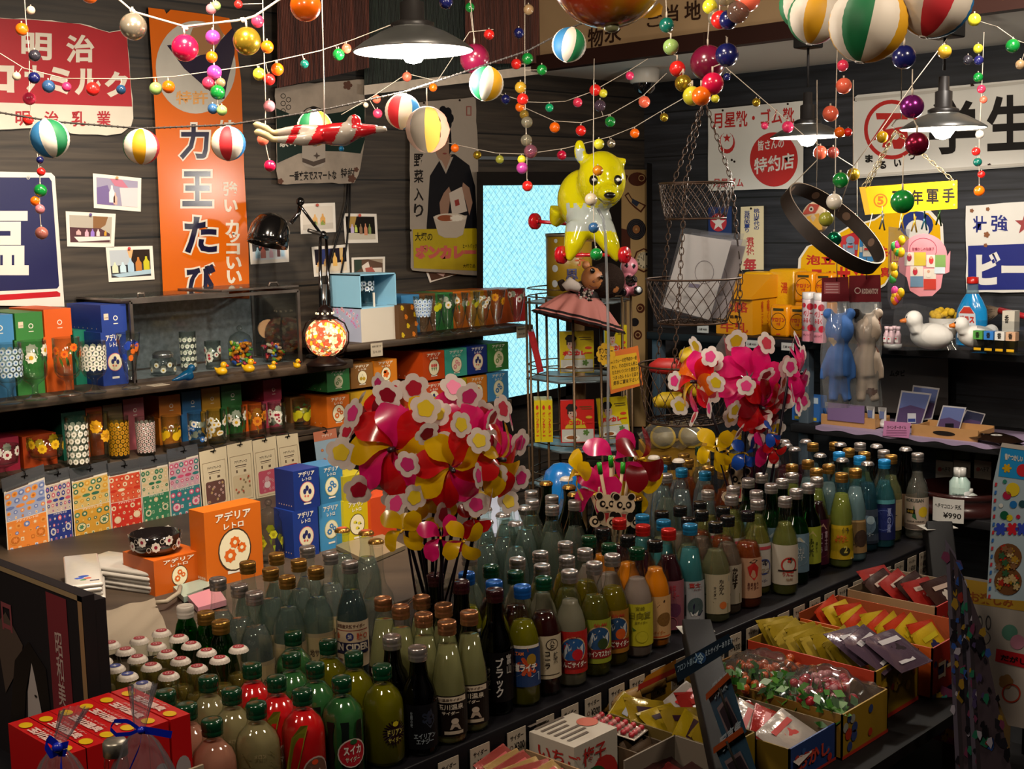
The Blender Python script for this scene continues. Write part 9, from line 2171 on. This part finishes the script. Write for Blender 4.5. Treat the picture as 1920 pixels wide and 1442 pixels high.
def d1(b):
 b.poly([(1878,835),(1960,848),(1960,905),(1872,893)],M('1a78b0',.4)); b.txt('昔なつかしい',1884,862,1918,850,M('b8b4ac',.4),bold=.05,sl=.15,z=.001); b.poly([(1876,838),(1960,850),(1960,842),(1879,830)],M('a8a098',.4),z=.001); b.flower(1888,878,9,M('b08a10',.4),k=6,z=.001); b.disc(1918,882,12,M('a82028',.4),z=.001)
 for x,y,r,cc in ((1899,918,13,'b8a020'),(1888,929,8,'8a1838'),(1900,946,7,'1a5c98'),(1883,966,8,'0c4a30'),(1893,971,6,'b0a018'),(1909,969,4,'981838'),(1884,903,4,'2a6a5c'),(1917,945,7,'1a3a40'),(1877,948,4,'b4b4b0')):b.disc(x,y,r,M(cc,.4),z=.001)
 for x,cc in ((1876,'2a3c98'),(1898,'a81c28'),(1916,'2a3c98')):b.flower(x,992,13,M(cc,.3),k=6,z=.001)
 for y in (1045,1090):b.disc(1890,y,26,M('5a3a20',.3),z=.001,n=20); rr=random.Random(y); [b.flower(1890+rr.uniform(-18,18),y+rr.uniform(-18,18),7,M(rr.choice(['8a6a20','2a4a30','8a2418','6a4a30','a08a60']),.35),k=5,z=.0015+i*.0001) for i in range(16)]
 for i in range(15):b.poly([(1866-i*.9,905+i*15),(1870-i*.9,905+i*15),(1869-i*.9,912+i*15),(1865-i*.9,912+i*15)],M(('a02830','2a5a98')[i % 2],.4),z=.001)
strip('hanging blue-topped toy strip with coloured balls at the right edge','toy_strip',2.2,[(1878,832),(1990,848),(1990,1132),(1850,1122),(1862,905)],'8a9aa4',d1)
def d2(b):
 b.poly([(1805,1085),(1960,1110),(1960,1152),(1812,1130)],M('a8842c',.4)); b.txt('お楽しみ',1818,1128,1900,1108,M('8a4a20',.4),bold=.03,sl=.15,z=.001)
 for s in (-7,9):b.ring(1844+s,1168,5,1.3,M('3a3a3c',.4),ry=14)
 b.ring(1842,1196,15,1.2,M('4a4a4c',.4),ry=14); b.disc(1893,1186,15,M('4a7464',.35)); b.disc(1908,1204,14,M('a06a7c',.35),z=.001)
 b.poly([(1868,1216),(1960,1236),(1960,1262),(1866,1240)],M('98141c',.4),z=.001); b.txt('だがし',1876,1238,1925,1226,M('1c1416',.4),bold=.04,sl=.2,z=.0014); b.flower(1886,1278,14,M('7a5a34',.4),k=5,z=.001,deep=.15); b.ring(1896,1300,18,3,M('98301c',.4),z=.001)
strip('white hanging bag printed with a rabbit and balloons, right edge','printed_bag',2.35,[(1805,1080),(1990,1110),(1990,1380),(1890,1360),(1850,1260)],'948c84',d2)
rr=random.Random(17)
for i in range(7):
 t=2.2-.05*i; x=1772+8*i; q=[(x,1010+18*i),(x+20,1040+22*i),(x+78,1450),(x+20,1450)]
 def d3(b,i=i,x=x):
  for j in range(34):
   u,v=rr.random(),rr.random(); X,Y=x+20*v+u*(20+38*v),1040+22*i+v*(390-22*i); q=rr.uniform(4,10)
   b.poly([(X+q*cos(a)*rr.uniform(.5,1.2),Y+1.6*q*sin(a)*rr.uniform(.5,1.2)) for a in (.3,1.4,2.9,4.1,5.2)],M(rr.choice(['5a2a40','26407a','205a44','7a6020','6a2420','3a3050','8a8490','141216','1c1a20']),.2),z=.001+j*1e-4)
 strip('dangling strip of shiny toy packets beside the thick post, '+(ORD[i]+' from the left'),'toy_strip',t,q,('4a4450','2a2428','3a3036','222026')[i % 4],d3,th=.006)
q=[(1765,1285),(1800,1300),(1795,1400),(1748,1385)]
strip('pink toy bag hanging left of the thick black post','toy_bag',2.42,q,'7a3a58',lambda b:[b.flower(rr.uniform(1760,1792),rr.uniform(1300,1385),8,M(rr.choice(['a83868','3a8a80','a88a30','5a4a98']),.3),k=5,z=.001+i*1e-4) for i in range(18)])
# ================================================================== lower left: poster box, red cartons, gift bags, white packages
z1=1.05; a,c=onZ(0,1045,z1),onZ(126,1126,z1); X0_=(a.x+c.x)/2; y0,y1=c.y,a.y+.08
root=thing('poster_box','black printed display box with a pale woman and red side band, lower left','box',(X0_,y0,ZT)); b=B(); KP=M('1e1a1c',.6)
b.box((X0_,y0,ZT),(X0_+.018,y1,z1),KP); b.at(FR((X0_-.0006,y1,ZT),UY,UZ,NX)); w,h=y1-y0,z1-ZT
b.rect(w-.105,0,w-.045,h*.96,M('6a2028',.5)); b.txt('昭\n和\n美\n人\n喜\n劇',w-.086,h*.05,w-.064,h*.78,M('a89088',.5),bold=.01,z=.001); b.rect(w-.012,0,w,h,M('8a6a48',.6)); b.rect(0,h*.975,w,h,M('8a7454',.6))
b.poly([(w-.20,0),(w-.15,0),(w-.145,.1),(w-.165,.17),(w-.185,.12)],M('a89c98',.5)); b.poly([(w-.17,.2),(w-.12,.17),(w-.11,.05),(w-.14,.1),(w-.165,.17),(w-.19,.12),(w-.22,.0),(w-.26,.03),(w-.22,.16)],M('0a080a',.3),z=.001); b.poly([(w-.26,.1),(w-.2,.16),(w-.19,.19),(w-.24,.23),(w-.28,.2)],M('4a3c34',.5),z=.0008)
b.txt('レトロ',w-.34,.2,w-.22,.25,M('7a3a40',.5),bold=.02,z=.001); b.disc(w-.168,.085,.003,M('3a2424',.5),z=.0015); b.disc(w-.158,.12,.004,INK,z=.0015,ry=.002); b.obj('printed_panel',root)
b=B(); b.box((X0_+.0185,y0+.003,ZT),(X0_+.036,y0+.09,z1-.01),KP); b.obj('folded_flap',root)
zr=.92; L0=onZ(180,1306,zr); L1=onZ(255,1372,zr); RC_=M('a80c10',.35); ys0,ys1=L1.y,L0.y
for i,px in enumerate((20,58,96,134,172,212)):
 x=onZ(px-4,1357-(px-20)*.31,zr).x; b=B(); w=.0285
 b.box((x,ys0,ZT),(x+w,ys1,zr),RC_); b.at(FR((x,ys1,zr+.0005),UY,(1,0,0),UZ)); L=ys1-ys0
 b.txt('玉川温泉',L*.28,w*.12,L*.78,w*.62,M('c8a8a0',.4),bold=.06); b.txt('れもんサイダー',L*.35,w*.68,L*.75,w*.84,M('b88a84',.4),bold=.02)
 for u,v in ((.17,.4),(.88,.35)):b.disc(L*u,w*v,.0105,M('c09a08',.4),ry=.008)
 b.at(FR((x,ys0-.0005,ZT),(1,0,0),UZ,UY)); b.disc(w/2,.1,.011,M('8a8284',.4),ry=.018)
 b.obj('soda_carton',o=(x,ys0,ZT),label='red narrow soda carton with yellow lemons, '+ordinal(i,6)+' of six, bottom left',cat='box',group='red lemon soda cartons')
b=B(); xk=onZ(-10,1400,.87).x; b.box((xk-.03,ys0-.03,ZT),(onZ(206,1310,zr).x+.04,ys0-.026,.86),M('8a7a64',.6)); b.obj('carton_tray',o=(xk,ys0,ZT),label='plain cardboard strip holding the red soda cartons',cat='box')
# two cellophane gift bags with blue bows
BLR=M('0a1c98',.3)
for lb,(nx,ny),(tx,ty),t,jar in (('cellophane gift bag with a knotted blue ribbon, bottom left corner',(108,1400),(140,1330),1.42,0),('cellophane gift bag with a looped blue bow around a jar',(262,1368),(268,1285),1.44,1)):
 n=dep(nx,ny,t); k=t/F; tp=dep(tx,ty,t+.02); root=thing('gift_bag',lb,'bag',Vector((n.x,n.y,n.z-.12)),'cellophane gift bags'); CF=GL('f0f0f4','c4c8d4',.08,.14,'a8a4a8')
 rr=random.Random(jar); b=B(); dn=(tp-n).normalized(); s1=RH; s2=FH
 b.grid(lambda u,v:n+(tp-n)*v+(s1*cos(2*pi*u)*(10+14*v)+s2*sin(2*pi*u)*(8+10*v))*k*(1+.18*sin(11*u*2*pi)*(.3+v)),40,6,CF)
 b.grid(lambda u,v:n-UZ*(.13*v)+(s1*cos(2*pi*u)*(10+92*v**.7)+s2*sin(2*pi*u)*(8+60*v**.7))*k*(1+.10*sin(13*u*2*pi+3*v)),60,8,CF); b.obj('cellophane',root)
 rb=lambda pts,w:b.grid(lambda u,v:[(lambda i,f:dep(*pts[i],t-.02).lerp(dep(*pts[min(i+1,len(pts)-1)],t-.02),f))(min(int(u*(len(pts)-1)),len(pts)-2),u*(len(pts)-1)-min(int(u*(len(pts)-1)),len(pts)-2))][0]+(RH*.25+UZ)*((v-.5)*w*k),3*len(pts),1,BLR)
 b=B()
 if jar:
  rb([(262,1368),(240,1352),(215,1352),(206,1366),(218,1378),(245,1376),(262,1368)],8); rb([(262,1368),(290,1372),(322,1378)],14); rb([(266,1372),(262,1400),(240,1450)],12); b.ball(dep(264,1370,t-.022),7*k,BLR,10,8)
 else:
  rb([(108,1398),(92,1385),(84,1396),(96,1416),(112,1408)],16); rb([(112,1400),(128,1396),(124,1412),(110,1412)],14); rb([(116,1408),(114,1430),(116,1460)],16); b.ball(dep(108,1402,t-.022),10*k,BLR,10,8)
 b.obj('ribbon',root)
 b=B(); q=dep(216,1402,t+.01) if jar else n-UZ*.07
 if jar:b.lathe([(22*k,-.08),(23*k,-.02),(20*k,-.008)],GLS,24,c=q); b.lathe([(23*k,-.008),(23*k,.006),(20*k,.009),(0,.0095)],M('8a8478',.35,.7),28,c=q); b.obj('jar',root)
 else:
  for i in range(16):b.ball(q+Vector((rr.uniform(-.03,.03),rr.uniform(-.03,.03),rr.uniform(-.03,.02))),.010,M(rr.choice(['b89a6a','a87c50','b0a080']),.5),8,6)
  o=b.obj('sweets',root); o['kind']='stuff'
# white bagged towels in two stacks, paper bag, flat pastel packs
WT=M('a8a29a',.3,coat=.4,bump=.3,scale=50)
A_,B_2,C_=onZ(170,1112,ZT+.05),onZ(240,1103,ZT+.05),onZ(105,1062,ZT+.05)
for s,(p,q,r,n) in enumerate(((onZ(163,1146,ZT),onZ(236,1138,ZT),onZ(92,1092,ZT),6),(onZ(240,1134,ZT),onZ(312,1106,ZT),onZ(176,1078,ZT),5))):
 u,v=(q-p),(r-p); u.z=v.z=0; pr=None; hh=.0096
 rr=random.Random(s)
 for i in range(n):
  c=p+(u+v)/2+UZ*(hh*(i+.5))+Vector((rr.uniform(-.005,.005),rr.uniform(-.005,.005),0)); lb='white bagged towel in the '+('left' if s==0 else 'right')+' stack on the back counter, '+('lowest' if i==0 else 'topmost' if i==n-1 else ORD[i]+' from the bottom'); rot=Matrix((u.normalized(),UZ.cross(u.normalized()),UZ)).transposed().to_euler(); rot.z+=rr.uniform(-.04,.04)
  if pr is None or i==n-1:
   b=B(); W1,L1_=u.length*.97,abs(v.dot(UZ.cross(u.normalized()))); b.box((-W1/2,-L1_/2,-hh*.52),(W1/2,L1_/2,hh*.48),WT,bev=.0045)
   if i==n-1:
    for x,y,rad,cc in ((.0,-.25,.011,'1c3c90'),(-.12,-.3,.010,'2c4a98'),(.1,-.32,.008,'a84030'),(-.02,-.36,.007,'2c6a3c')):b.disc(x*W1,y*L1_,rad,M(cc if s==0 else ('a84a28','b05a30','3a6a30','a83a30')[int(rad*1000) % 4],.4),ry=rad*.7,z=hh*.5)
    b.rect(W1*.15,-L1_*.42,W1*.4,-L1_*.39,M('3a3a48',.4),z=hh*.5)
   pr=b.obj('bagged_towel',loc=c,label=lb,cat='towel',group='bagged white towels'); pr.rotation_euler=rot
  else:dup(pr,c,rot,lb)
pts=[onZ(x,y,ZT+.004) for x,y in ((165,1160),(290,1128),(345,1170),(330,1230),(200,1240))]; cc=sum(pts,Vector())/5
b=B(); rr=random.Random(5); b.grid(lambda u,v:(pts[0].lerp(pts[1],u)).lerp(pts[4].lerp(pts[3],u),v)+UZ*(.008+.006*sin(5*u+4*v)*sin(5*v)+.002*sin(13*u+17*v)),30,20,M('6e6252',.8)); root=thing('cloth_bag','crumpled beige cloth bag lying behind the small capped bottles','bag',cc); b.obj('fabric',root)
b=B(); b.tube([onZ(x,y,ZT+.02) for x,y in ((292,1130),(312,1128),(335,1112),(338,1100))],.005,M('7c705e',.7),8); b.obj('handle',root)
for i,(q,c,lb) in enumerate((([(325,1110),(395,1090),(420,1105),(345,1130)],'7c8c80','flat pale green packet on the back counter'),([(350,1125),(405,1105),(425,1135),(372,1150)],'a8707c','flat pink packet on the back counter'))):
 P4=[onZ(x,y,ZT+.004) for x,y in q]; b=B(); b.add([tuple(p) for p in P4]+[tuple(p+UZ*.012) for p in P4],[[3,2,1,0],[4,5,6,7]]+[[j,(j+1) % 4,4+(j+1) % 4,4+j] for j in range(4)],M(c,.3,coat=.3)); b.obj('flat_packet',o=P4[0],label=lb,cat='packet')
for i,q in enumerate(([(895,925),(960,935),(985,1000),(905,1010)],[(630,1030),(700,1000),(760,1030),(690,1060)])):
 P4=[onZ(x,y,ZT+.002) for x,y in q]; b=B(); b.add([tuple(p) for p in P4]+[tuple(p+UZ*.01) for p in P4],[[3,2,1,0],[4,5,6,7]]+[[j,(j+1) % 4,4+(j+1) % 4,4+j] for j in range(4)],M(('9aa0b4','7a6c54')[i],.4)); b.obj('paper_stack',o=P4[0],label=('pale blue paper sheets behind the clear bottles','tan paper folders beside the yellow gift boxes')[i],cat='paper')
# ================================================================== clean-up of helper properties
for o in bpy.data.objects:
 if '_o' in o:del o['_o']
